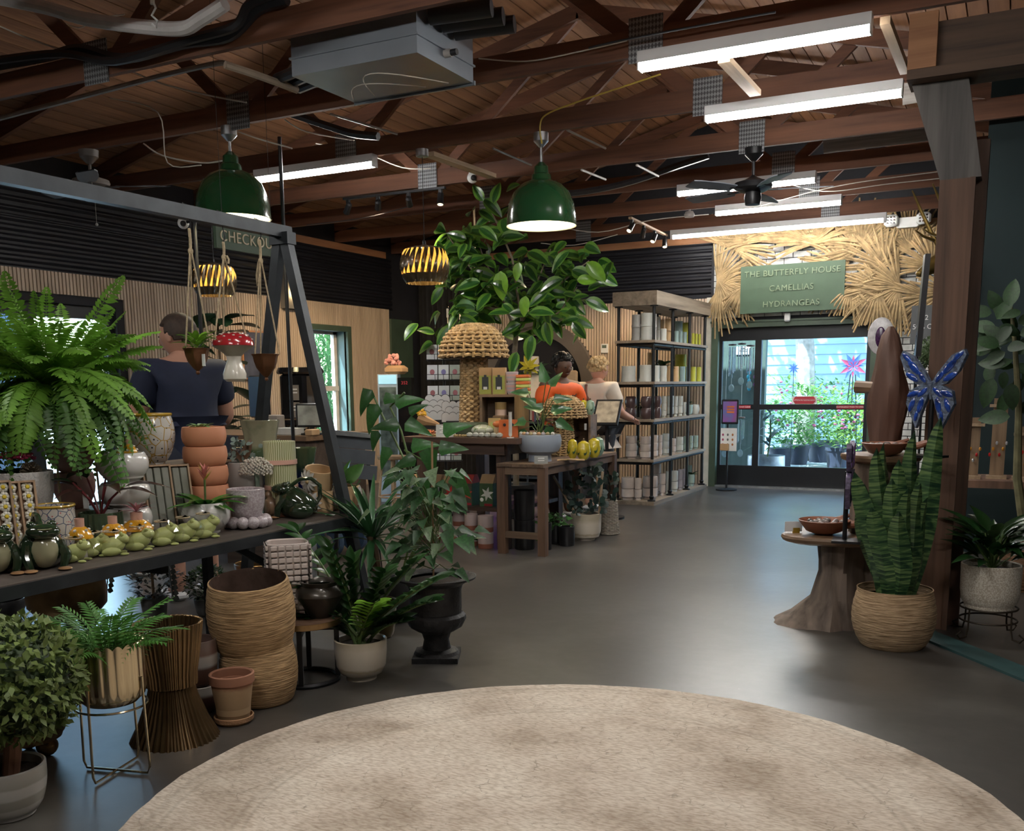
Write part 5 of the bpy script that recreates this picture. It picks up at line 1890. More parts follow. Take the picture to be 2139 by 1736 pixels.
p=stand(722,1066,ZS,26); r=m(31,p); h=m(48,p)
t=daisy_pot('daisy relief pot at the shelf end with a young rubber plant',p,r,h,-.1)
soil(t,r*.85,h*.85)
lmf=leafmesh('ficusbig',M('rubber_leaf',(0.055,0.14,0.030),.3,rnd=.25,coat=.4,trans=.15),.55,.2,.25,'ovate')
for a,e,s in ((2.0,2.4,.14),(.2,.9,.15),(2.9,.55,.13),(4.5,.5,.10),(5.6,.35,.10),(1.2,.6,.09)):
    leaf(t,lmf,(0,0,h+.02),(math.cos(a),math.sin(a),e),(math.cos(a),-1,.6),s)
MB().tube([(0,0,h*.8),(0,0,h+.05)],.005,6).build('stem',STEMG,t)
p=stand(668,1072,ZS,22); r=m(29,p); h=m(44,p)
daisy_pot('lower daisy relief pot of the pair beside the frog',p,r,h,.35)
daisy_pot('upper daisy relief pot resting askew on another',p+Vector((-.01,0,h+.006)),r*1.02,h*1.05,.15,.16)
MB_t=MB().box(P(690,1076,ZS)+Vector((0,0,.002)),(.05,.03,.002),rz=.5).build('price_card',WHITEPL,smooth=False)
tag(MB_t,'small white price card lying on the shelf end','card')

# =================================================================== FLOOR, LEFT FOREGROUND
# ---- topiary ball
p=stand(22,1722,0,60); r=m(78,p); h=ztop(p,1598)
WB=BAND('cream_wave_glaze',[(0.0,(0.50,0.48,0.44)),(.28,(0.50,0.48,0.44)),(.31,(0.34,0.32,0.27)),(.48,(0.34,0.32,0.27)),(.52,(0.52,0.50,0.46)),(.70,(0.52,0.50,0.46)),(.74,(0.36,0.34,0.29)),(1,(0.46,0.44,0.40))],h,wob=.05,nsc=7)
t=thing('topiary','ball shaped leafy topiary in a cream wave-glazed pot','potted plant',p)
pot('pot',t,cup(r*.78,r,h,foot=.08,bulge=r*.06),WB,40)
soil(t,r*.9,h*.82)
zb=ztop(p,1420); rb=m(126,p)
off=Vector((m(38,p)*math.cos(_yaw),m(38,p)*math.sin(_yaw),0))
MB().tube([(0.02,0,h*.7),off*.5+Vector((0,0,(h+zb-rb)/2)),off+Vector((0,0,zb))],.026,10).build('trunk',M('smooth_trunk',(0.26,0.125,0.075),.7,var=.2,scale=12),t)
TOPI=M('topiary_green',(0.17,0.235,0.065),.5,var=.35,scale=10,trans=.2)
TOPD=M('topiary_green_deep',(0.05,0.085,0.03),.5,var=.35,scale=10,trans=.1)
b=MB(); random.seed(19)
for k in range(2600):
    u=random.uniform(-1,1); a=random.random()*2*PI; q=math.sqrt(1-u*u)
    n_=Vector((q*math.cos(a),q*math.sin(a),u))
    rr_=rb*random.uniform(.78,1.02)
    c=off+Vector((0,0,zb))+n_*rr_
    e=(n_+Vector((random.uniform(-1,1),random.uniform(-1,1),random.uniform(-1,1)))).normalized()
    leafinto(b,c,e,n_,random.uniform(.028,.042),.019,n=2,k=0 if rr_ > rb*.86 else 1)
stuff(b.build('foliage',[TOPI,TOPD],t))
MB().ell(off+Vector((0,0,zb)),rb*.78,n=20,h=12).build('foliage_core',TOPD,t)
# ---- brass scalloped planter on wire stand with parlour palm
p=P(245,1612)+away(P(245,1612))*.0
zb,zt_=ztop(p,1468),ztop(p,1345)
r=m(69,p)
t=thing('brass_planter','scalloped brass planter on gilt wire stand with small palm','potted plant',p)
NS=22
pot('scalloped_pot',t,[(r*.3,zb),(r*.75,zb+.006),(r*.93,zb+.03),(r,zb+.06),(r,zt_-.012),(r,zt_)],BRASS,NS*6,
    fn=lambda a,q,z: (q*(1+.035*abs(math.sin(a*NS/2))*(z > zb+.02)),z+(.014*abs(math.sin(a*NS/2)) if z > zt_-.02 else 0)))
soil(t,r*.92,zt_-.05)
for a in (.25,.25+PI/2):
    d=Vector((math.cos(a),math.sin(a),0))*r*1.06
    pts=[d+Vector((0,0,zb+.10)),d*1.05+Vector((0,0,.10)),d*1.06+Vector((0,0,.03)),d*.98+Vector((0,0,.007)),d*-.98+Vector((0,0,.007)),d*-1.06+Vector((0,0,.03)),d*-1.05+Vector((0,0,.10)),d*-1+Vector((0,0,zb+.10))]
    MB().tube(pts,.0045,6).build('stand_wire',BRASS,t)
MB().tube([(r*1.02*math.cos(2*PI*i/28),r*1.02*math.sin(2*PI*i/28),zb-.004) for i in range(28)],.004,6,closed=True).build('stand_ring',BRASS,t)
random.seed(41)
PALM=M('palm_green',(0.065,0.20,0.030),.45,rnd=.3,var=.25,trans=.25)
b=MB()
for i in range(14):
    u=i/13
    for s in (-1,1):
        leafinto(b,(0,u*.8+.15,.45*u-.5*u*u),(s,.75,-.1),(0,0,1),.30*(1-.5*u),.04,curl=.3,shape='lance',n=3)
b.tube([(0,0,0),(0,.5,.14),(0,1,-.03)],.008,4)
pm_=b.mesh('frond',PALM)
for k in range(30):
    a=k*2.4
    o=link('frond',pm_,t,(.03*math.cos(a),.03*math.sin(a),zt_-.05))
    o.rotation_euler=(random.uniform(.25,1.15),0,a-PI/2); s=random.uniform(.17,.27); o.scale=(s,s,s)
# ---- fluted bronze hourglass stool planter
p=stand(368,1566,0,78)
z1,z2=ztop(p,1432),ztop(p,1300)
FL=M('fluted_bronze',(0.17,0.11,0.055),.36,metal=.9,var=.35,scale=7)
t=thing('fluted_planter','pleated bronze hourglass planter, upper cup on flared skirt','planter',p)
rs,rw,rt=m(88,p),m(45,p),m(68,p)
NF=40
pl=lambda a,q,z: q*(1+.028*(1 if (a*NF/(2*PI)) % 1 < .5 else-1))
MB().lathe([(rs,0),(rs*.78,z1*.35),(rw*1.12,z1*.8),(rw,z1),(rw*.9,z1)],NF*4,fn=pl).build('skirt',FL,t,angle=20)
tt=t
pot('cup',t,[(rw*.8,z1),(rw*1.05,z1+.004),(rw*1.25,z1+(z2-z1)*.4),(rt*.95,z1+(z2-z1)*.8),(rt,z2)],FL,NF*4,fn=pl,wall=.006,smooth_angle=20)
# ---- aged terracotta pot with saucer
p=stand(490,1520,0,40); r=m(41,p)
t=thing('terracotta_pot','aged sandy terracotta pot standing in a shallow saucer','pot',p)
MB().lathe([(r*.82,0),(r*.98,.012),(r,.028),(r*.93,.03),(r*.86,.014),(.001,.012)],32).build('saucer',TERRO,t)
ht=ztop(p,1406); rt=m(46,p); rb=m(31,p)
pot('pot',t,[(rb,.014),(rb*1.03,.02),(rt*.93,ht-.035),(rt*1.0,ht-.034),(rt,ht)],BAND('aged_terracotta_band',[(0,(0.36,0.24,0.13)),(.72,(0.38,0.25,0.14)),(.80,(0.27,0.12,0.07)),(1,(0.30,0.14,0.085))],ht,rough=.9,coat=0,wob=.05,nsc=30),36)
MB().sheet([[(rt*.9,-.012,ht-.02),(rt*.9,.012,ht-.02)],[(rt*.9,-.012,ht-.045),(rt*.9,.012,ht-.045)]]).build('sticker',WHITEPL,t,rz=math.radians(-140))
# ---- two tall seagrass baskets nested, tilted
def SEAG(name,c1,c2,zs=190):
    mt,nt,bs=_new(name)
    tc=nt.nodes.new('ShaderNodeTexCoord'); mp=nt.nodes.new('ShaderNodeMapping'); mp.inputs['Scale'].default_value=(14,14,zs)
    nt.links.new(tc.outputs['Object'],mp.inputs[0])
    n=nt.nodes.new('ShaderNodeTexNoise'); n.inputs['Scale'].default_value=1.0; n.inputs['Detail'].default_value=3; nt.links.new(mp.outputs[0],n.inputs[0])
    r=_ramp(nt,n.outputs[0],[(0.3,c1),(0.68,c2)])
    nt.links.new(r.outputs[0],bs.inputs['Base Color']); bs.inputs['Roughness'].default_value=.8
    _bump(nt,bs,n.outputs[0],.9,.01)
    return mt


SG=SEAG('seagrass_weave',(0.19,0.11,0.045),(0.55,0.36,0.18))
PLAST=M('brown_plastic_liner',(0.07,0.045,0.035),.25,var=.3,scale=14,bump=.5,bscale=12)


def coil(r,z,N=9,amp=.004):
    return r


p=stand(545,1482,0,68); r=m(80,p)
zm,zt_=ztop(p,1340),ztop(p,1222)
t1=thing('seagrass_basket','lower tall woven seagrass basket holding another on top','basket',p,group='stacked seagrass baskets')
rg=lambda a,q,z: q*(1+.006*math.sin(z*420+a))
prof=lambda r,h: [(r*.80,0)]+[(r*(.84+.16*math.sin(PI*(i/30) ** .9*.9)),h*i/30) for i in range(1,31)]
b=MB(); b.lathe(prof(r,zm),40,fn=rg); b.f.pop(); b.mi.pop(); b.build('weave',SG,t1)
t2=thing('seagrass_basket','upper woven seagrass basket with brown plastic liner, tilted','basket',p+Vector((-.015,0,zm-.02)),group='stacked seagrass baskets')
t2.rotation_euler=(math.radians(7),math.radians(3),0)
h2=zt_-zm+.05
r2=m(89,p)
b=MB(); b.lathe(prof(r2,h2)+[(r2*.86,h2+.003),(r2*.86,h2-.004)],40,fn=rg); b.f.pop(); b.mi.pop(); b.build('weave',SG,t2)
b=MB().lathe([(r2*.855,h2+.004),(r2*.83,h2-.03),(r2*.78,h2*.55),(.001,h2*.5)],32,fn=lambda a,q,z: q*(1+.012*math.sin(7*a+z*60)))
b.f=[q for q in b.f if len(q) == 4]; b.mi=b.mi[:len(b.f)]
b.build('liner',PLAST,t2)
# ---- brown/white drip pots between planter and basket (two stacked)
p=stand(418,1498,0,40); r=m(42,p)
z1,z2=ztop(p,1428),ztop(p,1335)
DR=BAND('brown_white_drip',[(0,(0.10,0.045,0.03)),(.40,(0.12,0.06,0.045)),(.48,(0.50,0.47,0.43)),(.66,(0.46,0.42,0.38)),(.72,(0.16,0.09,0.07)),(1,(0.12,0.08,0.07))],max(z2-z1,.1),wob=.06)
for k,(a,c,lb) in enumerate(((0,z1,'lower brown and white drip-glazed pot behind the terracotta pot'),(z1,z2,'upper brown and white drip-glazed pot behind the terracotta pot'))):
    tq,_=simple_pot('drip_pot',lb,p+Vector((0,0,a)),cup(r*.85,r,c-a,bulge=r*.06),DR,group='stacked drip-glazed pots')
p=stand(395,1530,0,46)
# ---- brass tub pots on ball feet
def balltub(label,x,yfoot,wpx,ytop,mat=ABRASS):
    p=stand(x,yfoot,0,wpx*.3); r=m(wpx/2,p); h=ztop(p,ytop)
    t=thing('ball_foot_planter',label,'planter',p,group='brass ball-foot planters')
    fb=m(22,p)
    pot('tub',t,[(r*.55,fb*1.6),(r*.85,fb*1.75),(r*.98,fb*2.3),(r,fb*3.2),(r*.96,h)],mat,36,wall=.006)
    for k in range(3):
        a=k*2*PI/3+.4
        MB().ell((r*.55*math.cos(a),r*.55*math.sin(a),fb),fb,n=14,h=10).build('ball_foot',mat,t)
    return t,r,h


balltub('rounded brass planter on ball feet on the floor under the shelf',146,1322,158,1190)
balltub('brass planter on ball feet half hidden behind the topiary',62,1592,150,1430)
# black bowls stacked, left edge
for k in range(2):
    p=stand(8,1302,0,40); r=m(46,p)
    simple_pot('black_bowl',['lower','upper'][k]+' matt black bowl stacked at the left edge under the shelf',p+Vector((0,0,k*.10)),bowl(r,r*.95,.12,.5),BLACKPLASTIC,'bowl','stacked black bowls')
# ---- small boxwoods behind
def shrublet(label,x,yb,wpx,ytop,seed,mat,nl,ls,potm,name='boxwood',pw=.6):
    random.seed(seed)
    p=stand(x,yb,0,wpx*.3); r=m(wpx/2,p); H_=ztop(p,ytop)
    t=thing(name,label,'potted plant',p)
    ph=H_*.35
    pot('pot',t,cup(r*pw*.8,r*pw,ph),potm,24)
    b=MB()
    for k in range(nl):
        u=random.random(); a=random.random()*2*PI
        rr_=r*math.sin(PI*(.12+.8*u))*random.uniform(.6,1)
        leafinto(b,(rr_*math.cos(a),rr_*math.sin(a),ph+(H_-ph)*u),(math.cos(a)+random.uniform(-.8,.8),math.sin(a)+random.uniform(-.8,.8),random.uniform(-.2,1)),(0,0,1),ls*random.uniform(.7,1.2),ls*.55,n=2)
    stuff(b.build('foliage',mat,t))
    MB().tube([(0,0,ph*.5),(0,0,H_*.8)],.008,5).build('stem',STEMB,t)
    return t


shrublet('dark boxwood behind the tall seagrass baskets',438,1290,100,1185,61,LEAFD,700,.035,M('grey_pot',(0.2,0.2,0.2),.6))
tq=shrublet('dusky trailing eucalyptus plant under the plank shelf',325,1300,110,1160,62,M('dusky_leaf',(0.05,0.055,0.05),.5,rnd=.3),420,.04,M('grey_pot',(0.2,0.2,0.2),.6),'trailing_eucalyptus',.5)
b=MB()
for x0 in (-.24,.20):
    pts=[(x0*.4,0,.42),(x0*.9,-.05,.52),(x0*1.1,-.08,.35),(x0*1.2,-.08,.15)]
    b.tube(pts,.003,4)
    for i in range(26):
        u=i/25; q=Vector(pts[1]).lerp(Vector(pts[3]),u)
        leafinto(b,q,((-1) ** i,.3,-.3),(0,-1,.3),.035,.035,n=3,shape='round')
stuff(b.build('trailing_stem',MATS['dusky_leaf'],tq))
# ---- round side table with pots
p=P(655,1440); pt_=stand(640,1442,0,75)
zt_=ztop(pt_,1290) ; r=m(78,pt_)
WEDGE=WOOD('walnut_top',(0.07,0.04,0.025),(0.18,0.10,0.06),'X')
t=thing('round_side_table','round black-framed side table with brass-edged top under shelf end','side table',pt_)
MB().lathe([(r*.98,zt_-.022),(r*.98,zt_),(.001,zt_)],40).build('top',WEDGE,t)
MB().lathe([(r,zt_-.024),(r*1.012,zt_-.022),(r*1.012,zt_+.003),(r*.985,zt_+.003),(r*.985,zt_-.022),(r,zt_-.024)],40).build('brass_rim',ABRASS,t)
for k in range(4):
    a=k*PI/2+.55
    MB().bar((r*.86*math.cos(a),r*.86*math.sin(a),zt_-.024),(r*.86*math.cos(a),r*.86*math.sin(a),.02),.022,.022,up=(math.cos(a),math.sin(a),0)).build('leg',BLACKMETAL,t,smooth=False)
for k in range(2):
    a=k*PI/2+.55
    d=Vector((math.cos(a),math.sin(a),0))*r*.86
    MB().bar(d+Vector((0,0,zt_-.045)),-d+Vector((0,0,zt_-.045)),.022,.025).build('stretcher',BLACKMETAL,t,smooth=False)
MB().tube([(r*.86*math.cos(2*PI*i/36),r*.86*math.sin(2*PI*i/36),.012) for i in range(36)],.012,6,closed=True).build('foot_ring',BLACKMETAL,t)
zt0=zt_+.001
DKBOWL=M('dark_pewter',(0.045,0.038,0.030),.35,metal=.6,var=.3,coat=.3)
q=pt_+Vector((.06,.05,zt0)); rr_=m(50,pt_)
hB=ztop(q,1213)-zt0
simple_pot('pewter_jar','dark pewter necked jar on the round side table',q,[(rr_*.45,0),(rr_*.7,hB*.3),(rr_,hB*.62),(rr_*.95,hB*.75),(rr_*.72,hB*.88),(rr_*.80,hB)],DKBOWL)
GRIDW=M('white_basket_glaze',(0.56,0.48,0.44),.25,var=.06,coat=.5)
q=pt_+Vector((-.115,.05,zt0)); rr_=m(44,pt_)


def squarepot(label,loc,hw,h,mat,rz):
    t=thing('woven_square_pot',label,'pot',loc,rz,group='white woven-relief square pots')
    sq=lambda a,r,z: r/max(abs(math.cos(a)) ** 4+abs(math.sin(a)) ** 4,.25) ** .25
    pot('body',t,[(hw*.8,0),(hw*.86,.01),(hw*.95,h*.25),(hw,h*.6),(hw*.98,h)],mat,48,fn=sq)
    for s in range(4):
        R=Matrix.Rotation(s*PI/2,3,'Z')
        for i in range(5):
            for j in range(6):
                x0=(i-2)*hw*.34; z0=h*(j+.5)/6
                q=R @ Vector((x0,-hw*(.985+.02*math.sin(z0/h*3)),z0))
                (MB().bbox(q,(hw*.31 if s % 2 == 0 else .012,.012 if s % 2 == 0 else hw*.31,h/6*.9),.005)).build('relief_tile',mat,t)
    return t


hlow=ztop(q,1208)-zt0; htop=ztop(q,1132)-zt0-hlow
squarepot('lower white square pot with woven relief on the round table',q,rr_*.9,max(hlow,.08),GRIDW,_yaw+.15)
squarepot('upper white square pot with woven relief, stacked askew',q+Vector((0,0,max(hlow,.08))),rr_,htop,GRIDW,_yaw+.3)
p=stand(538,1245,0,40); r=m(44,p)
simple_pot('copper_bowl','wide copper lined bowl behind the seagrass baskets',p,[(r*.5,0),(r*.8,.05),(r*.95,.14),(r*1.0,ztop(p,1176))],ABRASS,'bowl')
p=stand(620,1262,0,40); r=m(46,p)
t=thing('steel_cylinder','tall brushed steel cylinder planter on brass stand behind table','planter',p)
hz=ztop(p,1100)
pot('cylinder',t,[(r*.9,.12),(r,.13),(r,hz)],GALV,40)
for k in range(4):
    a=k*PI/2+.3
    MB().tube([(r*1.08*math.cos(a),r*1.08*math.sin(a),0),(r*1.08*math.cos(a),r*1.08*math.sin(a),.3)],.006,6).build('stand_leg',BRASS,t)
MB().tube([(r*1.08*math.cos(2*PI*i/24),r*1.08*math.sin(2*PI*i/24),.115) for i in range(24)],.005,6,closed=True).build('stand_ring',BRASS,t)
# ---- ZZ plant in cream pot
p=stand(756,1428,0,42); r=m(54,p); h=ztop(p,1334)
CREAM=BAND('cream_reactive_glaze',[(0,(0.52,0.46,0.37)),(.22,(0.53,0.47,0.38)),(.30,(0.36,0.30,0.20)),(.36,(0.55,0.49,0.40)),(.8,(0.56,0.50,0.41)),(1,(0.42,0.36,0.26))],h,wob=.09,nsc=18)
t=thing('zz_plant','dark glossy ZZ plant in a cream reactive-glaze pot','potted plant',p)
pot('pot',t,[(r*.58,0),(r*.60,.018),(r*.8,.03),(r*.95,h*.35),(r,h*.7),(r*1.01,h)],CREAM,40)
soil(t,r*.9,h*.86)
ZZ=M('zz_leaf',(0.016,0.062,0.012),.32,var=.3,scale=4,rnd=.35,coat=.2,trans=.1)
lz=leafmesh('zz',ZZ,.50,.15,.3,'ovate'); lzb=leafmesh('zz',LEAFB,.5,.15,.3,'ovate')
random.seed(23)
for k,(ex,ey,L) in enumerate(((622,1112,1),(585,1270,.9),(690,1150,.8),(890,1260,1),(860,1180,1),(800,1200,.7),(640,1230,.8),(830,1300,.7),(735,1180,.8),(780,1265,.6),(905,1215,.9),(700,1290,.5))):
    e=PY(ex,ey,p.y+random.uniform(-.18,.12))-p
    mid=Vector((e.x*.35,e.y*.35,h+(e.z-h)*.55))
    s0=Vector((.03*math.cos(k),.03*math.sin(k),h*.82))
    pts=[s0*(1-u) ** 2+mid*2*u*(1-u)+e*u*u for u in [i/12 for i in range(13)]]
    MB().tube(pts,[.009-.0055*i/12 for i in range(13)],6).build('stem',STEMG,t)
    for i in range(4,13):
        d=(pts[i]-pts[i-1]).normalized()
        sd=d.cross(Vector((0,0,1))); sd=sd.normalized() if sd.length > .1 else Vector((1,0,0))
        for s in (-1,1):
            leaf(t,lz if k != 9 else lzb,pts[i],sd*s+d*.7+Vector((0,0,.25)),Vector((0,-.4,1)),random.uniform(.085,.118))
    leaf(t,lz,pts[-1],d,(0,-.5,1),.09)
# ---- black cast urn with arrowhead vine
IRON=M('black_cast_iron',(0.022,0.021,0.022),.6,metal=.2,var=.4,scale=18,bump=.35,bscale=80)
p=P(913,1388); p=p+away(p)*m(62,p)*.8
t=thing('cast_iron_urn','black cast iron urn on square foot with leafy arrowhead vine','potted plant',p)
u_=m(1,p)
Z=lambda y: ztop(p,y)
sq=Z(1357)
MB().box2((-62*u_*.76,-62*u_*.76,0),(62*u_*.76,62*u_*.76,sq*.62)).build('plinth',IRON,t,rz=.45,smooth=False)
MB().lathe([(48*u_,sq*.6),(44*u_,sq),(30*u_,sq+.01),(26*u_,Z(1335)),(30*u_,Z(1322)),(34*u_,Z(1318)),(40*u_,Z(1314))],32).build('stem',IRON,t)
MB().lathe([(38*u_,Z(1316)),(54*u_,Z(1306)),(61*u_,Z(1292)),(60*u_,Z(1284)),(54*u_,Z(1278))],96,fn=lambda a,q,z: q*(1+.03*abs(math.sin(8*a)))).build('gadroon',IRON,t)
pot('bowl',t,[(52*u_,Z(1284)),(54*u_,Z(1270)),(54*u_,Z(1232)),(57*u_,Z(1220)),(70*u_,Z(1212)),(84*u_,Z(1207)),(85*u_,Z(1203)),(82*u_,Z(1202)),(60*u_,Z(1207))],IRON,48,wall=.008,depth_=.05)
soil(t,54*u_,Z(1212))
VIN=M('arrowhead_leaf',(0.030,0.088,0.028),.5,var=.45,scale=9,rnd=.3,coat=.0,trans=.15)
VIN2=M('arrowhead_leaf_pale',(0.13,0.19,0.10),.5,var=.4,scale=12,rnd=.25,trans=.2)
lv1=leafmesh('vin',VIN,.62,.3,.25,'heart'); lv2=leafmesh('vin',VIN2,.62,.3,.25,'heart')
random.seed(29)
zs_=Z(1205)
MB().tube([(-.01,0,zs_-.05),(0,0,zs_+.65)],.005,5).build('cane',M('bamboo_stake',(0.30,0.17,0.09),.7),t)
for k in range(120):
    u=random.random() ** .8
    ex=905+random.gauss(0,1)*(52-20*u)-30*u; ey=1195-u*215
    e=PY(ex,ey,p.y+random.uniform(-.2,.15))-p
    s0=Vector((.02*math.cos(k),.02*math.sin(k),zs_+max(0,(e.z-zs_)*.55)))
    if k % 2 == 0:
        MB().tube([s0,s0.lerp(e,.5)+Vector((0,0,.03)),e],.0026,4).build('petiole',STEMG,t)
    d=Vector((e.x-s0.x,e.y-s0.y,0)); d=d.normalized() if d.length > .01 else Vector((1,0,0))
    leaf(t,lv1 if random.random() < .78 else lv2,e,d+Vector((random.uniform(-.4,.4),random.uniform(-.4,.4),random.uniform(-.7,.2))),(random.uniform(-.3,.3),-.6,1),random.uniform(.075,.125))
# ---- yucca cane and tall climbing philodendron behind the frame
p=stand(790,1335,0,20)
t=thing('yucca','spiky yucca cane plant behind the ZZ plant','potted plant',p)
pot('pot',t,cup(.085,.105,.2),M('dark_brass_pot',(0.10,0.075,0.03),.4,metal=.7),24)
zc=ztop(p,1120)
MB().tube([(0,0,.15),(.01,0,zc*.6),(-.02,0,zc)],[.032,.028,.026],8).build('cane',STEMB,t)
ly=leafmesh('yuc',M('yucca_leaf',(0.030,0.10,0.035),.35,var=.25,rnd=.3,coat=.3,trans=.12),.085,.35,.4,'strap',n=8)
random.seed(37)
for k in range(52):
    a=k*2.4
    leaf(t,ly,(-.02,0,zc-.05+.001*k),(math.cos(a),math.sin(a),random.uniform(-.1,2.6)),(math.cos(a)*-.5,math.sin(a)*-.5,1),random.uniform(.28,.46))
p=stand(835,1300,0,25)
t=thing('climbing_philodendron','tall climbing philodendron with heart leaves on bare stems','potted plant',p)
pot('pot',t,cup(.10,.13,.24),M('charcoal_pot',(0.03,0.03,0.032),.5),24)
lp=leafmesh('phil',M('philodendron_leaf',(0.028,0.10,0.022),.42,var=.25,rnd=.35,coat=.1,trans=.15),.62,.45,.3,'heart')
for st_ in (((900,1080),(868,1010),(828,925),(800,870),(782,830)),((900,1060),(862,990),(838,900),(815,850),(845,820)),((880,1050),(905,980),(880,960),(845,940))):
    pts=[Vector((0,0,.2))]+[PY(a,c,p.y+.05)-p for a,c in st_]
    cc=[]
    for i in range(len(pts)-1):
        for q in range(4): cc.append(pts[i].lerp(pts[i+1],q/4))
    cc.append(pts[-1])
    MB().tube(cc,.006,6).build('stem',STEMG,t)
for k,(x,y,dx,dz,s) in enumerate(((778,815,-.7,-1,.20),(790,845,-.6,-1.2,.22),(800,835,.8,.1,.16),(825,845,1,.35,.2),(835,890,-.7,.1,.2),(845,885,.9,-.2,.2),(815,935,-.5,-.9,.17),(858,935,.6,.15,.2),(895,935,.2,-1,.22),(915,940,1,.2,.2),(870,960,-.9,-.2,.19),(835,985,-.8,-.6,.18),(880,1000,.3,-1,.2),(945,990,.8,-.8,.2),(860,1020,-.6,-.8,.17),(905,1030,.5,-.5,.18),(790,900,-.4,-1,.15),(855,865,.6,.4,.14),(925,905,.7,.3,.2))):
    e=PY(x,y,p.y+.03)-p
    d=Vector((math.cos(_yaw)*dx,math.sin(_yaw)*dx-.25,dz))
    leaf(t,lp,e,d,Vector((.2,-.8,.5)),s*.78)
# ---- round rug
RUGR=1.355
c0=Vector((-1.119,2.575,0))
def rugmat():
    mt,nt,bs=_new('faded_rug')
    tc=nt.nodes.new('ShaderNodeTexCoord')
    n1=_noise(nt,2.6,10,dist=.25); n2=_noise(nt,110,4,stretch=(.35,1,1)); n3=_noise(nt,9,5,dist=2.0)
    r1=_ramp(nt,n1.outputs[0],[(0.32,(0.42,0.345,0.275)),(.48,(0.62,0.54,0.45)),(.72,(0.74,0.67,0.57))])
    ln=nt.nodes.new('ShaderNodeVectorMath'); ln.operation='LENGTH'; nt.links.new(tc.outputs['Object'],ln.inputs[0])
    mr=nt.nodes.new('ShaderNodeMapRange'); mr.inputs['From Max'].default_value=RUGR; nt.links.new(ln.outputs['Value'],mr.inputs[0])
    bd=_ramp(nt,mr.outputs[0],[(0,(0,0,0)),(.72,(0,0,0)),(.727,(.5,.5,.5)),(.735,(0,0,0)),(.755,(.35,.35,.35)),(.765,(0,0,0)),(.915,(0,0,0)),(.92,(.5,.5,.5)),(.93,(0,0,0)),(.955,(.45,.45,.45)),(.965,(0,0,0))])
    v=nt.nodes.new('ShaderNodeTexVoronoi'); v.inputs['Scale'].default_value=13; v.feature='DISTANCE_TO_EDGE'
    mw=nt.nodes.new('ShaderNodeMix'); mw.data_type='RGBA'; mw.inputs[0].default_value=.06; nt.links.new(tc.outputs['Object'],mw.inputs[6]); nt.links.new(n3.outputs['Color'],mw.inputs[7])
    nt.links.new(mw.outputs[2],v.inputs[0])
    ve=_ramp(nt,v.outputs['Distance'],[(0.0,(1,1,1)),(.035,(0,0,0))])
    fade=_ramp(nt,n3.outputs[0],[(.48,(0,0,0)),(.62,(1,1,1))])
    mm=nt.nodes.new('ShaderNodeMath'); mm.operation='MULTIPLY'; nt.links.new(ve.outputs[0],mm.inputs[0]); nt.links.new(fade.outputs[0],mm.inputs[1])
    mx=nt.nodes.new('ShaderNodeMath'); mx.operation='MAXIMUM'; nt.links.new(mm.outputs[0],mx.inputs[0]); nt.links.new(bd.outputs[0],mx.inputs[1])
    sc=nt.nodes.new('ShaderNodeMath'); sc.operation='MULTIPLY'; sc.inputs[1].default_value=.55; nt.links.new(mx.outputs[0],sc.inputs[0])
    mix=nt.nodes.new('ShaderNodeMix'); mix.data_type='RGBA'; nt.links.new(sc.outputs[0],mix.inputs[0]); nt.links.new(r1.outputs[0],mix.inputs[6]); mix.inputs[7].default_value=(0.20,0.165,0.12,1)
    m2=nt.nodes.new('ShaderNodeMix'); m2.data_type='RGBA'; m2.blend_type='MULTIPLY'; m2.inputs[0].default_value=.6
    g=_ramp(nt,n2.outputs[0],[(.36,(.55,.48,.42)),(.6,(1,1,1))])
    nt.links.new(mix.outputs[2],m2.inputs[6]); nt.links.new(g.outputs[0],m2.inputs[7])
    nt.links.new(m2.outputs[2],bs.inputs['Base Color']); bs.inputs['Roughness'].default_value=.95; bs.inputs['Specular IOR Level'].default_value=.1
    _bump(nt,bs,n2.outputs[0],.3,.004)
    return mt


b=MB()
b.lathe([(RUGR,0.001),(RUGR+.004,.006),(RUGR-.006,.011),(RUGR*.5,.011),(.001,.011)],160,fn=lambda a,q,z: q*(1+.002*math.sin(23*a)+.0015*math.sin(57*a)))
tag(b.build('round_rug',rugmat(),loc=c0),'large round faded beige rug with floral border','rug')

# =================================================================== CENTRE: tables, wicker mushrooms, ficus, people, shelf unit
BURNT=WOOD('burnt_table_wood',(0.022,0.014,0.013),(0.115,0.066,0.046),'X',rough=.5)
BURNTZ=WOOD('burnt_leg_wood',(0.022,0.014,0.013),(0.10,0.06,0.045),'Z',rough=.5)
TZ_=.905
TX1=PY(1080,910,6.85).x; TX0=PY(838,909,6.85).x; TYF,TYB=6.85,8.15
t=thing('display_table','large dark burnt-wood display table with lower shelf','table',((TX0+TX1)/2,7.5,0))
o=t.location
for k in range(5):
    y0=TYF+(TYB-TYF)*k/5
    MB().box2((TX0-o.x,y0-o.y,TZ_-.045),(TX1-o.x,y0+.255-o.y,TZ_)).build('top_plank',BURNT,t,smooth=False)
for y0 in (TYF+.05,TYB-.09):
    MB().box2((TX0+.08-o.x,y0-o.y,TZ_-.135),(TX1-.14-o.x,y0+.035-o.y,TZ_-.045)).build('apron',BURNT,t,smooth=False)
for x0 in (TX0+.08,TX1-.165):
    MB().box2((x0-o.x,TYF+.085-o.y,TZ_-.135),(x0+.035-o.x,TYB-.09-o.y,TZ_-.045)).build('apron',BURNT,t,smooth=False)
for x0 in (TX0+.09,TX1-.235):
    for y0 in (TYF+.09,TYB-.19):
        MB().box2((x0-o.x,y0-o.y,0),(x0+.09-o.x,y0+.09-o.y,TZ_-.045)).build('leg',BURNTZ,t,smooth=False)
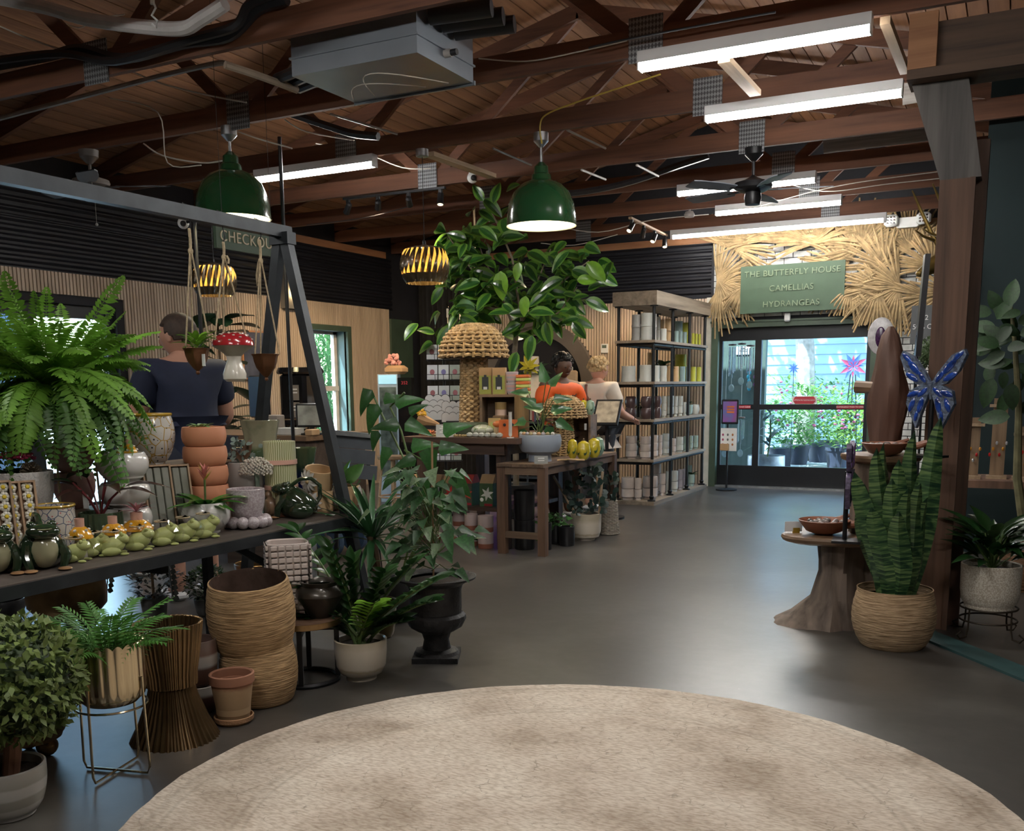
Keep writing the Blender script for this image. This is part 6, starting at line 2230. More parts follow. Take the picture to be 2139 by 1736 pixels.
for k in range(4):
    y0=TYF+.2+k*.24
    MB().box2((TX0+.1-o.x,y0-o.y,.29),(TX1-.15-o.x,y0+.23-o.y,.32)).build('lower_plank',BURNT,t,smooth=False)
RUST=WOOD('rustic_brown_wood',(0.055,0.033,0.022),(0.20,0.13,0.085),'Y',rough=.65)
RUSTZ=WOOD('rustic_leg_wood',(0.05,0.028,0.018),(0.18,0.10,0.06),'Z',rough=.65)
SZ=.715
q0=P(1053,1155); q1=P(1130,1162)
X0,X1,Y0,Y1=q0.x-.035,q1.x+.04,6.76,8.32
st=thing('side_display_table','narrow rustic wooden table holding the grey bowl planter','table',((X0+X1)/2,(Y0+Y1)/2,0))
o=st.location
for k in range(3):
    w=(X1-X0)/3
    MB().box2((X0+w*k-o.x,Y0-o.y,SZ-.025),(X0+w*(k+1)-.004-o.x,Y1-o.y,SZ)).build('top_plank',RUST,st,smooth=False)
for x0 in (X0+.01,X1-.05):
    MB().box2((x0-o.x,Y0+.06-o.y,SZ-.085),(x0+.035-o.x,Y1-.06-o.y,SZ-.025)).build('apron',RUST,st,smooth=False)
    for y0 in (Y0+.01,Y1-.075):
        MB().box2((x0-.01-o.x,y0-o.y,0),(x0+.055-o.x,y0+.06-o.y,SZ-.025)).build('leg',RUSTZ,st,smooth=False)
for z0,z1 in ((SZ-.085,SZ-.025),(.13,.18)):
    MB().box2((X0+.05-o.x,Y0+.015-o.y,z0),(X1-.05-o.x,Y0+.05-o.y,z1)).build('rail',WOOD('rustic_rail',(0.055,0.033,0.022),(0.20,0.13,0.085),'X'),st,smooth=False)

# ---- wicker mushrooms: real woven bands over stakes
WICK=M('natural_wicker',(0.44,0.30,0.15),.7,var=.35,scale=22,rnd=.1)
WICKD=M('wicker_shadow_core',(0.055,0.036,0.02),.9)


def wicker(label,p,stem,cap,hs,hc,dens):
    t=thing('wicker_mushroom',label,'wicker sculpture',p,group='wicker mushrooms')
    def weave(prof,rows,ns,nm,th):
        b=MB()
        for i in range(rows):
            u=(i+.5)/rows
            r,z=prof(u)
            n=ns*4
            b.tube([((r+th*.9*(1 if ((j // 2+i) % 2) else-1))*math.cos(2*PI*j/n),(r+th*.9*(1 if ((j // 2+i) % 2) else-1))*math.sin(2*PI*j/n),z+th*.3*math.sin(j*1.7+i)) for j in range(n)],th,5,closed=True)
        stuff(b.build(nm,WICK,t))
        for j in range(ns):
            a=2*PI*(j+.25)/ns
            MB().tube([(prof(i/8)[0]*math.cos(a),prof(i/8)[0]*math.sin(a),prof(i/8)[1]) for i in range(9)],th*.9,5).build(nm+'_stake',WICK,t)
    weave(lambda u: (stem[0]*(1-u)+stem[1]*u+.1*stem[0]*(1-u) ** 3,hs*u),int(dens*hs/.6),12,'stem_weave',.010*hs/.6+.003)
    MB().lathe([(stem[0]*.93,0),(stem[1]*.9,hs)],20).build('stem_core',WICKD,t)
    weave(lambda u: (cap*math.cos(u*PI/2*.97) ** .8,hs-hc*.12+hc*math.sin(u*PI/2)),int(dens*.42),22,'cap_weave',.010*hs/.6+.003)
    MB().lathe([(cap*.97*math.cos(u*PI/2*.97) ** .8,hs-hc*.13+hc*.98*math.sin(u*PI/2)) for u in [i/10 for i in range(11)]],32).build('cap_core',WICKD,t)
    return t


p=Vector((PY(992,890,7.55).x,7.55,TZ_))
wicker('tall wicker mushroom on the burnt-wood table',p,(m(27,p),m(24,p)),m(69,p),ztop(p,740)-TZ_,ztop(p,672)-ztop(p,742),28)
p=Vector((PY(1177,940,7.75).x,7.75,SZ))
wicker('small wicker mushroom behind the grey bowl planter',p,(m(22,p),m(17,p)),m(47,p),ztop(p,868)-SZ,ztop(p,824)-ztop(p,870),30)

# ---- ficus tree
LF=M('ficus_leaf',(0.022,0.085,0.016),.28,var=.25,scale=4,rnd=.45,coat=.4,trans=.15)
LFE=M('ficus_leaf_edge',(0.10,0.22,0.03),.3,rnd=.3,coat=.3,trans=.2)
BARK2=M('grey_brown_bark',(0.17,0.135,0.095),.8,var=.25,scale=25)
p=Vector((PY(1076,780,8.75).x,8.75,0))
t=thing('ficus_tree','variegated ficus tree with broad leaves above the table','tree',p)
pot('pot',t,cup(.15,.19,.34),M('charcoal_pot',(0.03,0.03,0.032),.5),28)
Q=lambda x,y,dy=0: PY(x,y,p.y+dy)-p
MB().tube([(0,0,.25),Q(1076,800),Q(1075,735),Q(1078,700)],[.032,.03,.028,.027],8).build('trunk',BARK2,t)
lfm=leafmesh('fic',LF,.52,.22,.28,'ovate',n=8,edge=LFE)
lfb=leafmesh('ficb',LEAFB,.55,.2,.28,'ovate',n=8)
random.seed(13)
br=[((1078,700),(1062,655),(1040,600),(1010,540),(990,480)),((1078,700),(1095,665),(1110,620),(1130,570),(1150,520)),((1085,690),(1130,680),(1170,650),(1205,600)),((1062,655),(1030,640),(985,610),(950,560)),((1040,600),(1000,580),(960,530),(935,490)),((1090,670),(1080,610),(1070,540),(1040,470),(1020,430)),((1110,620),(1160,600),(1210,560),(1230,545)),((1060,650),(1000,640),(960,650),(945,690))]
k=0
for bi,pl_ in enumerate(br):
    dy=(0,.1,-.15,.2,-.2,-.1,.25,-.25)[bi]
    pts=[Q(a,c,dy*i/(len(pl_)-1)) for i,(a,c) in enumerate(pl_)]
    MB().tube(pts,[.016-.011*i/(len(pts)-1) for i in range(len(pts))],6).build('branch',BARK2,t)
    for j in range(38):
        u=random.uniform(.25,1.0)*(len(pts)-1); i=min(int(u),len(pts)-2)
        e=pts[i].lerp(pts[i+1],u-i)+Vector((random.gauss(0,.13),random.gauss(0,.17),random.gauss(0,.10)))
        a=random.random()*2*PI
        d=Vector((math.cos(a),math.sin(a)*.8,random.uniform(-.9,.35)))
        leaf(t,lfm,e,d,Vector((random.uniform(-.4,.4),-.9,random.uniform(.2,1))),random.uniform(.16,.27))
for (x,y,dx,dz,s) in ((1046,566,.05,-1,.27),(1098,618,-.1,-1,.19),(1085,548,-.2,-1,.17),(1140,645,.2,-1,.16),(1225,548,.8,-.7,.24),(1205,585,1,0,.18),(1112,700,-.2,-1,.24),(1140,672,.2,-1,.22),(1195,672,.7,-.8,.2),(935,700,-.4,-1,.2),(925,600,-.6,-.8,.2),(975,500,-.8,.3,.2),(1030,425,.3,.9,.2),(1010,420,-.5,.8,.18),(1080,735,-.3,-1,.22)):
    leaf(t,lfb if y in (566,618,548,585) else lfm,Q(x,y,-.32),Vector((dx*math.cos(_yaw),dx*math.sin(_yaw)-.1,dz)),(.2,-1,.25),s)

# ---- gilt chandelier behind
p=PY(994,690,9.28)
t=thing('chandelier','small gilt chandelier with candle bulbs behind the wicker mushroom','chandelier',p)
GILT=M('gilt_metal',(0.55,0.42,0.24),.35,metal=.6)
MB().tube([(0,0,0),(0,0,Z_BEAM-p.z)],.012,8).build('stem',GILT,t)
for k in range(5):
    a=k*2*PI/5+2.65
    d=Vector((math.cos(a),math.sin(a),0)); R_=m(60,p)
    MB().tube([Vector((0,0,.02)),d*R_*.25+Vector((0,0,.05)),d*R_*.55+Vector((0,0,-.05)),d*R_*.85+Vector((0,0,-.04)),d*R_+Vector((0,0,.05)),d*R_+Vector((0,0,.14))],.006,6).build('arm',GILT,t)
    cd=MB().tube([d*R_+Vector((0,0,.13)),d*R_+Vector((0,0,.22))],.012,8).build('candle',M('ivory',(0.62,0.55,0.42),.5),t)
    MB().ell(d*R_+Vector((0,0,.255)),(.013,.013,.035),n=8,h=6).build('flame_bulb',EMIT('candle_bulb',(1.0,0.72,0.38),45) if k == 0 else GLASS('bulb_glass'),cd)

# ---- goods on the big table
KRAFT=M('kraft_paper',(0.42,0.26,0.13),.75,var=.1)
WCARD=M('white_card',(0.62,0.63,0.64),.6,var=.05)


def on(x,Y,z=TZ_):
    return Vector((PY(x,900,Y).x,Y,z))


for k,(x,Y,w,rows,lb) in enumerate(((914,7.9,52,4,'pile of white scallop-shaped cards, tilted'),(955,7.7,46,3,'second pile of white scallop-shaped cards by the mushroom stem'))):
    p=on(x,Y); s=m(w,p)
    t=thing('scallop_card_rack',lb+' on the burnt-wood table','card rack',p,_yaw,'scallop card racks')
    MB().box((0,.06,.05),(s,.12,.10)).build('box',BLACKPLASTIC,t,smooth=False)
    for r_ in range(rows):
        for c in range(3):
            q=Vector(((c-1)*s*.32+(.16*s if r_ % 2 else 0)-.04,.04-r_*.006+.03*r_,.09+r_*.05))
            b=MB(); pr_=[(-.18*s,0)]+[(.18*s*-math.cos(PI*i/8),.05+.18*s*math.sin(PI*i/8)) for i in range(9)]+[(.18*s,0)]
            b.prism(pr_,-.004,.004,'Y'); sc_=b.build('scallop_card',WCARD,t,loc=q,smooth=False)
            MB().prism([(x_*1.07,z_*1.05) for x_,z_ in pr_],.0045,.007,'Y').build('dark_edge',BLACKPLASTIC,sc_,smooth=False)
p=on(890,7.55)
t=thing('bouquet','kraft paper bouquet of yellow flowers lying on the table','bouquet',p+Vector((0,0,.11)),_yaw)
MB().tube([(.12,0,-.04),(-.0,0,-.01),(-.07,0,.02)],[.012,.05,.075],8).build('paper',KRAFT,t,smooth=False)
MB().box((.02,0,-.08),(.12,.1,.06)).build('box',BLACKPLASTIC,t,smooth=False)
b=MB(); random.seed(2)
for q in range(46):
    a=random.random()*6.28; r_=.07*math.sqrt(random.random())
    b.ell((-.075+.02*random.random()+.06*random.random(),r_*math.cos(a),.035+r_*.6*math.sin(a)+.02),(.012,.012,.011),n=6,h=4)
stuff(b.build('blossom',M('yellow_blossom',(0.62,0.36,0.02),.6,var=.2),t))
p=on(890,7.0)
t=thing('candy_tub','clear lidded tub of orange sweets on the table edge','tub',p)
MB().box((0,0,.03),(.17,.12,.05)).build('tub',GLASS('tub_plastic',(1,1,1),.9,.1),t,smooth=False)
b=MB()
for q in range(60):
    b.ell((random.uniform(-.075,.075),random.uniform(-.05,.05),random.uniform(.012,.045)),(.013,.010,.008),n=6,h=4)
stuff(b.build('sweets',M('orange_sweets',(0.55,0.14,0.04),.4,var=.3),t))
MB().lathe([(.045,.05),(.05,.06),(.05,.085),(.001,.09)],18).build('pink_pot',M('pink_tub',(0.55,0.36,0.36),.4),t,loc=(.06,.08,-.05))
p=on(925,6.94)
t=thing('bead_garland','strand of natural beads along the table front','garland',p)
for q in range(30):
    if not 10 < q < 20:
        MB().ell(((q-12)*.0135,.0,.012),(.008,.010,.011),n=7,h=5).build('bead',M('wood_bead',(0.36,0.27,0.13),.6,rnd=.3),t)
p=on(931,6.92)
t=thing('acrylic_sign','clear acrylic sign with white lettering on the table','sign',p,_yaw)
pa=MB().box((0,0,.05),(.16,.005,.105)).build('panel',M('frosted_acrylic',(0.36,0.37,0.35),.25),t,smooth=False); t.rotation_euler=(math.radians(-12),0,_yaw)
for q in range(4):
    MB().box((0,-.004,.082-q*.014),(.07+.03*(q % 2),.002,.005)).build('print_line',WHITEINK,pa,smooth=False)
p=on(978,7.15)
tag(MB().bbox((0,0,.055),(.30,.22,.11),.02).build('green_box',M('dark_green_box',(0.045,0.06,0.035),.7),loc=p),'dark green box behind the acrylic sign','box')
EGG=M('speckled_ceramic',(0.50,0.53,0.50),.3,var=.35,scale=40,coat=.4)
for k in range(6):
    p=on(981+k*12.5,6.93)
    tag(MB().bbox((0,0,.02),(.045,.04,.04),.012).build('ceramic_dish',EGG,loc=p),['first','second','third','fourth','fifth','sixth'][k]+' small speckled ceramic dish from the left along table front','dish','row of small speckled dishes')
p=on(1008,7.05)
t=thing('leaf_print_cushion','rounded green and white leaf-print pouch behind the dishes','pouch',p)
MB().ell((0,0,.05),(.10,.07,.05),n=20,h=10).build('pouch',floral_mat('leaf_print',(0.45,0.47,0.38),(0.08,0.17,0.05),(0.25,0.32,0.15),30),t)
p=on(1040,7.0)
t=thing('orange_figurine','small orange animal figurine beside the orange gift bags','figurine',p,_yaw)
ORG=M('orange_ceramic',(0.60,0.16,0.04),.3,coat=.4)
MB().ell((0,0,.05),(.035,.03,.05),n=12,h=8).build('body',M('sand_ceramic',(0.45,0.33,0.18),.5),t)
MB().ell((.0,-.01,.105),(.042,.03,.028),n=12,h=8).build('head',ORG,t)
for k,(x,c,lb) in enumerate(((1054,(0.62,0.14,0.03),'left bright orange gift bag beside the glass vial'),(1070,(0.55,0.13,0.03),'right bright orange gift bag behind the glass vial'))):
    p=on(x,7.0+.03*k); s=m(1,p)
    t=thing('gift_bag',lb,'gift bag',p,_yaw,'orange gift bags')
    MB().prism([(-.05,0),(.05,0),(.042,.14),(-.042,.14)],-.025,.025,'Y').build('bag',M('orange_bag_%d' % k,c,.6),t,smooth=False)
    MB().ell((0,-.027,.10),(.013,.002,.013),n=10,h=4).build('seal',BLACKPLASTIC,t)
p=on(1066,6.92)
t=thing('glass_vial','slim clear glass propagation tube on the table','vase',p)
MB().lathe([(.004,.01),(.014,.02),(.014,.20),(.020,.205),(.018,.205),(.012,.20),(.012,.02)],16).build('tube',M('pale_glass',(0.62,0.60,0.55),.08,coat=1),t)
MB().lathe([(.03,0),(.03,.008),(.004,.01)],14).build('foot',M('pale_glass',(0,0,0)),t)
# crate with garden kits on top
p=on(1048,7.45); cw=m(80,p); ch=ztop(p,824)-TZ_
CR=WOOD('crate_wood',(0.06,0.038,0.025),(0.22,0.14,0.085),'X')
t=thing('open_crate','open dark wooden crate standing on the burnt-wood table','crate',p,_yaw*.6)
for nm,lo,hi in (('top',(-cw/2,-.12,ch-.02),(cw/2,.12,ch)),('base',(-cw/2,-.12,0),(cw/2,.12,.02)),('side',(-cw/2,-.12,.02),(-cw/2+.022,.12,ch-.02)),('side',(cw/2-.022,-.12,.02),(cw/2,.12,ch-.02)),('back',(-cw/2,.1,.02),(cw/2,.12,ch-.02))):
    MB().box2(lo,hi).build(nm,CR,t,smooth=False)
tq=thing('tin_candle','gold and pink tin standing in the open crate','tin',p+Vector((.01,-.03,.02+ch*.42)))
MB().lathe([(.05,0),(.05,.045),(.048,.045),(.05,.05),(.05,.11),(.001,.112)],20,ks=[0,0,0,1,1]).build('tin',[M('pale_pink_tin',(0.55,0.40,0.33),.4),M('gold_label',(0.45,0.32,0.14),.4,metal=.4)],tq)
MB().bbox((0,0,-ch*.2),(.11,.11,ch*.4),.01).build('box',CR,tq)
for k,(x,lb) in enumerate(((1017,'left kraft garden-kit box with bottle window on the crate'),(1045,'right kraft garden-kit box with bottle window on the crate'))):
    pk=on(x,7.42,TZ_+ch); w=m(27,pk); h=ztop(pk,768)-pk.z
    t=thing('kit_box',lb,'box',pk,_yaw*.6,'kraft garden-kit boxes')
    MB().box((0,0,h/2),(w,.07,h)).build('carton',KRAFT,t,smooth=False)
    MB().box((0,-.037,h*.36),(w*.94,.003,h*.68)).build('green_panel',M('olive_print',(0.28,0.30,0.07),.6),t,smooth=False)
    MB().box((0,-.039,h*.42),(w*.5,.003,h*.46)).build('bottle_print',M('bottle_dark',(0.03,0.035,0.04),.4),t,smooth=False)
    MB().box((0,-.039,h*.68),(w*.2,.003,h*.1)).build('bottle_neck',MATS['bottle_dark'],t,smooth=False)
    MB().box((0,-.04,h*.24),(w*.3,.003,h*.1)).build('label_print',WCARD,t,smooth=False)
PST=BAND('pink_grey_stripes',[(0,(0.5,0.36,0.34)),(.2,(0.36,0.36,0.40)),(.35,(0.58,0.35,0.33)),(.5,(0.36,0.36,0.42)),(.68,(0.6,0.34,0.30)),(.85,(0.38,0.36,0.42)),(1,(0.6,0.5,0.5))],.10,wob=0)
for k in range(2):
    pk=on(1071,7.42,TZ_+ch+k*.09); r_=m(13,pk)
    simple_pot('striped_bowl',['lower','upper'][k]+' pink and grey striped cup on the crate',pk,cup(r_*.75,r_,.095),PST,'cup','striped cups')
for k in range(6):
    pk=on(1094,7.42,TZ_+ch+k*.027-.0)
    tag(MB().bbox((0,0,.013),(.11,.10,.026),.005,rz=_yaw*.6).build('folded_napkin',(M('lime_cloth',(0.45,0.50,0.14),.8),M('orange_cloth',(0.55,0.14,0.04),.8))[k % 2],loc=pk),('lowest','second','third','fourth','fifth','topmost')[k]+' folded napkin in the lime and orange stack','napkin','stacked napkins')
p=on(1090,7.25); 
simple_pot('wooden_vase','mottled brown wooden cylinder vase at the table corner',p,[(m(14,p),0),(m(16,p),.02),(m(15,p),ztop(p,826)-TZ_-.01),(m(14.5,p),ztop(p,826)-TZ_)],WOOD('mango_wood',(0.09,0.05,0.02),(0.30,0.19,0.08),'Z'),'vase')
for k,(x,c,w,h) in enumerate(((1033,(0.40,0.27,0.10),.10,.15),(1043,(0.55,0.50,0.40),.08,.10))):
    pk=on(x,7.1-.04*k)
    t=thing('seed_packet',['framed kraft seed packet leaning in the crate front','cream seed packet before the kraft one'][k],'packet',pk,_yaw)
    t.rotation_euler=(math.radians(-10),0,_yaw)
    MB().box((0,0,h/2),(w,.012,h)).build('packet',M('packet_%d' % k,c,.6),t,smooth=False)
    MB().box((0,-.008,h*.5),(w*.7,.004,h*.55)).build('print',M('leaf_print_paper',(0.30,0.32,0.10),.6),t,smooth=False)

# ---- card rack behind the table
p=on(930,8.75,0)
t=thing('card_rack','black wire spinner rack of greeting cards behind the table','card rack',p,_yaw)
MB().tube([(0,0,0),(0,0,1.75)],.014,8).build('pole',BLACKMETAL,t)
MB().lathe([(.24,0),(.24,.02),(.02,.04)],24).build('base',BLACKMETAL,t)
rowz=[ztop(p,y) for y in (962,900,838,795,753)]
for zi_,z in enumerate(rowz):
    MB().tube([(-.17,-.1,z),(.17,-.1,z),(.17,.1,z),(-.17,.1,z)],.004,5,closed=True).build('wire_tier',BLACKMETAL,t)
    MB().tube([(-.17,-.13,z+.06),(.17,-.13,z+.06)],.003,5).build('wire_front',BLACKMETAL,t)
    for s in range(5):
        MB().tube([(-.17+.085*s,-.1,z),(-.17+.085*s,-.13,z+.06)],.0025,4).build('wire_divider',BLACKMETAL,t)
    for c in range(3):
        cd=MB().box((0,0,.075),(.105,.012,.15)).build('card',M('card_%d' % c,((0.55,0.56,0.58),(0.50,0.52,0.52),(0.30,0.33,0.28))[c],.6,rnd=.1),t,loc=(-.115+.115*c,-.09,z+.01),smooth=False); cd.rotation_euler=(math.radians(-14),0,0)
        MB().ell((0,-.008,.075),(.025,.002,.03),n=8,h=5).build('card_motif',M('card_motif_%d' % (c % 2),((0.30,0.10,0.12),(0.16,0.14,0.32))[c % 2],.6),cd)

# ---- bulb boxes on the lower shelf
pics=[((1018,'white lily'),(0.62,0.62,0.58),(0.05,0.10,0.04)),((973,'red lily'),(0.50,0.06,0.03),(0.07,0.07,0.05)),((940,'red amaryllis'),(0.50,0.03,0.03),(0.10,0.12,0.06)),((905,'purple iris'),(0.22,0.12,0.36),(0.40,0.40,0.40)),((872,'white paperwhite'),(0.5,0.5,0.5),(0.2,0.22,0.3))]
for k,((x,nm),c,bgc) in enumerate(pics):
    p=on(x-4,7.12,.32); w=m(31 if k == 0 else 33,p); h=ztop(p,1010)-.32
    t=thing('bulb_box','flower bulb gift box with %s picture on the lower shelf' % nm,'box',p,.05,'flower bulb boxes')
    MB().box((0,.08,h/2),(w,.16,h)).build('carton',M('bulb_carton',(0.02,0.085,0.025),.5),t,smooth=False)
    MB().prism([(-.0,h),(.16,h),(.11,h+.07),(.05,h+.07)],-w/2,w/2,'X').build('gable',KRAFT if k != 1 else M('red_card',(0.38,0.04,0.03),.5),t,smooth=False)
    MB().box((0,-.002,h/2),(w*.96,.004,h*.98)).build('front_print',M('print_bg_%d' % k,bgc,.5),t,smooth=False)
    pmh=leafmesh('pet%d' % k,M('print_petal_%d' % k,c,.5),.38,.02,.1,'lance')
    for q in range(6):
        a=q*PI/3+.3
        leaf(t,pmh,(.01,-.006,h*.55),(math.cos(a),0,math.sin(a)),(0,-1,0),w*.5,name='petal_print')
    MB().box((.02,-.006,h*.08),(w*.6,.003,h*.1)).build('label_print',M('red_label',(0.30,0.02,0.03),.5),t,smooth=False)
    MB().ell((-w*.32,-.006,h*.3),(w*.14,.002,w*.14),n=12,h=4).build('round_logo',WHITEINK,t)
# pots under the big table
TW=BAND('terracotta_dip',[(0,(0.28,0.10,0.06)),(.28,(0.28,0.10,0.06)),(.30,(0.48,0.38,0.36)),(1,(0.50,0.40,0.38))],.135,rough=.6,coat=.1,wob=0)
for k,(x,yb,w) in enumerate(((1015,1147,33),(985,1142,28),(962,1132,30),(930,1128,30))):
    p=stand(x,yb,0,w/2); r=m(w/2,p)
    for q in range(2):
        simple_pot('dipped_cylinder',['lower','upper'][q]+' '+('nearest','second','third','rearmost')[k]+' terracotta-dipped cylinder pot under the table',p+Vector((0,0,q*.135)),[(r*.97,0),(r,.01),(r,.132)],TW,group='terracotta-dipped cylinders')

# ---- on the small table
p=Vector((PY(1128,955,7.08).x,7.08,SZ)); r=m(45,p); h=ztop(p,908)-SZ
GRB=M('pale_blue_grey_ceramic',(0.30,0.34,0.40),.5,var=.05)
t=thing('footed_bowl_planter','pale grey footed bowl planted with leafy vine and tiny figures','potted plant',p)
pot('bowl',t,[(r*.54,0),(r*.52,h*.25),(r*.60,h*.30),(r*.85,h*.38),(r*.98,h*.58),(r,h*.8),(r*.96,h)],GRB,48)
soil(t,r*.9,h*.9)
lpv=leafmesh('alo',M('alocasia_leaf',(0.045,0.13,0.045),.3,rnd=.3,coat=.3,trans=.15),.55,.25,.25,'heart')
random.seed(6)
for k,(x,y,dx,dz,s) in enumerate(((1105,822,-.9,.15,.15),(1140,800,-.2,.7,.17),(1150,808,.4,.6,.15),(1155,835,.9,.1,.16),(1135,855,-.9,.2,.16),(1150,860,.8,.2,.18),(1160,880,.7,-.3,.17),(1100,880,-.8,-.1,.15),(1095,895,-.2,-1,.17),(1145,890,.3,-1,.15),(1120,845,-.6,.3,.14))):
    e=PY(x,y,p.y-.03)-p
    MB().tube([(.02*math.cos(k),.02*math.sin(k),h*.85),e*.5+Vector((0,0,h*.7)),e],.004,5).build('petiole',STEMG,t)
    leaf(t,lpv,e,Vector((dx*math.cos(_yaw),dx*math.sin(_yaw),dz)),(.1,-1,.5),s)
for k in range(9):
    x=(-.8+.2*k)*r
    MB().ell((x,-r*.55*math.sqrt(max(0,1-(x/r) ** 2)),h+.01),(.018,.016,.016),n=10,h=6).build('figurine',M('figurine_%d' % (k % 4),((0.55,0.52,0.48),(0.50,0.30,0.16),(0.40,0.37,0.40),(0.36,0.30,0.16))[k % 4],.5),t)
    MB().tube([(x,-r*.5*math.sqrt(max(0,1-(x/r) ** 2)),h-.02),(x,-r*.5*math.sqrt(max(0,1-(x/r) ** 2)),h+.01)],.008,6).build('figurine_stem',MATS['ivory'],t)
pk=Vector((PY(1128,962,6.83).x,6.85,SZ))
t=thing('grey_price_sign','small grey price sign before the footed bowl','sign',pk,_yaw)
pa=MB().box((0,0,.03),(.105,.006,.06)).build('panel',M('frosted_acrylic',(0,0,0)),t,smooth=False)
for q in range(2):
    MB().box((0,-.004,.042-q*.018),(.05,.002,.007)).build('print_line',WHITEINK,pa,smooth=False)
YJ=M('yellow_lemon_glaze',(0.50,0.40,0.03),.25,var=.3,scale=18,coat=.6)
GJ=M('sage_jar_glaze',(0.24,0.36,0.26),.3,var=.2,coat=.5)


def jar(label,p,r,h,mat,g):
    t=thing('lidded_jar',label,'jar',p,group=g)
    MB().lathe([(r*.5,0),(r*.85,h*.15),(r,h*.38),(r*.92,h*.58),(r*.85,h*.62)],22).build('body',mat,t)
    l_=MB().lathe([(r*.9,h*.62),(r*.8,h*.78),(r*.3,h*.88),(.001,h*.9)],22).build('lid',mat,t)
    MB().ell((0,0,h*.94),(r*.16,r*.16,h*.08),n=8,h=6).build('knob',STEMB,l_)
    for q in range(6):
        a=q*1.05
        leaf(t,leafmesh('jarleaf',LEAFD,.4,.1,.1,'lance',n=4),(r*.97*math.cos(a),r*.97*math.sin(a),h*.2),(-.3*math.sin(a),.3*math.cos(a),1),(math.cos(a),math.sin(a),.3),h*.35,name='painted_leaf')


for k,(x,Y,w,y,lb) in enumerate(((1196,7.45,22,912,'yellow lidded jar beside the small mushroom stem'),(1219,7.35,29,916,'yellow lidded jar in front of the others'),(1241,7.6,28,910,'yellow lidded jar at the table edge'),(1250,7.8,24,908,'sage green lidded jar behind the yellow jars'))):
    p=Vector((PY(x,940,Y).x,Y,SZ)); jar(lb,p,m(w/2,p),ztop(p,y)-SZ,YJ if k < 3 else GJ,'lidded jars on the rustic table')
p=Vector((PY(1219,930,8.05).x,8.05,SZ)); h=ztop(p,866)-SZ; cw=m(44,p)
t=thing('open_crate','small open wooden crate on the rustic table','crate',p,.1)
for nm,lo,hi in (('top',(-cw/2,-.1,h-.02),(cw/2,.1,h)),('base',(-cw/2,-.1,0),(cw/2,.1,.02)),('side',(-cw/2,-.1,.02),(-cw/2+.02,.1,h-.02)),('side',(cw/2-.02,-.1,.02),(cw/2,.1,h-.02)),('back',(-cw/2,.08,.02),(cw/2,.1,h-.02))):
    MB().box2(lo,hi).build(nm,CR,t,smooth=False)
MB().box((cw/2-.045,-.102,h*.7),(.02,.003,.055)).build('price_tag',WHITEPL,t,smooth=False)
for k,(x,w) in enumerate(((1206,20),(1219,20),(1233,19))):
    pk=Vector((PY(x,860,8.02).x,8.02,SZ+h)); jar(('cream','yellow','sage green')[k]+' lidded jar on top of the small crate',pk,m(w/2,pk),ztop(pk,832)-pk.z,(MUSHCR,YJ,GJ)[k],'lidded jars on the crate')
pk=Vector((PY(1190,950,7.2).x,7.2,SZ))
t=thing('twig_bundle','flat bundle of twigs lying on the rustic table','twigs',pk,.4)
for q in range(14):
    MB().tube([(-.10,(q-7)*.007,.005),(.0,(q-7)*.006+.01,.012),(.12,(q-7)*.008,.006)],.004,5).build('twig',WICK,t)
# under the small table
BLKP=M('black_glazed_pot',(0.012,0.012,0.014),.3,coat=.3)
for k,(x,yb,w,z0,hh,lb) in enumerate(((1096,1150,44,0,.24,'lower large matt black pot under the rustic table'),(1096,1150,44,.24,.24,'upper large matt black pot under the rustic table'),(1140,1150,26,0,.22,'slim black pot behind the table leg'),(1184,1142,34,0,.16,'small black pot in front of the cream planter'))):
    p=stand(x,yb,0,w/2); r=m(w/2,p)
    simple_pot('black_pot',lb,p+Vector((0,0,z0)),[(r*.9,0),(r*.95,.01),(r,hh)],BLKP,group='black pots under the rustic table')
p=stand(1160,1138,0,20)
t=thing('potted_ivy','trailing green ivy in a black pot under the table','potted plant',p)
pot('pot',t,cup(.06,.075,.16),BLKP,20)
liv=leafmesh('ivy',M('ivy_leaf',(0.05,0.14,0.035),.4,rnd=.4,var=.3,trans=.15),.85,.1,.1,'heart',n=5)
for k in range(90):
    a=random.random()*6.28; q=random.random()
    leaf(t,liv,(.15*q*math.cos(a),.15*q*math.sin(a)-.03,.16+.12*random.random()*(1-q*.4)-(.18*random.random() if q > .75 else 0)),(math.cos(a),math.sin(a),random.uniform(-.8,.6)),(random.uniform(-.5,.5),-.8,.8),random.uniform(.03,.055))
p=stand(1224,1131,0,25); r=m(32,p); h=ztop(p,1072)
t=thing('eucalyptus_planter','cream glazed planter full of dark eucalyptus under the table','potted plant',p)
pot('pot',t,[(r*.6,0),(r*.62,.018),(r*.85,.03),(r*.97,h*.35),(r,h)],CREAM,36)
soil(t,r*.9,h*.9)
lde=leafmesh('deuc',M('dark_eucalyptus',(0.020,0.040,0.032),.45,rnd=.35),.9,.1,.1,'round',n=5)
for k in range(150):
    a=random.random()*6.28; q=math.sqrt(random.random())
    z=h+random.random()*.40
    leaf(t,lde,(.15*q*math.cos(a),.15*q*math.sin(a),z),(math.cos(a),math.sin(a),random.uniform(-.2,1)),(random.uniform(-.6,.6),-1,.4),random.uniform(.035,.07))
MB().bar((-.06,-.06,h*.9),(-.26,-.10,h+.32),.045,.012).build('wood_blade',PINE,t,smooth=False)
MB().bar((.12,.0,h*.9),(.15,.0,h+.36),.03,.012).build('wood_blade',PINE,t,smooth=False)
p=stand(1271,1118,0,18); r=m(19,p)
t=thing('willow_basket','grey willow basket with eucalyptus at the rustic table end','basket',p)
h=ztop(p,1046)
b=MB()
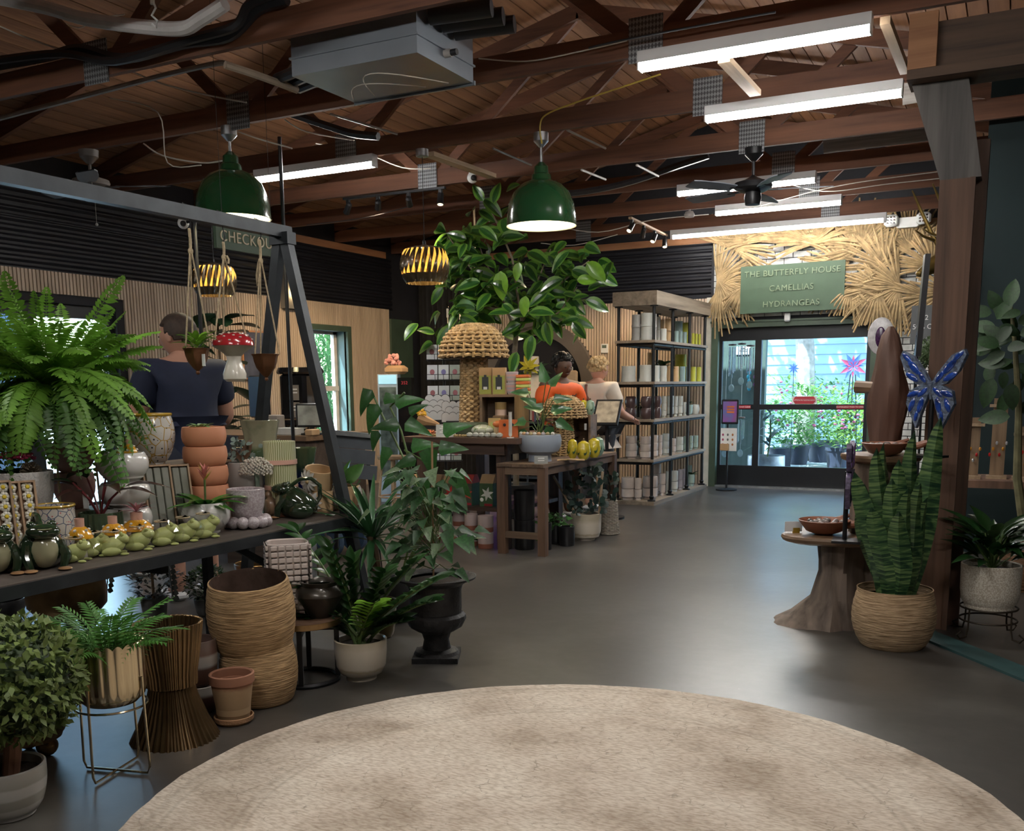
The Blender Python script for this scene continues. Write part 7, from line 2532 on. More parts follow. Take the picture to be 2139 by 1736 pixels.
for i in range(22):
    u=i/21
    b.tube([((r*(1.1-.25*u)+.004*(1 if (j+i) % 2 else-1))*math.cos(2*PI*j/24),(r*(1.1-.25*u)+.004*(1 if (j+i) % 2 else-1))*math.sin(2*PI*j/24),.01+(h-.01)*u) for j in range(24)],.008,5,closed=True)
stuff(b.build('weave',M('grey_willow',(0.26,0.23,0.19),.8,var=.3,scale=30),t))
MB().lathe([(r*1.05,0),(r*.8,h*.95)],20).build('lining',WICKD,t)
for k in range(36):
    a=random.random()*6.28
    leaf(t,lde,(.05*math.cos(a),.05*math.sin(a),h+random.random()*.25),(math.cos(a),math.sin(a),.6),(0,-1,.4),.06)

# =================================================================== SHELF UNIT WITH POTS
c0=P(1366,1057); c1=P(1474,1019)
UX1,UY0,UY1=c0.x,c0.y,c1.y
UX0=UX1-.50
UW=WOOD('grey_brown_slab',(0.13,0.095,0.065),(0.32,0.25,0.18),'Y',rough=.65)
zz=lambda y: ztop((UX1-.06,UY0+.06,0),y)
lev=[zz(1047),zz(960),zz(876),zz(797),zz(710)]
ztp=(ztop((UX1,UY0,0),636),ztop((UX1,UY0,0),606))
t=thing('pot_shelf_unit','tall wood and black pipe shelving unit full of plant pots','shelving unit',((UX0+UX1)/2,(UY0+UY1)/2,0))
o=t.location
bx=lambda nm,lo,hi,mt: MB().box2([a-c for a,c in zip(lo,o)],[a-c for a,c in zip(hi,o)]).build(nm,mt,t,smooth=False)
bx('base_slab',(UX0,UY0,0),(UX1,UY1,lev[0]),UW)
bx('top_slab',(UX0,UY0,ztp[0]),(UX1,UY1,ztp[1]),UW)
PIPE=M('black_pipe',(0.014,0.014,0.015),.45,metal=.5)
for z in lev[1:]:
    bx('shelf',(UX0+.02,UY0+.02,z-.028),(UX1-.02,UY1-.02,z),UW)
    for x in (UX0+.05,UX1-.05):
        MB().tube([(x-o.x,UY0+.03-o.y,z-.045),(x-o.x,UY1-.03-o.y,z-.045)],.016,8).build('side_pipe',PIPE,t)
    MB().tube([(UX0+.05-o.x,UY0+.06-o.y,z-.045),(UX1-.05-o.x,UY0+.06-o.y,z-.045)],.016,8).build('end_pipe',PIPE,t)
for x in (UX0+.05,UX1-.05):
    for k in range(4):
        y=UY0+.06+(UY1-UY0-.12)*k/3
        MB().tube([(x-o.x,y-o.y,lev[0]),(x-o.x,y-o.y,ztp[0])],.018,8).build('post',PIPE,t)
        MB().lathe([(.045,ztp[0]-.012),(.045,ztp[0]),(.0,ztp[0])],12,c=(x-o.x,y-o.y,0)).build('flange',PIPE,t)
        MB().lathe([(.045,lev[0]),(.045,lev[0]+.012),(.02,lev[0]+.02),(.028,lev[0]+.05),(.018,lev[0]+.06)],12,c=(x-o.x,y-o.y,0)).build('flange',PIPE,t)
PC={'w': M('pot_white',(0.50,0.50,0.45),.45,var=.04),'g': M('pot_grey',(0.30,0.29,0.27),.5),'t': M('pot_tan',(0.55,0.36,0.18),.45),'b': M('pot_teal',(0.24,0.34,0.33),.45),'y': M('pot_lime',(0.42,0.42,0.04),.45),'d': M('pot_aubergine',(0.075,0.045,0.045),.3,coat=.3),'c': M('pot_blush',(0.55,0.46,0.40),.3,coat=.4),'m': M('pot_mint',(0.30,0.38,0.32),.3,coat=.3),'l': M('pot_lilac',(0.36,0.32,0.34),.3,coat=.3)}
CN={'w': 'white','g': 'grey','t': 'tan','b': 'teal','y': 'lime','d': 'aubergine','c': 'blush','m': 'mint','l': 'lilac'}
SN=['bottom shelf','fourth shelf down','middle shelf','second shelf','top shelf']
# (shelf, u0, u1, vtop, vbot, colour, stack, form, X offset from the front side) in crop units of the shelf zoom
rowsU=[(4,470,570,258,455,'w',2,'p',.14),(4,395,470,272,460,'g',2,'p',.26),(4,578,606,265,462,'w',2,'p',.12),(4,606,634,270,464,'w',2,'p',.30),(4,634,682,372,466,'w',1,'p',.10),(4,634,664,285,465,'t',2,'p',.36),(4,668,718,290,470,'t',2,'p',.22),(4,738,770,385,474,'b',1,'p',.10),(4,772,800,387,476,'b',1,'p',.10),(4,802,832,390,478,'b',1,'p',.10),(4,738,800,298,474,'b',2,'p',.30),(4,804,850,310,480,'y',2,'p',.28),(4,868,925,322,488,'y',2,'p',.28),(4,866,888,402,488,'y',1,'p',.10),(4,890,912,404,489,'y',1,'p',.10),(4,914,935,406,490,'y',1,'p',.10),
         (3,345,455,638,755,'w',1,'p',.36),(3,457,568,632,755,'w',1,'p',.14),(3,582,630,636,755,'w',1,'p',.10),(3,632,682,638,755,'w',1,'p',.10),(3,684,722,640,755,'t',1,'p',.10),(3,728,772,642,755,'t',1,'p',.10),(3,776,818,643,755,'b',1,'p',.10),(3,820,846,644,755,'b',1,'p',.10),(3,860,898,646,755,'y',1,'p',.10),(3,901,937,648,755,'y',1,'p',.10),(3,755,845,545,752,'y',2,'p',.34),(3,535,585,535,752,'t',2,'p',.38),
         (2,370,460,870,1036,'d',2,'r',.34),(2,486,578,868,1036,'d',2,'r',.14),(2,584,642,868,1032,'d',2,'r',.12),(2,645,680,870,1028,'w',3,'f',.12),(2,686,732,868,1024,'w',2,'f',.12),(2,734,762,868,1018,'w',2,'f',.12),(2,764,800,868,1015,'w',2,'f',.12),(2,802,825,910,1012,'w',1,'f',.10),(2,868,930,930,1002,'w',1,'r',.14),
         (1,380,462,1162,1330,'c',3,'f',.32),(1,472,552,1162,1330,'c',3,'f',.14),(1,556,617,1150,1318,'c',3,'f',.12),(1,620,648,1150,1310,'c',3,'f',.12),(1,650,698,1140,1302,'w',3,'f',.12),(1,715,748,1182,1295,'c',2,'f',.12),(1,750,803,1170,1285,'w',2,'f',.12),(1,805,828,1168,1280,'m',2,'f',.12),(1,850,874,1160,1265,'m',2,'f',.12),(1,877,914,1158,1258,'m',2,'f',.12),
         (0,335,435,1442,1612,'c',2,'f',.34),(0,432,484,1425,1590,'c',2,'f',.22),(0,505,614,1445,1618,'c',2,'f',.13),(0,560,638,1376,1600,'c',3,'f',.26),(0,632,672,1425,1590,'c',2,'f',.12),(0,674,700,1410,1580,'w',2,'f',.12),(0,712,764,1408,1565,'w',2,'f',.12),(0,766,800,1398,1550,'l',2,'f',.12),(0,800,820,1392,1540,'l',2,'f',.12),(0,842,888,1440,1530,'m',1,'f',.12),(0,890,925,1365,1510,'m',2,'f',.2)]
cnt={}
for (s,u0,u1,v0,v1,c,n,fm,dx) in rowsU:
    X=UX1-dx
    x=1200+(u0+u1)/2/3.543
    p=PX(x,580+v1/3.543,X)
    p=Vector((X,min(max(p.y,UY0+.1),UY1-.1),lev[s]))
    r=m((u1-u0)/3.543/2,p)
    H_=m((v1-v0)/3.543,p); H_=min(H_,(lev[s+1]-.08 if s < 4 else ztp[0])-lev[s]-.02)
    h=H_/n
    for k in range(n):
        key=(s,c); cnt[key]=cnt.get(key,0)+1
        od=['first','second','third','fourth','fifth','sixth','seventh','eighth','ninth','tenth','eleventh','twelfth','thirteenth','fourteenth','fifteenth','sixteenth','seventeenth'][(cnt[key]-1) % 17]
        lb='%s %s %s on the %s of the pipe unit' % (od,CN[c],{'p': 'scallop-footed cylinder pot','r': 'rounded pot','f': 'footed pot'}[fm],SN[s])
        q=p+Vector((0,0,h*k))
        if fm == 'p':
            simple_pot('cylinder_pot',lb,q,[(r,0),(r,h*.14),(r*.93,h*.2),(r*.93,h*.97)],PC[c],group='cylinder pots',n=24,fn=lambda a,rr,z: (rr,z+(.012*math.sin(10*a) if abs(z-h*.14) < 1e-6 else 0)))
        elif fm == 'r':
            simple_pot('round_pot',lb,q,[(r*.7,0),(r*.95,h*.3),(r,h*.55),(r*.85,h*.9),(r*.75,h*.97)],PC[c],group='rounded pots',n=22)
        else:
            simple_pot('footed_pot',lb,q,([(r*.75,0),(r*.8,.012),(r*.6,h*.2),(r,h*.28),(r,h*.96)] if k == 0 else [(r*.9,0),(r,.01),(r,h*.96)]),PC[c],group='footed pots',n=22)
lsm=leafmesh('shelfp',LEAFD,.42,.35,.25,'ovate')
for k,(x,s,X,n,sz,lb) in enumerate(((1384,3,.22,22,.13,'leafy plant on the second shelf of the pipe unit'),(1440,2,.16,20,.07,'small trailing plant on the middle shelf of the pipe unit'),(1447,0,.14,14,.10,'small leafy plant on the bottom shelf of the pipe unit'),(1325,1,.42,12,.12,'dark leafy plant at the back of the fourth shelf'),(1345,2,.40,10,.12,'dark leafy plant at the back of the middle shelf'))):
    p=PX(x,800,UX1-X); p=Vector((p.x,min(max(p.y,UY0+.12),UY1-.1),lev[s]+(.17 if k == 0 else .13)))
    t=thing('shelf_plant',lb,'potted plant',p-Vector((0,0,.13)))
    pot('pot',t,cup(.04,.05,.12),PC['m'],16)
    random.seed(k)
    for q in range(n):
        a=q*2.4
        leaf(t,lsm,(0,0,.13),(math.cos(a),math.sin(a),random.uniform(-.2 if k != 1 else-1,1.2)),(0,0,1),sz*random.uniform(.8,1.3))

# ---- arch alcove
ARC=M('taupe_arch',(0.115,0.095,0.078),.6,var=.05)
t=thing('arch_surround','taupe arched niche surround on the slatted back wall','arch',(ARCH_X,YB,0))
b=MB(); n=40
ri,ro=.69,.88
pts=[(-ro,0)]+[(-ro*math.cos(PI*i/n),ARCH_Z+ro*math.sin(PI*i/n)) for i in range(n+1)]+[(ro,0)]
pin=[(-ri,0)]+[(-ri*math.cos(PI*i/n),ARCH_Z+ri*math.sin(PI*i/n)) for i in range(n+1)]+[(ri,0)]
N=len(pts)
vs=[(x,-.10,z) for x,z in pts]+[(x,-.10,z) for x,z in pin]+[(x,0,z) for x,z in pts]+[(x,0,z) for x,z in pin]
fs=[]
for i in range(N-1):
    fs += [(i,i+1,N+i+1,N+i),(N+i,N+i+1,3*N+i+1,3*N+i),(i+1,i,2*N+i,2*N+i+1)]
b.add(vs,fs); b.build('surround',ARC,t,angle=30)
bk=thing('niche_cabinet','black cabinet with shelves of books inside the arch','cabinet',(ARCH_X,YB-.30,0))
for z in (.05,.45,.80,1.12):
    MB().box2((-.66,-.10,z),(.66,.28,z+.03)).build('shelf',BLACKPLASTIC,bk,smooth=False)
for x in (-.66,0,.63):
    MB().box2((x,-.09,0),(x+.03,.28,1.12)).build('upright',BLACKPLASTIC,bk,smooth=False)
MB().box2((-.6,-.08,1.10),(.1,-.06,1.115)).build('purple_strip',EMIT('purple_led',(0.42,0.06,0.9),6),bk,smooth=False)
random.seed(9)
for z in (.48,.83):
    x=.05
    k=0
    while x < .58:
        w=random.uniform(.025,.05)
        tag(MB().box((x+w/2,0,.11),(w-.002,.16,random.uniform(.18,.24))).build('book',M('book_%d' % (k % 6),((0.35,0.30,0.25),(0.22,0.05,0.05),(0.06,0.08,0.12),(0.45,0.42,0.38),(0.10,0.04,0.08),(0.05,0.10,0.08))[k % 6],.6),loc=(ARCH_X,YB-.30,z+.005),smooth=False),'small upright book on the %s shelf inside the arch' % ('upper' if z > .6 else 'lower'),'book','books on the %s niche shelf' % ('upper' if z > .6 else 'lower'))
        x += w; k += 1
p=Vector((PY(1110,780,YB-.3).x,YB-.3,1.15)); r=m(20,p)
t=thing('niche_planter','tall cream pot with yellow leaf plant in the arch','potted plant',p)
pot('pot',t,[(r*1.1,0),(r*1.15,.05),(r*.9,.3),(r*.8,ztop(p,745)-1.15)],MUSHCR,24)
ly_=leafmesh('yel',M('yellow_leaf',(0.55,0.50,0.03),.5,trans=.2),.3,.2,.2,'lance')
for q in range(9):
    a=q*.7
    leaf(t,ly_,(.02,-.12,.42),(math.cos(a),-.1,math.sin(a)+.1),(0,-1,.2),.17)
ln_=leafmesh('nich',DKLEAF,.45,.3,.2,'ovate')
for q in range(30):
    a=q*2.4
    leaf(t,ln_,(0,0,.33),(math.cos(a),math.sin(a),random.uniform(.0,1.4)),(0,-.5,1),random.uniform(.15,.28))
for k,(x,w,h,c,lb) in enumerate(((1148,.10,.09,(0.30,0.33,0.24),'round sage ornament'),(1165,.16,.07,(0.36,0.38,0.34),'green gift set'),(1190,.22,.36,(0.40,0.30,0.2),'kraft paper display'),(1178,.2,.42,(0.45,0.45,0.42),'white hand-lettered sign'))):
    p=Vector((PY(x,780,YB-.25).x,YB-.25+.06*(k == 3),1.15))
    tag(MB().bbox((0,0,h/2),(w,.06,h),.02).build('niche_goods',M('niche_goods_%d' % k,c,.6),loc=p),lb+' on the cabinet in the arch','goods')
p=PY(1263,728,YB-.03)
t=thing('thermostat','white wall thermostat on the slatted back wall','thermostat',p)
MB().bbox((0,0,0),(.10,.03,.125),.008).build('body',WHITEPL,t)
MB().box((0,-.017,.025),(.06,.004,.04)).build('screen',M('lcd_green',(0.10,0.13,0.10),.3),t,smooth=False)
p=Vector((PY(1268,870,9.05).x,9.05,0))
t=thing('lectern_sign','black lectern stand with tilted map sign beside the woman','sign stand',p)
zt_=ztop(p,862)
MB().tube([(0,0,.02),(0,0,zt_)],.02,8).build('pole',BLACKMETAL,t)
MB().lathe([(.18,0),(.18,.02),(.02,.03)],24).build('base',BLACKMETAL,t)
R_=Matrix.Rotation(_yaw*.3,3,'Z') @ Matrix.Rotation(math.radians(48),3,'X')
MB().box((0,0,zt_),(.26,.32,.02),R=R_).build('board',BLACKPLASTIC,t,smooth=False)
MB().box(Vector((0,0,zt_))+R_ @ Vector((0,0,.012)),(.22,.27,.004),R=R_).build('map_sheet',M('map_print',(0.40,0.33,0.24),.4,var=.35,scale=14),t,smooth=False)

# =================================================================== PEOPLE
SKD=M('skin_deep',(0.10,0.042,0.022),.5,var=.08); SKL=M('skin_light',(0.50,0.27,0.19),.5,var=.08)


def skin_mesh(name,verts,edges,radii,mat,sub=2,root=0):
    me=bpy.data.meshes.new(name); me.from_pydata(verts,edges,[]); me.update()
    ob=bpy.data.objects.new(name,me); COL.objects.link(ob)
    ob.modifiers.new('s','SKIN'); sm=ob.modifiers.new('u','SUBSURF'); sm.levels=sub; sm.render_levels=sub
    for i,r in enumerate(radii):
        sv=me.skin_vertices[0].data[i]; sv.radius=r if isinstance(r,tuple) else (r,r); sv.use_root=(i == root)
    dg=bpy.context.evaluated_depsgraph_get()
    nm=bpy.data.meshes.new_from_object(ob.evaluated_get(dg))
    bpy.data.objects.remove(ob)
    nm.materials.clear(); nm.materials.append(mat)
    for pl in nm.polygons: pl.use_smooth=True
    return nm


def person(label,loc,rz,H,skin,shirt,pants,hair,fat=1.0,armL=None,armR=None,shorts=False,curly=False,headturn=0,pitch=0):
    """faces local -Y; joints in units of body height"""
    t=thing('person',label,'person',loc,rz)
    S=lambda*a: Vector(a)*H
    aL=armL or [(-.16,-.02,.64),(-.17,-.14,.60)]; aR=armR or [(.16,-.02,.64),(.17,-.14,.60)]
    V=[(0,0,.53),(0,0,.62),(0,.01,.72),(0,.01,.80),(0,-.005,.845),(0,-.01,.87),(-.11,.01,.795),aL[0],aL[1],(.11,.01,.795),aR[0],aR[1],(-.055,0,.50),(-.06,-.005,.28),(-.06,.015,.045),(.055,0,.50),(.06,-.005,.28),(.06,.015,.045),(-.065,-.06,.022),(.065,-.06,.022)]
    E=[(0,1),(1,2),(2,3),(3,4),(4,5),(3,6),(6,7),(7,8),(3,9),(9,10),(10,11),(0,12),(12,13),(13,14),(0,15),(15,16),(16,17),(14,18),(17,19)]
    Rr=[.085*fat,.08*fat,.088*fat,.07,.036,.034,.048,.033,.022,.048,.033,.022,.062*fat,.038,.025,.062*fat,.038,.025,.022,.022]
    VV=[S(*v) for v in V]
    # hands: palm + five fingers, part of the one body mesh
    ED=list(E); RD=[r*H for r in Rr]
    for w,e in ((8,7),(11,10)):
        d=(VV[w]-VV[e]).normalized(); s=d.cross(Vector((0,0,1))).normalized()
        pl_=len(VV); VV.append(VV[w]+d*.05*H); RD.append(.018*H); ED.append((w,pl_))
        for f in range(4):
            i0=len(VV); base=VV[pl_]+d*.012*H+s*(f-1.5)*.012*H
            L=(.030,.036,.034,.026)[f]*H
            VV += [base,base+d*L-Vector((0,0,L*.35))]; RD += [.0055*H,.0045*H]; ED += [(pl_,i0),(i0,i0+1)]
        i0=len(VV); VV += [VV[w]+d*.03*H+s*.022*H,VV[w]+d*.05*H+s*.036*H]; RD += [.007*H,.0055*H]; ED += [(w,i0),(i0,i0+1)]
    link('body',skin_mesh('body',VV,ED,RD,skin),t)
    ix=[0,1,2,3,6,9]; ev=[(0,1),(1,2),(2,3),(3,4),(3,5)]
    sv=[VV[i] for i in ix]+[VV[6].lerp(VV[7],.75),VV[9].lerp(VV[10],.75),VV[0]-S(0,0,.03)]
    link('shirt',skin_mesh('shirt',sv,ev+[(4,6),(5,7),(0,8)],[(r+.008)*H for r in (.086*fat,.082*fat,.092*fat,.078,.056,.056,.046,.046,.09*fat)],shirt),t)
    k_=.55 if shorts else .96
    pv=[VV[0],VV[12],VV[12].lerp(VV[13],1 if not shorts else .8),VV[15],VV[15].lerp(VV[16],1 if not shorts else .8)]
    pe=[(0,1),(1,2),(0,3),(3,4)]; pr_=[.088*fat,.068*fat,.05,.068*fat,.05]
    if not shorts:
        pv += [VV[14]+S(0,0,.02),VV[17]+S(0,0,.02)]; pe += [(2,5),(4,6)]; pr_ += [.036,.036]
    link('trousers' if not shorts else 'shorts',skin_mesh('trousers',pv,pe,[r*H for r in pr_],pants),t)
    for s in (-1,1):
        MB().bbox(S(s*.063,-.035,.016),(.055*H,.145*H,.032*H),.02).build('shoe',WCARD,t)
    hd=thing('head',None,None); hd.parent=t; hd.location=S(0,-.02,.915); hd.rotation_euler=(pitch,0,headturn)
    hs=.068*H
    MB().ell((0,0,0),(hs*.76,hs*.92,hs*1.05),n=22,h=16,fn=lambda q: Vector((q.x*(1-.22*max(-q.z,0)),q.y*(1-.12*max(-q.z,0)),q.z))).build('face',skin,hd)
    MB().ell((0,-hs*.92,-hs*.12),(hs*.14,hs*.2,hs*.22),n=10,h=8).build('nose',skin,hd)
    MB().ell((0,-hs*.80,-hs*.50),(hs*.24,hs*.09,hs*.075),n=10,h=6).build('mouth',M('lip_'+skin.name,mul(tuple(skin.node_tree.nodes['Color Ramp'].color_ramp.elements[0].color)[:3],.8),.5),hd)
    for s in (-1,1):
        MB().ell((s*hs*.30,-hs*.80,hs*.08),(hs*.12,hs*.06,hs*.06),n=10,h=6).build('eye',M('eye_dark',(0.02,0.015,0.01),.2),hd)
        MB().ell((s*hs*.78,hs*.05,-hs*.05),(hs*.08,hs*.18,hs*.25),n=10,h=8).build('ear',skin,hd)
    b=MB(); random.seed(3)
    b.ell((0,hs*.12,hs*.22),(hs*.86,hs*.98,hs*.98),n=24,h=14,fn=lambda q: q*(1+(.06 if curly else .015)*random.uniform(-1,1)) if q.z >-.3-.6*q.y and not (q.y <-.45 and q.z < .42) else q*.80)
    if curly:
        for k in range(120):
            a=random.random()*6.28; u=random.uniform(-.2,1); q=math.sqrt(1-min(1,u*u))
            v=Vector((q*math.cos(a),q*math.sin(a),u))
            if v.y <-.5 and v.z < .45: continue
            b.ell(Vector((v.x*hs*.88,hs*.12+v.y*hs,hs*.22+v.z*hs)),hs*random.uniform(.12,.24),n=6,h=4)
    b.build('hair',hair,hd)
    return t


p=PY(1165,760,8.75)
OS=M('orange_shirt',(0.72,0.10,0.008),.6,var=.1)
person('person in a bright orange shirt with short dark hair, looking down',(p.x-.08,9.0,0),math.radians(62),1.63,SKD,OS,M('dark_trousers',(0.02,0.02,0.025),.8),M('black_hair',(0.010,0.008,0.007),.6),1.0,curly=True,pitch=.18)
p=PY(1244,770,9.55)
tw=person('person with curly blond hair in a cream shirt, seen from behind',(p.x,9.6,0),math.radians(170),1.60,SKL,M('cream_shirt',(0.60,0.52,0.43),.8,var=.06),M('dark_skirt',(0.03,0.03,0.035),.8),M('blond_hair',(0.50,0.35,0.17),.6,var=.35,scale=40),1.28,curly=True,headturn=-.3,pitch=.25)
MB().tube([(.07,.10,1.31),(.02,.185,1.2),(-.10,.195,1.06),(-.20,.10,.96)],.018,6).build('bag_strap',M('striped_strap',(0.16,0.06,0.04),.7),tw)
p=P(292,1200)
person('smaller person mostly hidden behind the big fern',(p.x,p.y,0),math.radians(120),1.25,SKL,M('teal_tee',(0.03,0.05,0.06),.8),M('dark_trousers',(0,0,0)),M('black_hair',(0,0,0)),1.0,shorts=True)
NAVY=M('navy_shirt',(0.012,0.018,0.045),.8,var=.15)
p=PD(345,690,5.95)
person('person in a navy shirt with short brown hair at the checkout',(p.x+.06,p.y+.05,0),math.radians(-115),1.78,SKL,NAVY,M('navy_shorts',(0.012,0.016,0.032),.8),M('brown_hair',(0.045,0.028,0.02),.7,var=.3,scale=40),1.25,shorts=True,headturn=.6,pitch=.1)

# =================================================================== SIGN WALL
THA=M('dry_palm',(0.34,0.235,0.115),.8,var=.45,scale=9,rnd=.22)
random.seed(17)
fans=[(1500,585,0,.62),(1530,520,60,.55),(1585,505,90,.5),(1640,500,80,.5),(1700,510,100,.52),(1765,560,150,.6),(1800,520,110,.55),(1850,560,170,.6),(1880,600,190,.55),(1835,605,205,.45),(1900,520,120,.55),(1950,560,90,.55),(1940,620,230,.45),(1555,600,-60,.32),(1780,600,-60,.32),(1508,600,-35,.36),(1985,610,140,.5)]
for k,(x,y,a0,R_) in enumerate(fans):
    p=PY(x,y,YB-.05-.012*(k % 5))
    b=MB(); nb=44
    for j in range(nb):
        a=math.radians(a0)+math.radians(-95+190*j/(nb-1))
        L=R_*random.uniform(.8,1.05); dr=random.uniform(-.12,.02)
        pts=[]
        for i in range(5):
            u=i/4; w=.0075*(1.1-u*.9)+.002
            c=Vector((math.cos(a)*L*u,-.02-.05*math.sin(u*2.6)-.015*(j % 2),math.sin(a)*L*u+dr*u*u))
            n_=Vector((-math.sin(a),0,math.cos(a)))
            pts.append([c-n_*w*(1+1.6*u),c+Vector((0,-.006,0)),c+n_*w*(1+1.6*u)])
        b.sheet(pts)
    b.build('blades',THA,tag(thing('palm_fan','%s dried palm leaf fan %s' % (('pale','tan','ragged')[k % 3],('at the left end of the thatch','at the upper left corner of the thatch','above the left part of the green sign','above the middle of the green sign','above the right part of the green sign','touching the right edge of the green sign','above right of the green sign','in the middle of the right thatch','low in the right thatch','just right below the green sign','below the emergency light','beside the deer head antlers','below the deer head','below the left part of the green sign','drooping over the door head','at the lower left corner of the thatch','at the far right behind the post')[k]),'palm fan',p,group='dried palm fans')))
c=[PY(1548,558,YB-.16),PY(1766,543,YB-.16),PY(1547,656,YB-.16)]
w=(c[1]-c[0]).length; h=(c[0]-c[2]).length
cc=(c[1]+c[2])/2
SGN=M('sage_sign',(0.045,0.080,0.045),.6,var=.05)
t=thing('hanging_sign','sage green sign reading THE BUTTERFLY HOUSE CAMELLIAS HYDRANGEAS','sign',cc)
t.rotation_euler=(0,math.radians(-.4),0)
MB().box((0,0,0),(w,.035,h)).build('board',SGN,t,smooth=False)
SGL=M('sage_lettering',(0.17,0.225,0.135),.45,var=.03)
for s_,z in (('THE BUTTERFLY HOUSE',.18),('CAMELLIAS',.0),('HYDRANGEAS',-.185)):
    text(s_,.098,SGL,t,(0,-.022,z),(PI/2,0,0),.008,spacing=1.08)
p=PY(1645,662,YB-.08)
tag(MB().bbox((0,0,0),(.07,.05,.11),.012).build('door_sensor',WHITEPL,loc=p),'small white sensor above the sliding door','sensor')
# checkout sign
c=[PX(447,464,-4.6),PX(582,492,-4.6),PX(447,517,-4.6)]
w=abs(c[1].y-c[0].y); h=c[0].z-c[2].z
t=thing('hanging_sign','sage green hanging sign reading CHECKOUT','sign',(-4.6,(c[0].y+c[1].y)/2,c[0].z-h/2),PI/2)
MB().box((0,0,0),(w,.025,h)).build('board',M('sage_sign',(0,0,0)),t,smooth=False)
text('CHECKOUT',h*.62,M('tan_lettering',(0.50,0.42,0.28),.5),t,(0,-.014,0),(PI/2,0,0),.004,spacing=1.1)
for s in (-1,1):
    MB().tube([(s*w*.38,0,h/2),(s*w*.38,0,4.08-t.location.z)],.002,4).build('chain',BLACKMETAL,t)
# tablet stand at the door
p=P(1517,1024)
t=thing('tablet_stand','black floor stand with colourful tablet and leaflet by the door','sign stand',p)
MB().lathe([(.13,0),(.13,.015),(.02,.03)],24).build('base',BLACKMETAL,t)
MB().tube([(0,0,.02),(0,0,ztop(p,860))],.013,8).build('pole',BLACKMETAL,t)
z=ztop(p,860)
tb=MB().bbox((.03,-.03,z),(.21,.02,.30),.012).build('tablet',BLACKPLASTIC,t)
scn=_new('tablet_screen')
scn[2].inputs['Base Color'].default_value=(0.3,0.15,0.3,1)
r_=_ramp(scn[1],_noise(scn[1],5,2).outputs[0],[(.3,(0.10,0.20,0.12)),(.45,(0.28,0.08,0.30)),(.6,(0.12,0.16,0.40)),(.75,(0.5,0.2,0.3))]); scn[1].links.new(r_.outputs[0],scn[2].inputs['Base Color'])
MB().box((.03,-.042,z),(.17,.003,.25)).build('screen',scn[0],tb,smooth=False)
for q in range(3): MB().box((.04,-.045,z+.06-q*.032),(.09,.003,.02)).build('screen_text',M('orange_ceramic',(0,0,0)),tb,smooth=False)
z=ztop(p,918)
lf=MB().box((.02,-.03,z),(.20,.006,.28)).build('leaflet',M('paper_white',(0,0,0)),t,smooth=False)
for q in range(9):
    MB().ell((-.05+(q % 3)*.06,-.035,z+.06-(q // 3)*.06),(.013,.002,.016),n=7,h=4).build('leaflet_print',M('leaflet_ink_%d' % (q % 3),((0.3,0.03,0.1),(0.1,0.1,0.1),(0.4,0.15,0.05))[q % 3],.6),lf)
MB().box((-.02,-.06,z-.09),(.10,.05,.08)).build('leaflet_box',KRAFT,t,smooth=False)

# =================================================================== RIGHT GROUP
BAR2=WOOD('driftwood_trunk',(0.06,0.042,0.032),(0.24,0.18,0.14),'Z',rough=.7,rings=6)
SLAB=WOOD('honey_slab',(0.12,0.065,0.035),(0.32,0.20,0.115),'X',rough=.4)


def blob(b,c,rx,ry,z0,z1,seed,n=26):
    random.seed(seed)
    q=[1+random.uniform(-.14,.14) for _ in range(n)]
    q=[(q[i-1]+q[i]*2+q[(i+1) % n])/4 for i in range(n)]
    ring=lambda k,z: [(c[0]+rx*k*q[i]*math.cos(2*PI*i/n),c[1]+ry*k*q[i]*math.sin(2*PI*i/n),z) for i in range(n)]
    rows=[ring(.80,z0),ring(.96,z0+(z1-z0)*.3),ring(1,z0+(z1-z0)*.7),ring(.985,z1)]
    vs=[v for r in rows for v in r]
    fs=[tuple(reversed(range(n))),tuple(range(3*n,4*n))]+[(i*n+j,i*n+(j+1) % n,(i+1)*n+(j+1) % n,(i+1)*n+j) for i in range(3) for j in range(n)]
    b.add(vs,fs)


def stump(label,p,h,rx,ry,r0,r1,seed,cx=-.05):
    t=thing('stump_table',label,'table',p,group='live-edge stump tables')
    b=MB(); blob(b,(cx,.0),rx,ry,h-.045,h,seed); b.build('top_slab',SLAB,t)
    f=lambda a,r,z: r*(1+.10*math.sin(3*a+1)+.06*math.sin(7*a+z*8)+(.95*max(0,math.cos(a-3.3)) ** 3*max(0,1-z/(h*.55)) ** 2)+.05*math.sin(11*a+5*z))
    MB().lathe([(r0*1.25,0),(r0*1.1,h*.1),(r0*.85,h*.3),(r1*.9,h*.6),(r1,h*.9),(r1*1.1,h-.045)],36,fn=f).build('trunk',BAR2,t)
    return t


ZT=.50
p=P(1735,1312); p=p+away(p)*.12
TB=Vector((p.x+.03,p.y,0))
stump('live-edge slab table on a gnarled stump beside the snake plant',TB,ZT,m(98,p),.24,.15,.12,4)
p2=Vector((-.665,5.62,0)); Z2=ztop(p2,948)
stump('taller stump table behind carrying the driftwood carving',p2,Z2,.21,.2,.13,.12,8,.04)
CLAY=M('red_brown_carved_wood',(0.21,0.075,0.04),.45,var=.25,scale=7)


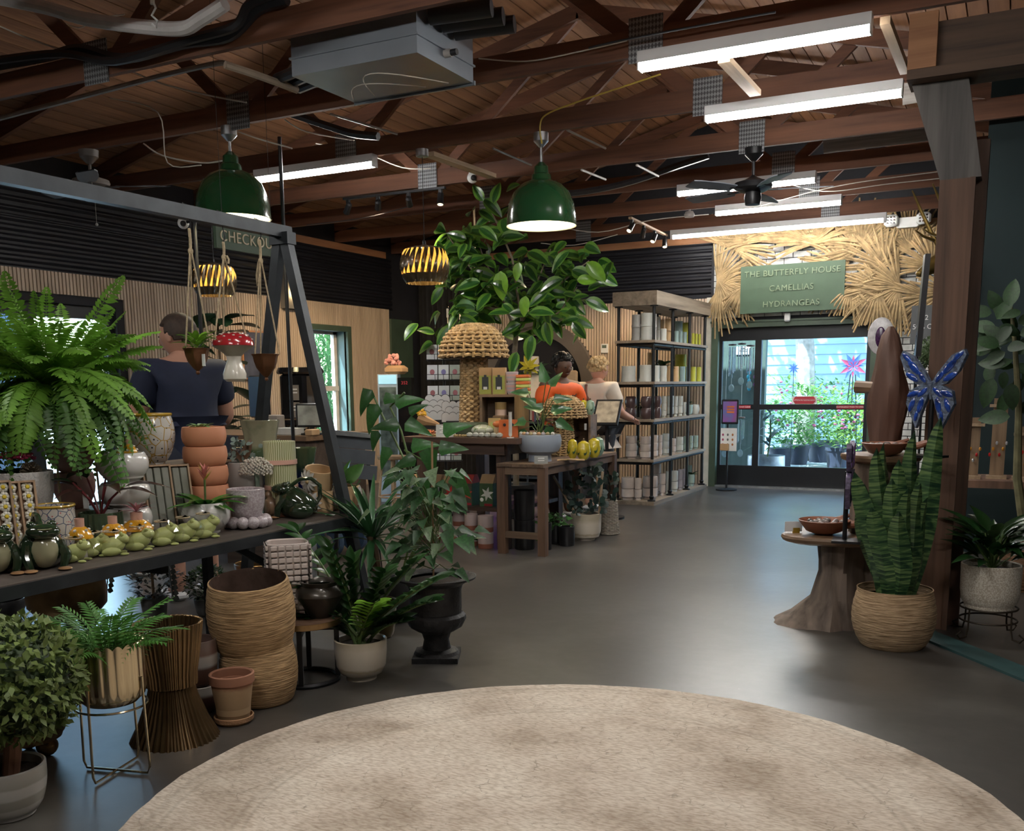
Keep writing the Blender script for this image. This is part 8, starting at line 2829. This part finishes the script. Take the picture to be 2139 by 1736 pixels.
def handbowl(label,p,s,rz):
    t=thing('hand_bowl',label,'bowl',p,rz,group='carved hand bowls')
    pot('bowl',t,[(.04*s,0),(.09*s,.02*s),(.12*s,.06*s),(.13*s,.075*s)],CLAY,28,wall=.008)
    for k in range(4):
        y=(k-1.5)*.026*s
        MB().tube([(.10*s,y,.05*s),(.17*s,y*1.1,.055*s),(.23*s,y*1.15,.075*s),(.265*s-.01*abs(k-1.5),y*1.1,.085*s)],[.017*s,.015*s,.013*s,.007*s],8).build('finger',CLAY,t)
    MB().tube([(.06*s,.11*s,.05*s),(.12*s,.12*s,.07*s),(.16*s,.10*s,.09*s)],[.018*s,.015*s,.008*s],8).build('thumb',CLAY,t)
    random.seed(2)
    for k in range(14):
        a=k*2.4; q=.09*s*math.sqrt(k/14)
        MB().ell((q*math.cos(a),q*math.sin(a),.066*s),(.016*s,.013*s,.012*s),n=7,h=5).build('pebble',M('pebble_%d' % (k % 3),((0.10,0.09,0.08),(0.30,0.26,0.24),(0.18,0.14,0.13))[k % 3],.4,coat=.3),t)


handbowl('carved wooden hand bowl of pebbles on the near slab table',P(1718,1118,ZT)+Vector((0,.04,0)),1.05,_yaw-.1)
handbowl('orange-brown carved hand bowl on the taller stump table',Vector((PY(1848,940,5.48).x,5.48,Z2)),.9,.35)
pk=Vector((TB.x-.24,TB.y-.06,ZT))
t=thing('card_holder','blank white card in a small brass holder on the slab','card',pk,_yaw)
MB().box((0,0,.035),(.095,.003,.055)).build('card',WCARD,t,smooth=False)
MB().box((.015,0,.014),(.035,.02,.028)).build('holder',M('yellow_brass',(0.40,0.27,0.04),.3,metal=.6),t,smooth=False)


def butterfly(label,p,rz,s,hz,body,cell,stand_):
    t=thing('butterfly_sculpture',label,'sculpture',p,rz,group='crystal butterfly sculptures')
    wing=[[(.0,.02),(.10,.18),(.30,.42),(.48,.50),(.52,.42),(.42,.20),(.24,.02),(.06,-.02)],[(.0,.0),(.18,.0),(.34,-.08),(.38,-.26),(.28,-.46),(.20,-.62),(.14,-.44),(.04,-.16)]]
    for sg in (-1,1):
        for wi,W_ in enumerate(wing):
            poly=[(sg*x*s,y*s+hz) for x,y in W_]
            wg=MB().prism(poly if sg > 0 else poly[::-1],-.012,.012,'Y').build('upper_wing' if wi == 0 else 'lower_wing',body,t,smooth=False)
            cells=((.14,.12,.10,.9),(.28,.26,.14,.8),(.40,.40,.10,.7),(.30,.12,.12,.5)) if wi == 0 else ((.12,-.10,.10,-.7),(.26,-.12,.11,-.3),(.28,-.28,.11,-1.2),(.14,-.28,.12,-1.3),(.20,-.44,.08,-1.4))
            for (cx,cy,L,an) in cells:
                R_=Matrix.Rotation(-(an if sg > 0 else PI-an),3,'Y')
                MB().ell((sg*cx*s,-.014,cy*s+hz),(L*s,.006,L*s*.36),n=12,h=6,R=R_).build('agate',cell,wg)
    MB().tube([(0,0,hz-.2*s),(0,-.01,hz+.05*s)],[.008,.016],8).build('abdomen',body,t)
    MB().tube([(0,0.01,0),(0,.01,hz)],.012,8).build('rod',BLACKMETAL,t)
    MB().box((0,0,.006),stand_).build('base',BLACKMETAL,t,smooth=False)


GEO=M('blue_geode_rim',(0.09,0.12,0.18),.4,var=.7,scale=60,coat=.5,bump=.6,bscale=120)
AGB=M('blue_agate',(0.010,0.045,0.26),.08,var=.7,scale=25,coat=1)
pb_=Vector((PY(1938,945,5.43).x,5.43,Z2))
butterfly('blue agate butterfly sculpture on a black rod',pb_,-.5,.35,ztop(pb_,805)-Z2,GEO,AGB,(.16,.12,.012))
pv=P(1768,1132,ZT)
butterfly('purple amethyst butterfly sculpture seen edge-on on the slab table',pv,math.radians(95),.30,ztop(pv,985)-ZT,M('amethyst_rim',(0.11,0.085,0.15),.4,var=.5,scale=50,bump=.6),M('amethyst',(0.10,0.05,0.18),.15,var=.6,scale=30,coat=1),(.14,.14,.012))
# driftwood carving
pd=Vector((PY(1850,900,5.72).x,5.72,Z2)); Hd=ztop(pd,682)-Z2
t=thing('driftwood_carving','tall tapering brown driftwood carving on the stump table','sculpture',pd)
rd=m(34,pd)
MB().lathe([(rd*.75,0),(rd*.85,Hd*.15),(rd,Hd*.3),(rd*1.15,Hd*.45),(rd*1.05,Hd*.55),(rd*.9,Hd*.66),(rd*.8,Hd*.8),(rd*.5,Hd*.93),(rd*.15,Hd)],40,fn=lambda a,r,z: r*(1+.14*math.sin(2*a+z*9)+.08*math.sin(5*a-z*14)+.03*math.sin(13*a+z*4))).build('carving',M('brown_driftwood',(0.11,0.055,0.038),.6,var=.35,scale=5,stretch=(1,1,.15),bump=.3,bscale=30),t)
MB().tube([(-rd*.6,0,Hd*.52),(-rd*1.9,.02,Hd*.53)],[.03,.035],8).build('side_branch',SLAB,t)
# agate slice, chalk sign, ball topiary, deer head, yellow sconces, dark slab sculpture
p=PY(1840,702,9.2)
t=thing('agate_slice','white and purple geode slice on a stand behind the carving','geode',(p.x,9.2,0))
MB().ell((0,0,p.z),(.11,.02,.16),n=24,h=12).build('rim',M('geode_white',(0.55,0.53,0.54),.3,var=.2,scale=30),t)
MB().ell((0,-.015,p.z-.01),(.045,.012,.09),n=18,h=10).build('core',M('geode_purple',(0.05,0.015,0.06),.2,var=.5,scale=60),t)
MB().tube([(0,0,.02),(0,0,p.z-.1)],.012,6).build('rod',BLACKMETAL,t)
MB().lathe([(.12,0),(.12,.02),(0,.03)],20).build('base',BLACKMETAL,t)
p=PY(1935,678,9.8)
t=thing('chalk_sign','grey chalkboard price sign beside the deer head','sign',(p.x,9.8,0))
MB().box((0,0,p.z),(.26,.02,.34)).build('board',M('chalkboard',(0.12,0.125,0.13),.6),t,smooth=False)
for s_,z in (('2',.06),('50% OFF',-.02)):
    text(s_,.062,WHITEINK,t,(0,-.012,p.z+z),(PI/2,0,0),.001)
MB().tube([(0,0,.02),(0,0,p.z-.16)],.012,6).build('pole',BLACKMETAL,t)
MB().lathe([(.14,0),(.14,.02),(0,.03)],20).build('base',BLACKMETAL,t)
p=PY(1945,737,8.6)
t=thing('ball_topiary','small round boxwood ball behind the blue butterfly','topiary',(p.x,8.6,0))
random.seed(5); b=MB(); rb=m(30,p)
for k in range(700):
    u=random.uniform(-1,1); a=random.random()*6.28; q=math.sqrt(1-u*u); n_=Vector((q*math.cos(a),q*math.sin(a),u))
    leafinto(b,Vector((0,0,p.z))+n_*rb*random.uniform(.85,1),n_+Vector((random.uniform(-1,1),random.uniform(-1,1),random.uniform(-1,1))),n_,.03,.015,n=2)
b.ell((0,0,p.z),rb*.85,n=14,h=10)
stuff(b.build('foliage',MATS['topiary_green_deep'],t))
MB().tube([(0,0,.3),(0,0,p.z)],.015,6).build('trunk',STEMB,t); pot('pot',t,cup(.09,.11,.32),BLKP,20)
GOLD=M('aged_gold',(0.22,0.15,0.045),.3,metal=.8,var=.3)
p=PY(1958,560,8.0)
t=thing('deer_head','golden stag head wall mount beside the timber post','wall mount',p,_yaw+.2)
MB().tube([(.16,.08,-.15),(.10,.03,-.02),(.02,0,.06)],[.11,.085,.06],12).build('neck',GOLD,t)
MB().tube([(.05,.0,.07),(-.04,-.02,.02),(-.13,-.03,-.03),(-.165,-.03,-.045)],[.06,.062,.04,.028],12).build('head',GOLD,t)
MB().ell((-.17,-.03,-.045),(.02,.025,.022),n=8,h=6).build('muzzle',GOLD,t)
for s in (-1,1):
    MB().tube([(.06,s*.04,.11),(.0,s*.08,.24),(-.08,s*.12,.42),(-.16,s*.12,.56)],[.018,.015,.012,.005],7).build('antler',GOLD,t)
    MB().tube([(.02,s*.07,.20),(-.10,s*.05,.23),(-.17,s*.04,.27)],[.012,.009,.003],6).build('antler',GOLD,t)
    MB().ell((.07,s*.09,.09),(.02,.05,.025),n=8,h=6).build('ear',GOLD,t)
MB().bbox((.24,.1,-.05),(.05,.24,.34),.03).build('plaque',POSTW,t)
MB().tube([(.24,.1,-.2),(.24,.1,-p.z)],.03,6).build('mount_pole',POSTW,t)
AMB=M('amber_glass',(0.45,0.30,0.05),.2,coat=.6)
ps=PD(1925,620,6.6)
t=thing('dark_slab_sculpture','slim black upright sculpture behind the blue butterfly','sculpture',(ps.x,ps.y,0),.2)
MB().bar((0,0,.02),(-.01,0,ztop(ps,700)),.02,.02,up=(0,1,0)).build('rod',BLACKMETAL,t,smooth=False)
MB().bar((-.005,0,ztop(ps,745)),(.02,0,ztop(ps,532)),.035,.10,up=(0,1,0)).build('blade',BLACKPLASTIC,t,smooth=False)
MB().lathe([(.1,0),(.1,.02),(0,.03)],18).build('base',BLACKMETAL,t)
# ---- snake plant in seagrass basket
p=stand(1862,1364,0,68); r=m(83,p); h=ztop(p,1228)
t=thing('snake_plant','tall banded snake plant in a round seagrass basket','potted plant',p)
SG2=SEAG('pale_seagrass',(0.24,0.15,0.075),(0.52,0.36,0.21),160)
b=MB(); b.lathe([(r*.72,0)]+[(r*(.72+.28*math.sin(PI*(i/26) ** .8*.82)),h*i/26) for i in range(1,27)]+[(r*.9,h),(r*.87,h-.05)],44,fn=lambda a,q,z: q*(1+.006*math.sin(z*380+a))); b.f.pop(); b.mi.pop()
b.build('basket',SG2,t)
soil(t,r*.86,h-.06)
def snakemat():
    mt,nt,bs=_new('snake_leaf')
    n=_noise(nt,1.0,3,stretch=(6,6,34),dist=1.2)
    r_=_ramp(nt,n.outputs[0],[(.40,(0.010,0.035,0.016)),(.52,(0.045,0.10,0.035)),(.62,(0.13,0.20,0.07))])
    nt.links.new(r_.outputs[0],bs.inputs['Base Color']); bs.inputs['Roughness'].default_value=.35
    return mt
def snakeleaf(mt):
    b=MB(); rows=[]
    for i in range(15):
        u=i/14; w=.055*(min(1,.55+u))*(1-u ** 5) ** .7+.001; tw_=.5*u
        rows.append([Vector((x*math.cos(tw_)-abs(x)*.5*math.sin(tw_),abs(x)*.5*math.cos(tw_)+x*math.sin(tw_)-.0,0))+Vector((.03*math.sin(u*4),u,0)).zxy.yzx*0+Vector((.015*math.sin(5*u),0,u)) for x in (-w,-w*.5,0,w*.5,w)])
    b.sheet(rows); return b.mesh('leaf',mt)
sl=snakeleaf(snakemat())
tips=[(1790,985,-.1),(1812,1010,.05),(1838,935,-.05),(1852,925,.08),(1870,1000,-.12),(1884,960,.0),(1918,900,.1),(1930,1010,-.1),(1972,872,.05),(1948,960,.12),(1800,1060,.1),(1905,1020,-.14),(1826,1060,-.15),(1862,1060,.12),(1944,1040,-.05),(1885,1070,-.16)]
random.seed(14)
for k,(x,y,dy) in enumerate(tips):
    e=PY(x,y,p.y+dy)-p
    a=k*2.4
    s0=Vector((e.x*.28,dy*.5,h-.08))
    d=e-s0
    o=link('leaf',sl,t,s0)
    o.rotation_mode='QUATERNION'; o.rotation_quaternion=Vector((0,0,1)).rotation_difference(d) @ Quaternion((0,0,1),random.uniform(-.6,.6))
    o.scale=(1.0,1.0,d.length)
# ---- aglaonema in white pot on wire stand
p=Vector((P(2060,1335).x,P(2060,1335).y+.08,0)); r=m(58,p)
z0,z1=ztop(p,1272),ztop(p,1178)
t=thing('aglaonema','speckled aglaonema in a white stone pot on a wire stand','potted plant',p)
pot('pot',t,[(r*.45,z0),(r*.75,z0+.012),(r*.93,z0+.05),(r*.98,z0+.10),(r,z1)],SPECK('white_stone',(0.68,0.63,0.54),(0.46,0.39,0.30),150,.8,0),40)
soil(t,r*.88,z1-.03)
WIRE=M('rusty_wire',(0.055,0.042,0.03),.5,metal=.6)
for zr in (z0+.012,z0*.62):
    MB().tube([(r*.95*math.cos(2*PI*i/28),r*.95*math.sin(2*PI*i/28),zr) for i in range(28)],.005,6,closed=True).build('stand_ring',WIRE,t)
for k in range(4):
    a=k*PI/2+.9; d=Vector((math.cos(a),math.sin(a),0))
    MB().tube([d*r*.95+Vector((0,0,z0+.012)),d*r*.97+Vector((0,0,z0*.4)),d*r*1.05+Vector((0,0,.012)),d*r*1.35+Vector((0,0,.007)),d*r*1.5+Vector((0,0,.03)),d*r*1.3+Vector((0,0,.045))],.005,6).build('stand_leg',WIRE,t)
lag=leafmesh('agl',M('aglaonema_leaf',(0.055,0.11,0.035),.45,var=.55,scale=9,rnd=.35,coat=.05,trans=.12),.36,.35,.3,'lance')
lad=leafmesh('agl',LEAFD,.36,.35,.3,'lance')
random.seed(15)
for k in range(64):
    a=k*2.4; e=random.uniform(-.1,1.6); q=random.uniform(.3,1)
    s0=Vector((.10*q*math.cos(a),.10*q*math.sin(a),z1+.02+.16*random.random()))
    leaf(t,lag if k % 3 == 0 else lad,s0,(math.cos(a),math.sin(a),e),(0,-.2,1),random.uniform(.13,.22))
    if k % 3 == 0: MB().tube([(0,0,z1-.03),s0],.004,5).build('stem',STEMG,t)
# ---- rubber tree at the right edge
p=Vector((P(2128,1230).x+.02,P(2128,1230).y,0))
t=thing('rubber_tree','broad-leaved rubber tree at the right edge in a wicker basket','potted plant',p)
pot('wicker_pot',t,cup(.15,.18,.36),SEAG('brown_wicker',(0.10,0.05,0.025),(0.26,0.15,0.08),60),32)
QQ=lambda x,y,dy=0: PY(x,y,p.y+dy)-p
MB().tube([(0,0,.3),QQ(2125,1000),QQ(2128,850),QQ(2120,720),QQ(2110,620)],[.03,.026,.02,.014,.008],8).build('trunk',M('mossy_bark',(0.15,0.14,0.07),.8,var=.3,scale=14),t)
lrb=leafmesh('rub',M('rubber_tree_leaf',(0.014,0.042,0.011),.6,var=.3,rnd=.35,coat=.0,trans=.1),.55,.2,.2,'ovate',n=8)
random.seed(16)
for (x,y,dx,dz,s) in ((2108,640,.1,1,.17),(2080,690,-.8,.3,.16),(2095,710,-.6,.5,.15),(2060,740,-.7,.4,.12),(2130,700,.8,.3,.17),(2100,760,-.9,.1,.16),(2075,790,-.3,-1,.19),(2112,800,.1,-1,.17),(2135,780,.5,-.4,.18),(2110,870,-.9,-.05,.18),(2130,860,.4,.3,.16),(2090,650,-.4,.7,.15),(2125,740,.3,.4,.16),(2070,720,-.9,-.1,.12),(2100,735,-.5,-.3,.15))+tuple((random.uniform(2065,2139),random.uniform(630,830),random.uniform(-1,1),random.uniform(-.8,.8),random.uniform(.11,.16)) for _ in range(26)):
    leaf(t,lrb,QQ(x,y,random.uniform(-.15,.1)),Vector((dx,random.uniform(-.3,.3),dz)),(-.2,-1,.4),s)
# ---- jewellery table behind the post
pj=P(2030,1190); pj=Vector((pj.x+.25,pj.y+.1,0)); zj=ztop(pj,1000)
t=thing('jewellery_table','dark wooden table with pale jewellery displays behind the post','table',pj)
MB().box2((-.45,-.25,zj-.05),(.6,.3,zj)).build('top',POSTW,t,smooth=False)
for x in (-.42,.54):
    for y in (-.22,.24):
        MB().box2((x,y,0),(x+.05,y+.05,zj-.05)).build('leg',POSTW,t,smooth=False)
for k in range(4):
    pk=pj+Vector((-.30+.16*k,-.08+.06*(k % 2),zj))
    t=thing('jewellery_stand',('first','second','third','fourth')[k]+' pale wooden jewellery stand from the post','jewellery stand',pk,group='pale jewellery stands')
    hh=(.42,.55,.36,.62)[k]
    MB().box((0,0,.01),(.13,.12,.02)).build('base',PINE,t,smooth=False)
    MB().box((0,.02,hh/2),(.09,.015,hh)).build('panel',WOOD('tan_display_wood',(0.12,0.075,0.04),(0.26,0.17,0.10),'Z'),t,smooth=False)
    MB().box((0,0,hh-.05),(.14,.02,.02)).build('crossbar',PINE,t,smooth=False)
    for q in range(6):
        MB().ell((-.05+.02*q,-.015,hh*.3+.04*(q % 3)),(.009,.009,.014),n=7,h=5).build('pendant',(M('clear_crystal',(0.6,0.62,0.65),.06,metal=.5),M('red_stone',(0.40,0.02,0.02),.2),M('amber_stone',(0.45,0.20,0.03),.2))[(q+k) % 3],t)

# =================================================================== CHECKOUT CORNER
DKC=WOOD('dark_counter',(0.03,0.02,0.015),(0.11,0.075,0.055),'X')
pc=P(590,912,.92)
CX0,CX1,CY0,CY1=-6.6,-4.95,6.15,6.95
t=thing('checkout_counter','dark wooden checkout counter behind the pottery display','counter',(CX0,CY0,0))
MB().box2((0,0,0),(CX1-CX0,CY1-CY0,.90)).build('cabinet',DKC,t,smooth=False)
MB().box2((-.03,-.04,.90),(CX1-CX0+.04,CY1-CY0+.03,.94)).build('worktop',SLAB,t,smooth=False)
ZC=.94
cnt_=lambda x,Y: Vector((PY(x,890,Y).x,Y,ZC))
p=cnt_(632,6.6); wM=m(74,p); hM=ztop(p,768)-ZC
t=thing('coffee_machine','large glossy black coffee machine with two labels','coffee machine',p,_yaw*.5)
GB_=M('gloss_black',(0.008,0.008,0.009),.12,coat=.5)
MB().bbox((0,0,hM*.5),(wM*.8,.34,hM*.92),.05).build('body',GB_,t)
MB().lathe([(wM*.62,hM*.9),(wM*.66,hM*.93),(wM*.6,hM),(.001,hM)],28).build('hopper_lid',GB_,t)
for q in range(2):
    MB().box((.02,-.175,hM*(.62-.26*q)),(.085,.006,hM*.23)).build('label_plate',M('pewter_label',(0.20,0.17,0.15),.5),t,smooth=False)
    for k in range(2): MB().box((.02,-.179,hM*(.67-.26*q-.05*k)),(.06,.003,.010)).build('label_text',WHITEINK,t,smooth=False)
for q in range(5): MB().tube([(-.13+.06*q,-.17,hM*.10),(-.13+.06*q,-.2,hM*.10)],.014,8).build('tap_knob',CHROME,t)
MB().tube([(-.16,-.18,hM*.22),(.16,-.18,hM*.22)],.01,8).build('front_rail',CHROME,t)
p=cnt_(545,6.45); h=ztop(p,782)-ZC
t=thing('till_monitor','back of a large black till monitor beside the coffee machine','monitor',p,-.35)
MB().bbox((0,0,h*.62),(m(78,p),.03,h*.72),.01).build('screen',BLACKPLASTIC,t)
MB().box((0,.02,h*.2),(.06,.03,h*.4)).build('neck',BLACKPLASTIC,t,smooth=False); MB().box((0,.02,.01),(.24,.18,.02)).build('base',BLACKPLASTIC,t,smooth=False)
p=cnt_(692,6.3); p.x=min(p.x,CX1-.05); h=ztop(p,842)-ZC
t=thing('display_screen','black-framed screen showing a grey picture on the counter','screen',p,_yaw)
fr_=MB().bbox((0,0,h*.62),(m(62,p),.03,h*.76),.008).build('bezel',BLACKPLASTIC,t)
MB().box((0,-.018,h*.62),(m(54,p),.004,h*.62)).build('picture',M('grey_picture',(0.34,0.36,0.34),.25,var=.5,scale=7),fr_,smooth=False)
MB().tube([(0,.01,0),(0,.01,h*.3)],.02,8).build('neck',BLACKPLASTIC,t); MB().lathe([(.09,0),(.09,.015),(0,.02)],18).build('base',BLACKPLASTIC,t)
for k,(x,w,hh,c,lb) in enumerate(((606,.20,.06,(0.5,0.5,0.48),'white shallow box'),(652,.07,.05,(0.50,0.33,0.18),'small tan card box'),(575,.12,.16,(0.25,0.22,0.2),'grey brochure holder'))):
    tag(MB().bbox((0,0,hh/2),(w,.10,hh),.006).build('counter_box',M('counter_box_%d' % k,c,.6),loc=cnt_(x,6.22)),lb+' on the checkout counter','box')
t=thing('wire_basket','silver wire shopping baskets stacked by the counter','basket',Vector((PY(520,900,5.75).x,5.75,.62)),_yaw)
for zr in (0,.08,.16,.24,.3):
    MB().tube([(-.2,-.14,zr),(.2,-.14,zr),(.2,.14,zr),(-.2,.14,zr)],.004,5,closed=True).build('wire_ring',CHROME,t)
for q in range(9):
    for s in (-1,1): MB().tube([(-.2+.05*q,s*.14,0),(-.2+.05*q,s*.14,.3)],.003,4).build('wire',CHROME,t)
MB().box((0,0,-.31),(.36,.26,.62)).build('plinth',DKC,t,smooth=False)
# grey panel board
pg=Vector((PY(735,950,5.3).x,5.3,0)); zt_,zb=ztop(pg,906),ztop(pg,1000)
t=thing('panel_board','grey slatted display board in a metal frame behind the yucca','display board',pg,_yaw)
for k in range(3):
    MB().box((-.01+.012*k,.02-.012*k,zt_-(zt_-zb)*(k+.5)/3),(m(92,pg),.02,(zt_-zb)/3-.006),R=Matrix.Rotation(.1,3,'Y')).build('panel',M('slate_grey',(0.085,0.095,0.11),.5),t,smooth=False)
MB().box((-.015,0,zt_),(m(98,pg),.04,.03),R=Matrix.Rotation(.1,3,'Y')).build('top_rail',GALV,t,smooth=False)
for s in (-1,1):
    MB().bar((s*.1,.04,zb+.1),(s*.16,.1,0),.025,.025).build('leg',BLACKMETAL,t,smooth=False)
# lit drinks cabinet / popcorn machine
pp=Vector((PY(828,890,9.6).x,9.6,0)); zt_=ztop(pp,782)
t=thing('drinks_cooler','slim drinks cooler with lit header beside the curtain','cooler',pp,_yaw)
wq=m(40,pp)
MB().box((-wq*.3,0,zt_/2),(wq,.34,zt_)).build('cabinet',M('cool_white_metal',(0.36,0.46,0.55),.4),t,smooth=False)
MB().box((-wq*.3,-.172,zt_*.55),(wq*.84,.006,zt_*.7)).build('glass_door',M('cooler_glass',(0.10,0.13,0.12),.1,var=.5,scale=12),t,smooth=False)
MB().box((-wq*.3,-.174,zt_-.06),(wq*.9,.008,.10)).build('lit_header',EMIT('header_glow',(0.30,0.58,0.72),.3),t,smooth=False)
MB().box((wq*.55,0,zt_/2-.02),(wq*.7,.34,zt_-.04)).build('side_machine',GB_,t,smooth=False)
text('352',.05,REDSIGN,t,(wq*.55,-.175,zt_-.10),(PI/2,0,0),.001)
tag(MB().bbox((0,0,.05),(.24,.16,.1),.03).build('kraft_sack',KRAFT,loc=(pp.x+.02,pp.y,zt_)),'brown paper sack on top of the drinks cooler','sack')
b=MB()
for q in range(40): b.ell((random.uniform(-.07,.07),random.uniform(-.05,.05),.02+random.random()*.1),.022,n=6,h=4)
tag(stuff(b.build('dried_flowers',M('pink_dried',(0.60,0.28,0.24),.7,var=.3),loc=(pp.x-.02,pp.y,zt_+.1))),'pink dried flowers on top of the drinks cooler','flowers')
p=Vector((PY(822,1005,8.4).x,8.4,0))
t=thing('bar_stool','pale round wooden stool behind the tall philodendron','stool',p); zt_=ztop(p,952)
MB().lathe([(.15,zt_-.035),(.16,zt_-.02),(.16,zt_),(.001,zt_)],24).build('seat',PINE,t)
for k in range(4):
    a=k*PI/2+.5; MB().tube([(.11*math.cos(a),.11*math.sin(a),zt_-.03),(.17*math.cos(a),.17*math.sin(a),0)],.014,8).build('leg',PINE,t)
MB().tube([(.15*math.cos(2*PI*i/20),.15*math.sin(2*PI*i/20),.2) for i in range(20)],.01,6,closed=True).build('foot_ring',PINE,t)
p=PX(532,742,XL+.05)
t=thing('framed_board','dark framed menu picture on the slatted left wall','picture',p,PI/2)
MB().box((0,0,0),(.42,.025,.55)).build('picture_frame',PINEX,t,smooth=False)
MB().box((0,-.015,0),(.38,.008,.51)).build('picture',M('dark_picture',(0.06,0.065,0.09),.4,var=.6,scale=5),t,smooth=False)
p=PX(604,600,XL+.06)
t=thing('wall_lantern','tall wall lantern with a lit bulb above the window','wall lamp',p)
MB().box((0,0,0),(.10,.26,.5)).build('backplate',M('aged_grey',(0.15,0.14,0.12),.6),t,smooth=False)
MB().ell((.09,0,-.07),(.03,.03,.05),n=10,h=6).build('bulb',EMIT('lantern_bulb',(1,.72,.38),25),t)
# fiddle-leaf fig by the wall
p=Vector((PX(455,700,-6.9).x,PX(455,700,-6.9).y,0))
t=thing('fiddle_leaf_fig','dark fiddle-leaf fig behind the hanging planters','potted plant',p)
pot('pot',t,cup(.16,.2,.36),BLKP,24)
MB().tube([(0,0,.3),(.02,0,1.2),(0,0,ztop(p,650))],[.025,.02,.01],7).build('trunk',STEMB,t)
lfd=leafmesh('fid',M('fiddle_leaf',(0.012,0.040,0.018),.35,rnd=.4,coat=.3,trans=.1),.62,.3,.2,'obovate')
random.seed(18)
for k in range(36):
    a=k*2.4; z=random.uniform(.75,ztop(p,650))
    leaf(t,lfd,(.03*math.cos(a),.03*math.sin(a),z),(math.cos(a),math.sin(a),random.uniform(-.3,.9)),(0,0,1),random.uniform(.26,.42))
# rolling cart behind the display
pw=P(690,1163)
t=thing('rolling_cart','rolling cart with big blue-reflecting caster wheels behind the display','cart',(pw.x-.3,pw.y+.1,0))
MB().box((0,0,.30),(.9,.5,.04)).build('deck',DKC,t,smooth=False)
for x,y in ((.32,-.12),(-.42,-.16),(.32,.2),(-.42,.2)):
    wh=MB().lathe([(.05,-.025),(.115,-.028),(.125,-.015),(.125,.015),(.115,.028),(.05,.025)],28,c=(0,0,0),R=Matrix.Rotation(PI/2,3,'X')).build('tyre',M('blue_reflect_rubber',(0.05,0.09,0.16),.4),t,loc=(x,y,.125))  # blue in the tyre colour stands for a reflection
    MB().tube([(0,-.035,0),(0,.035,0)],.055,14).build('hub',CHROME,wh)
    MB().bar((x,y,.13),(x-.05,y,.29),.06,.02).build('fork',CHROME,t,smooth=False)
# thin black poles
for x,y0,Y,zt_,lb in ((588,385,6.0,Z_BEAM,'thin black pole rising behind the A-frame to the truss'),(405,445,5.6,PY(405,452,5.6).z,'thin black pole under the left security camera')):
    q=PY(x,y0,Y); tag(MB().tube([(0,0,0),(0,0,zt_)],.014,8).build('black_pole',BLACKMETAL,loc=(q.x,q.y,0)),lb,'pole')
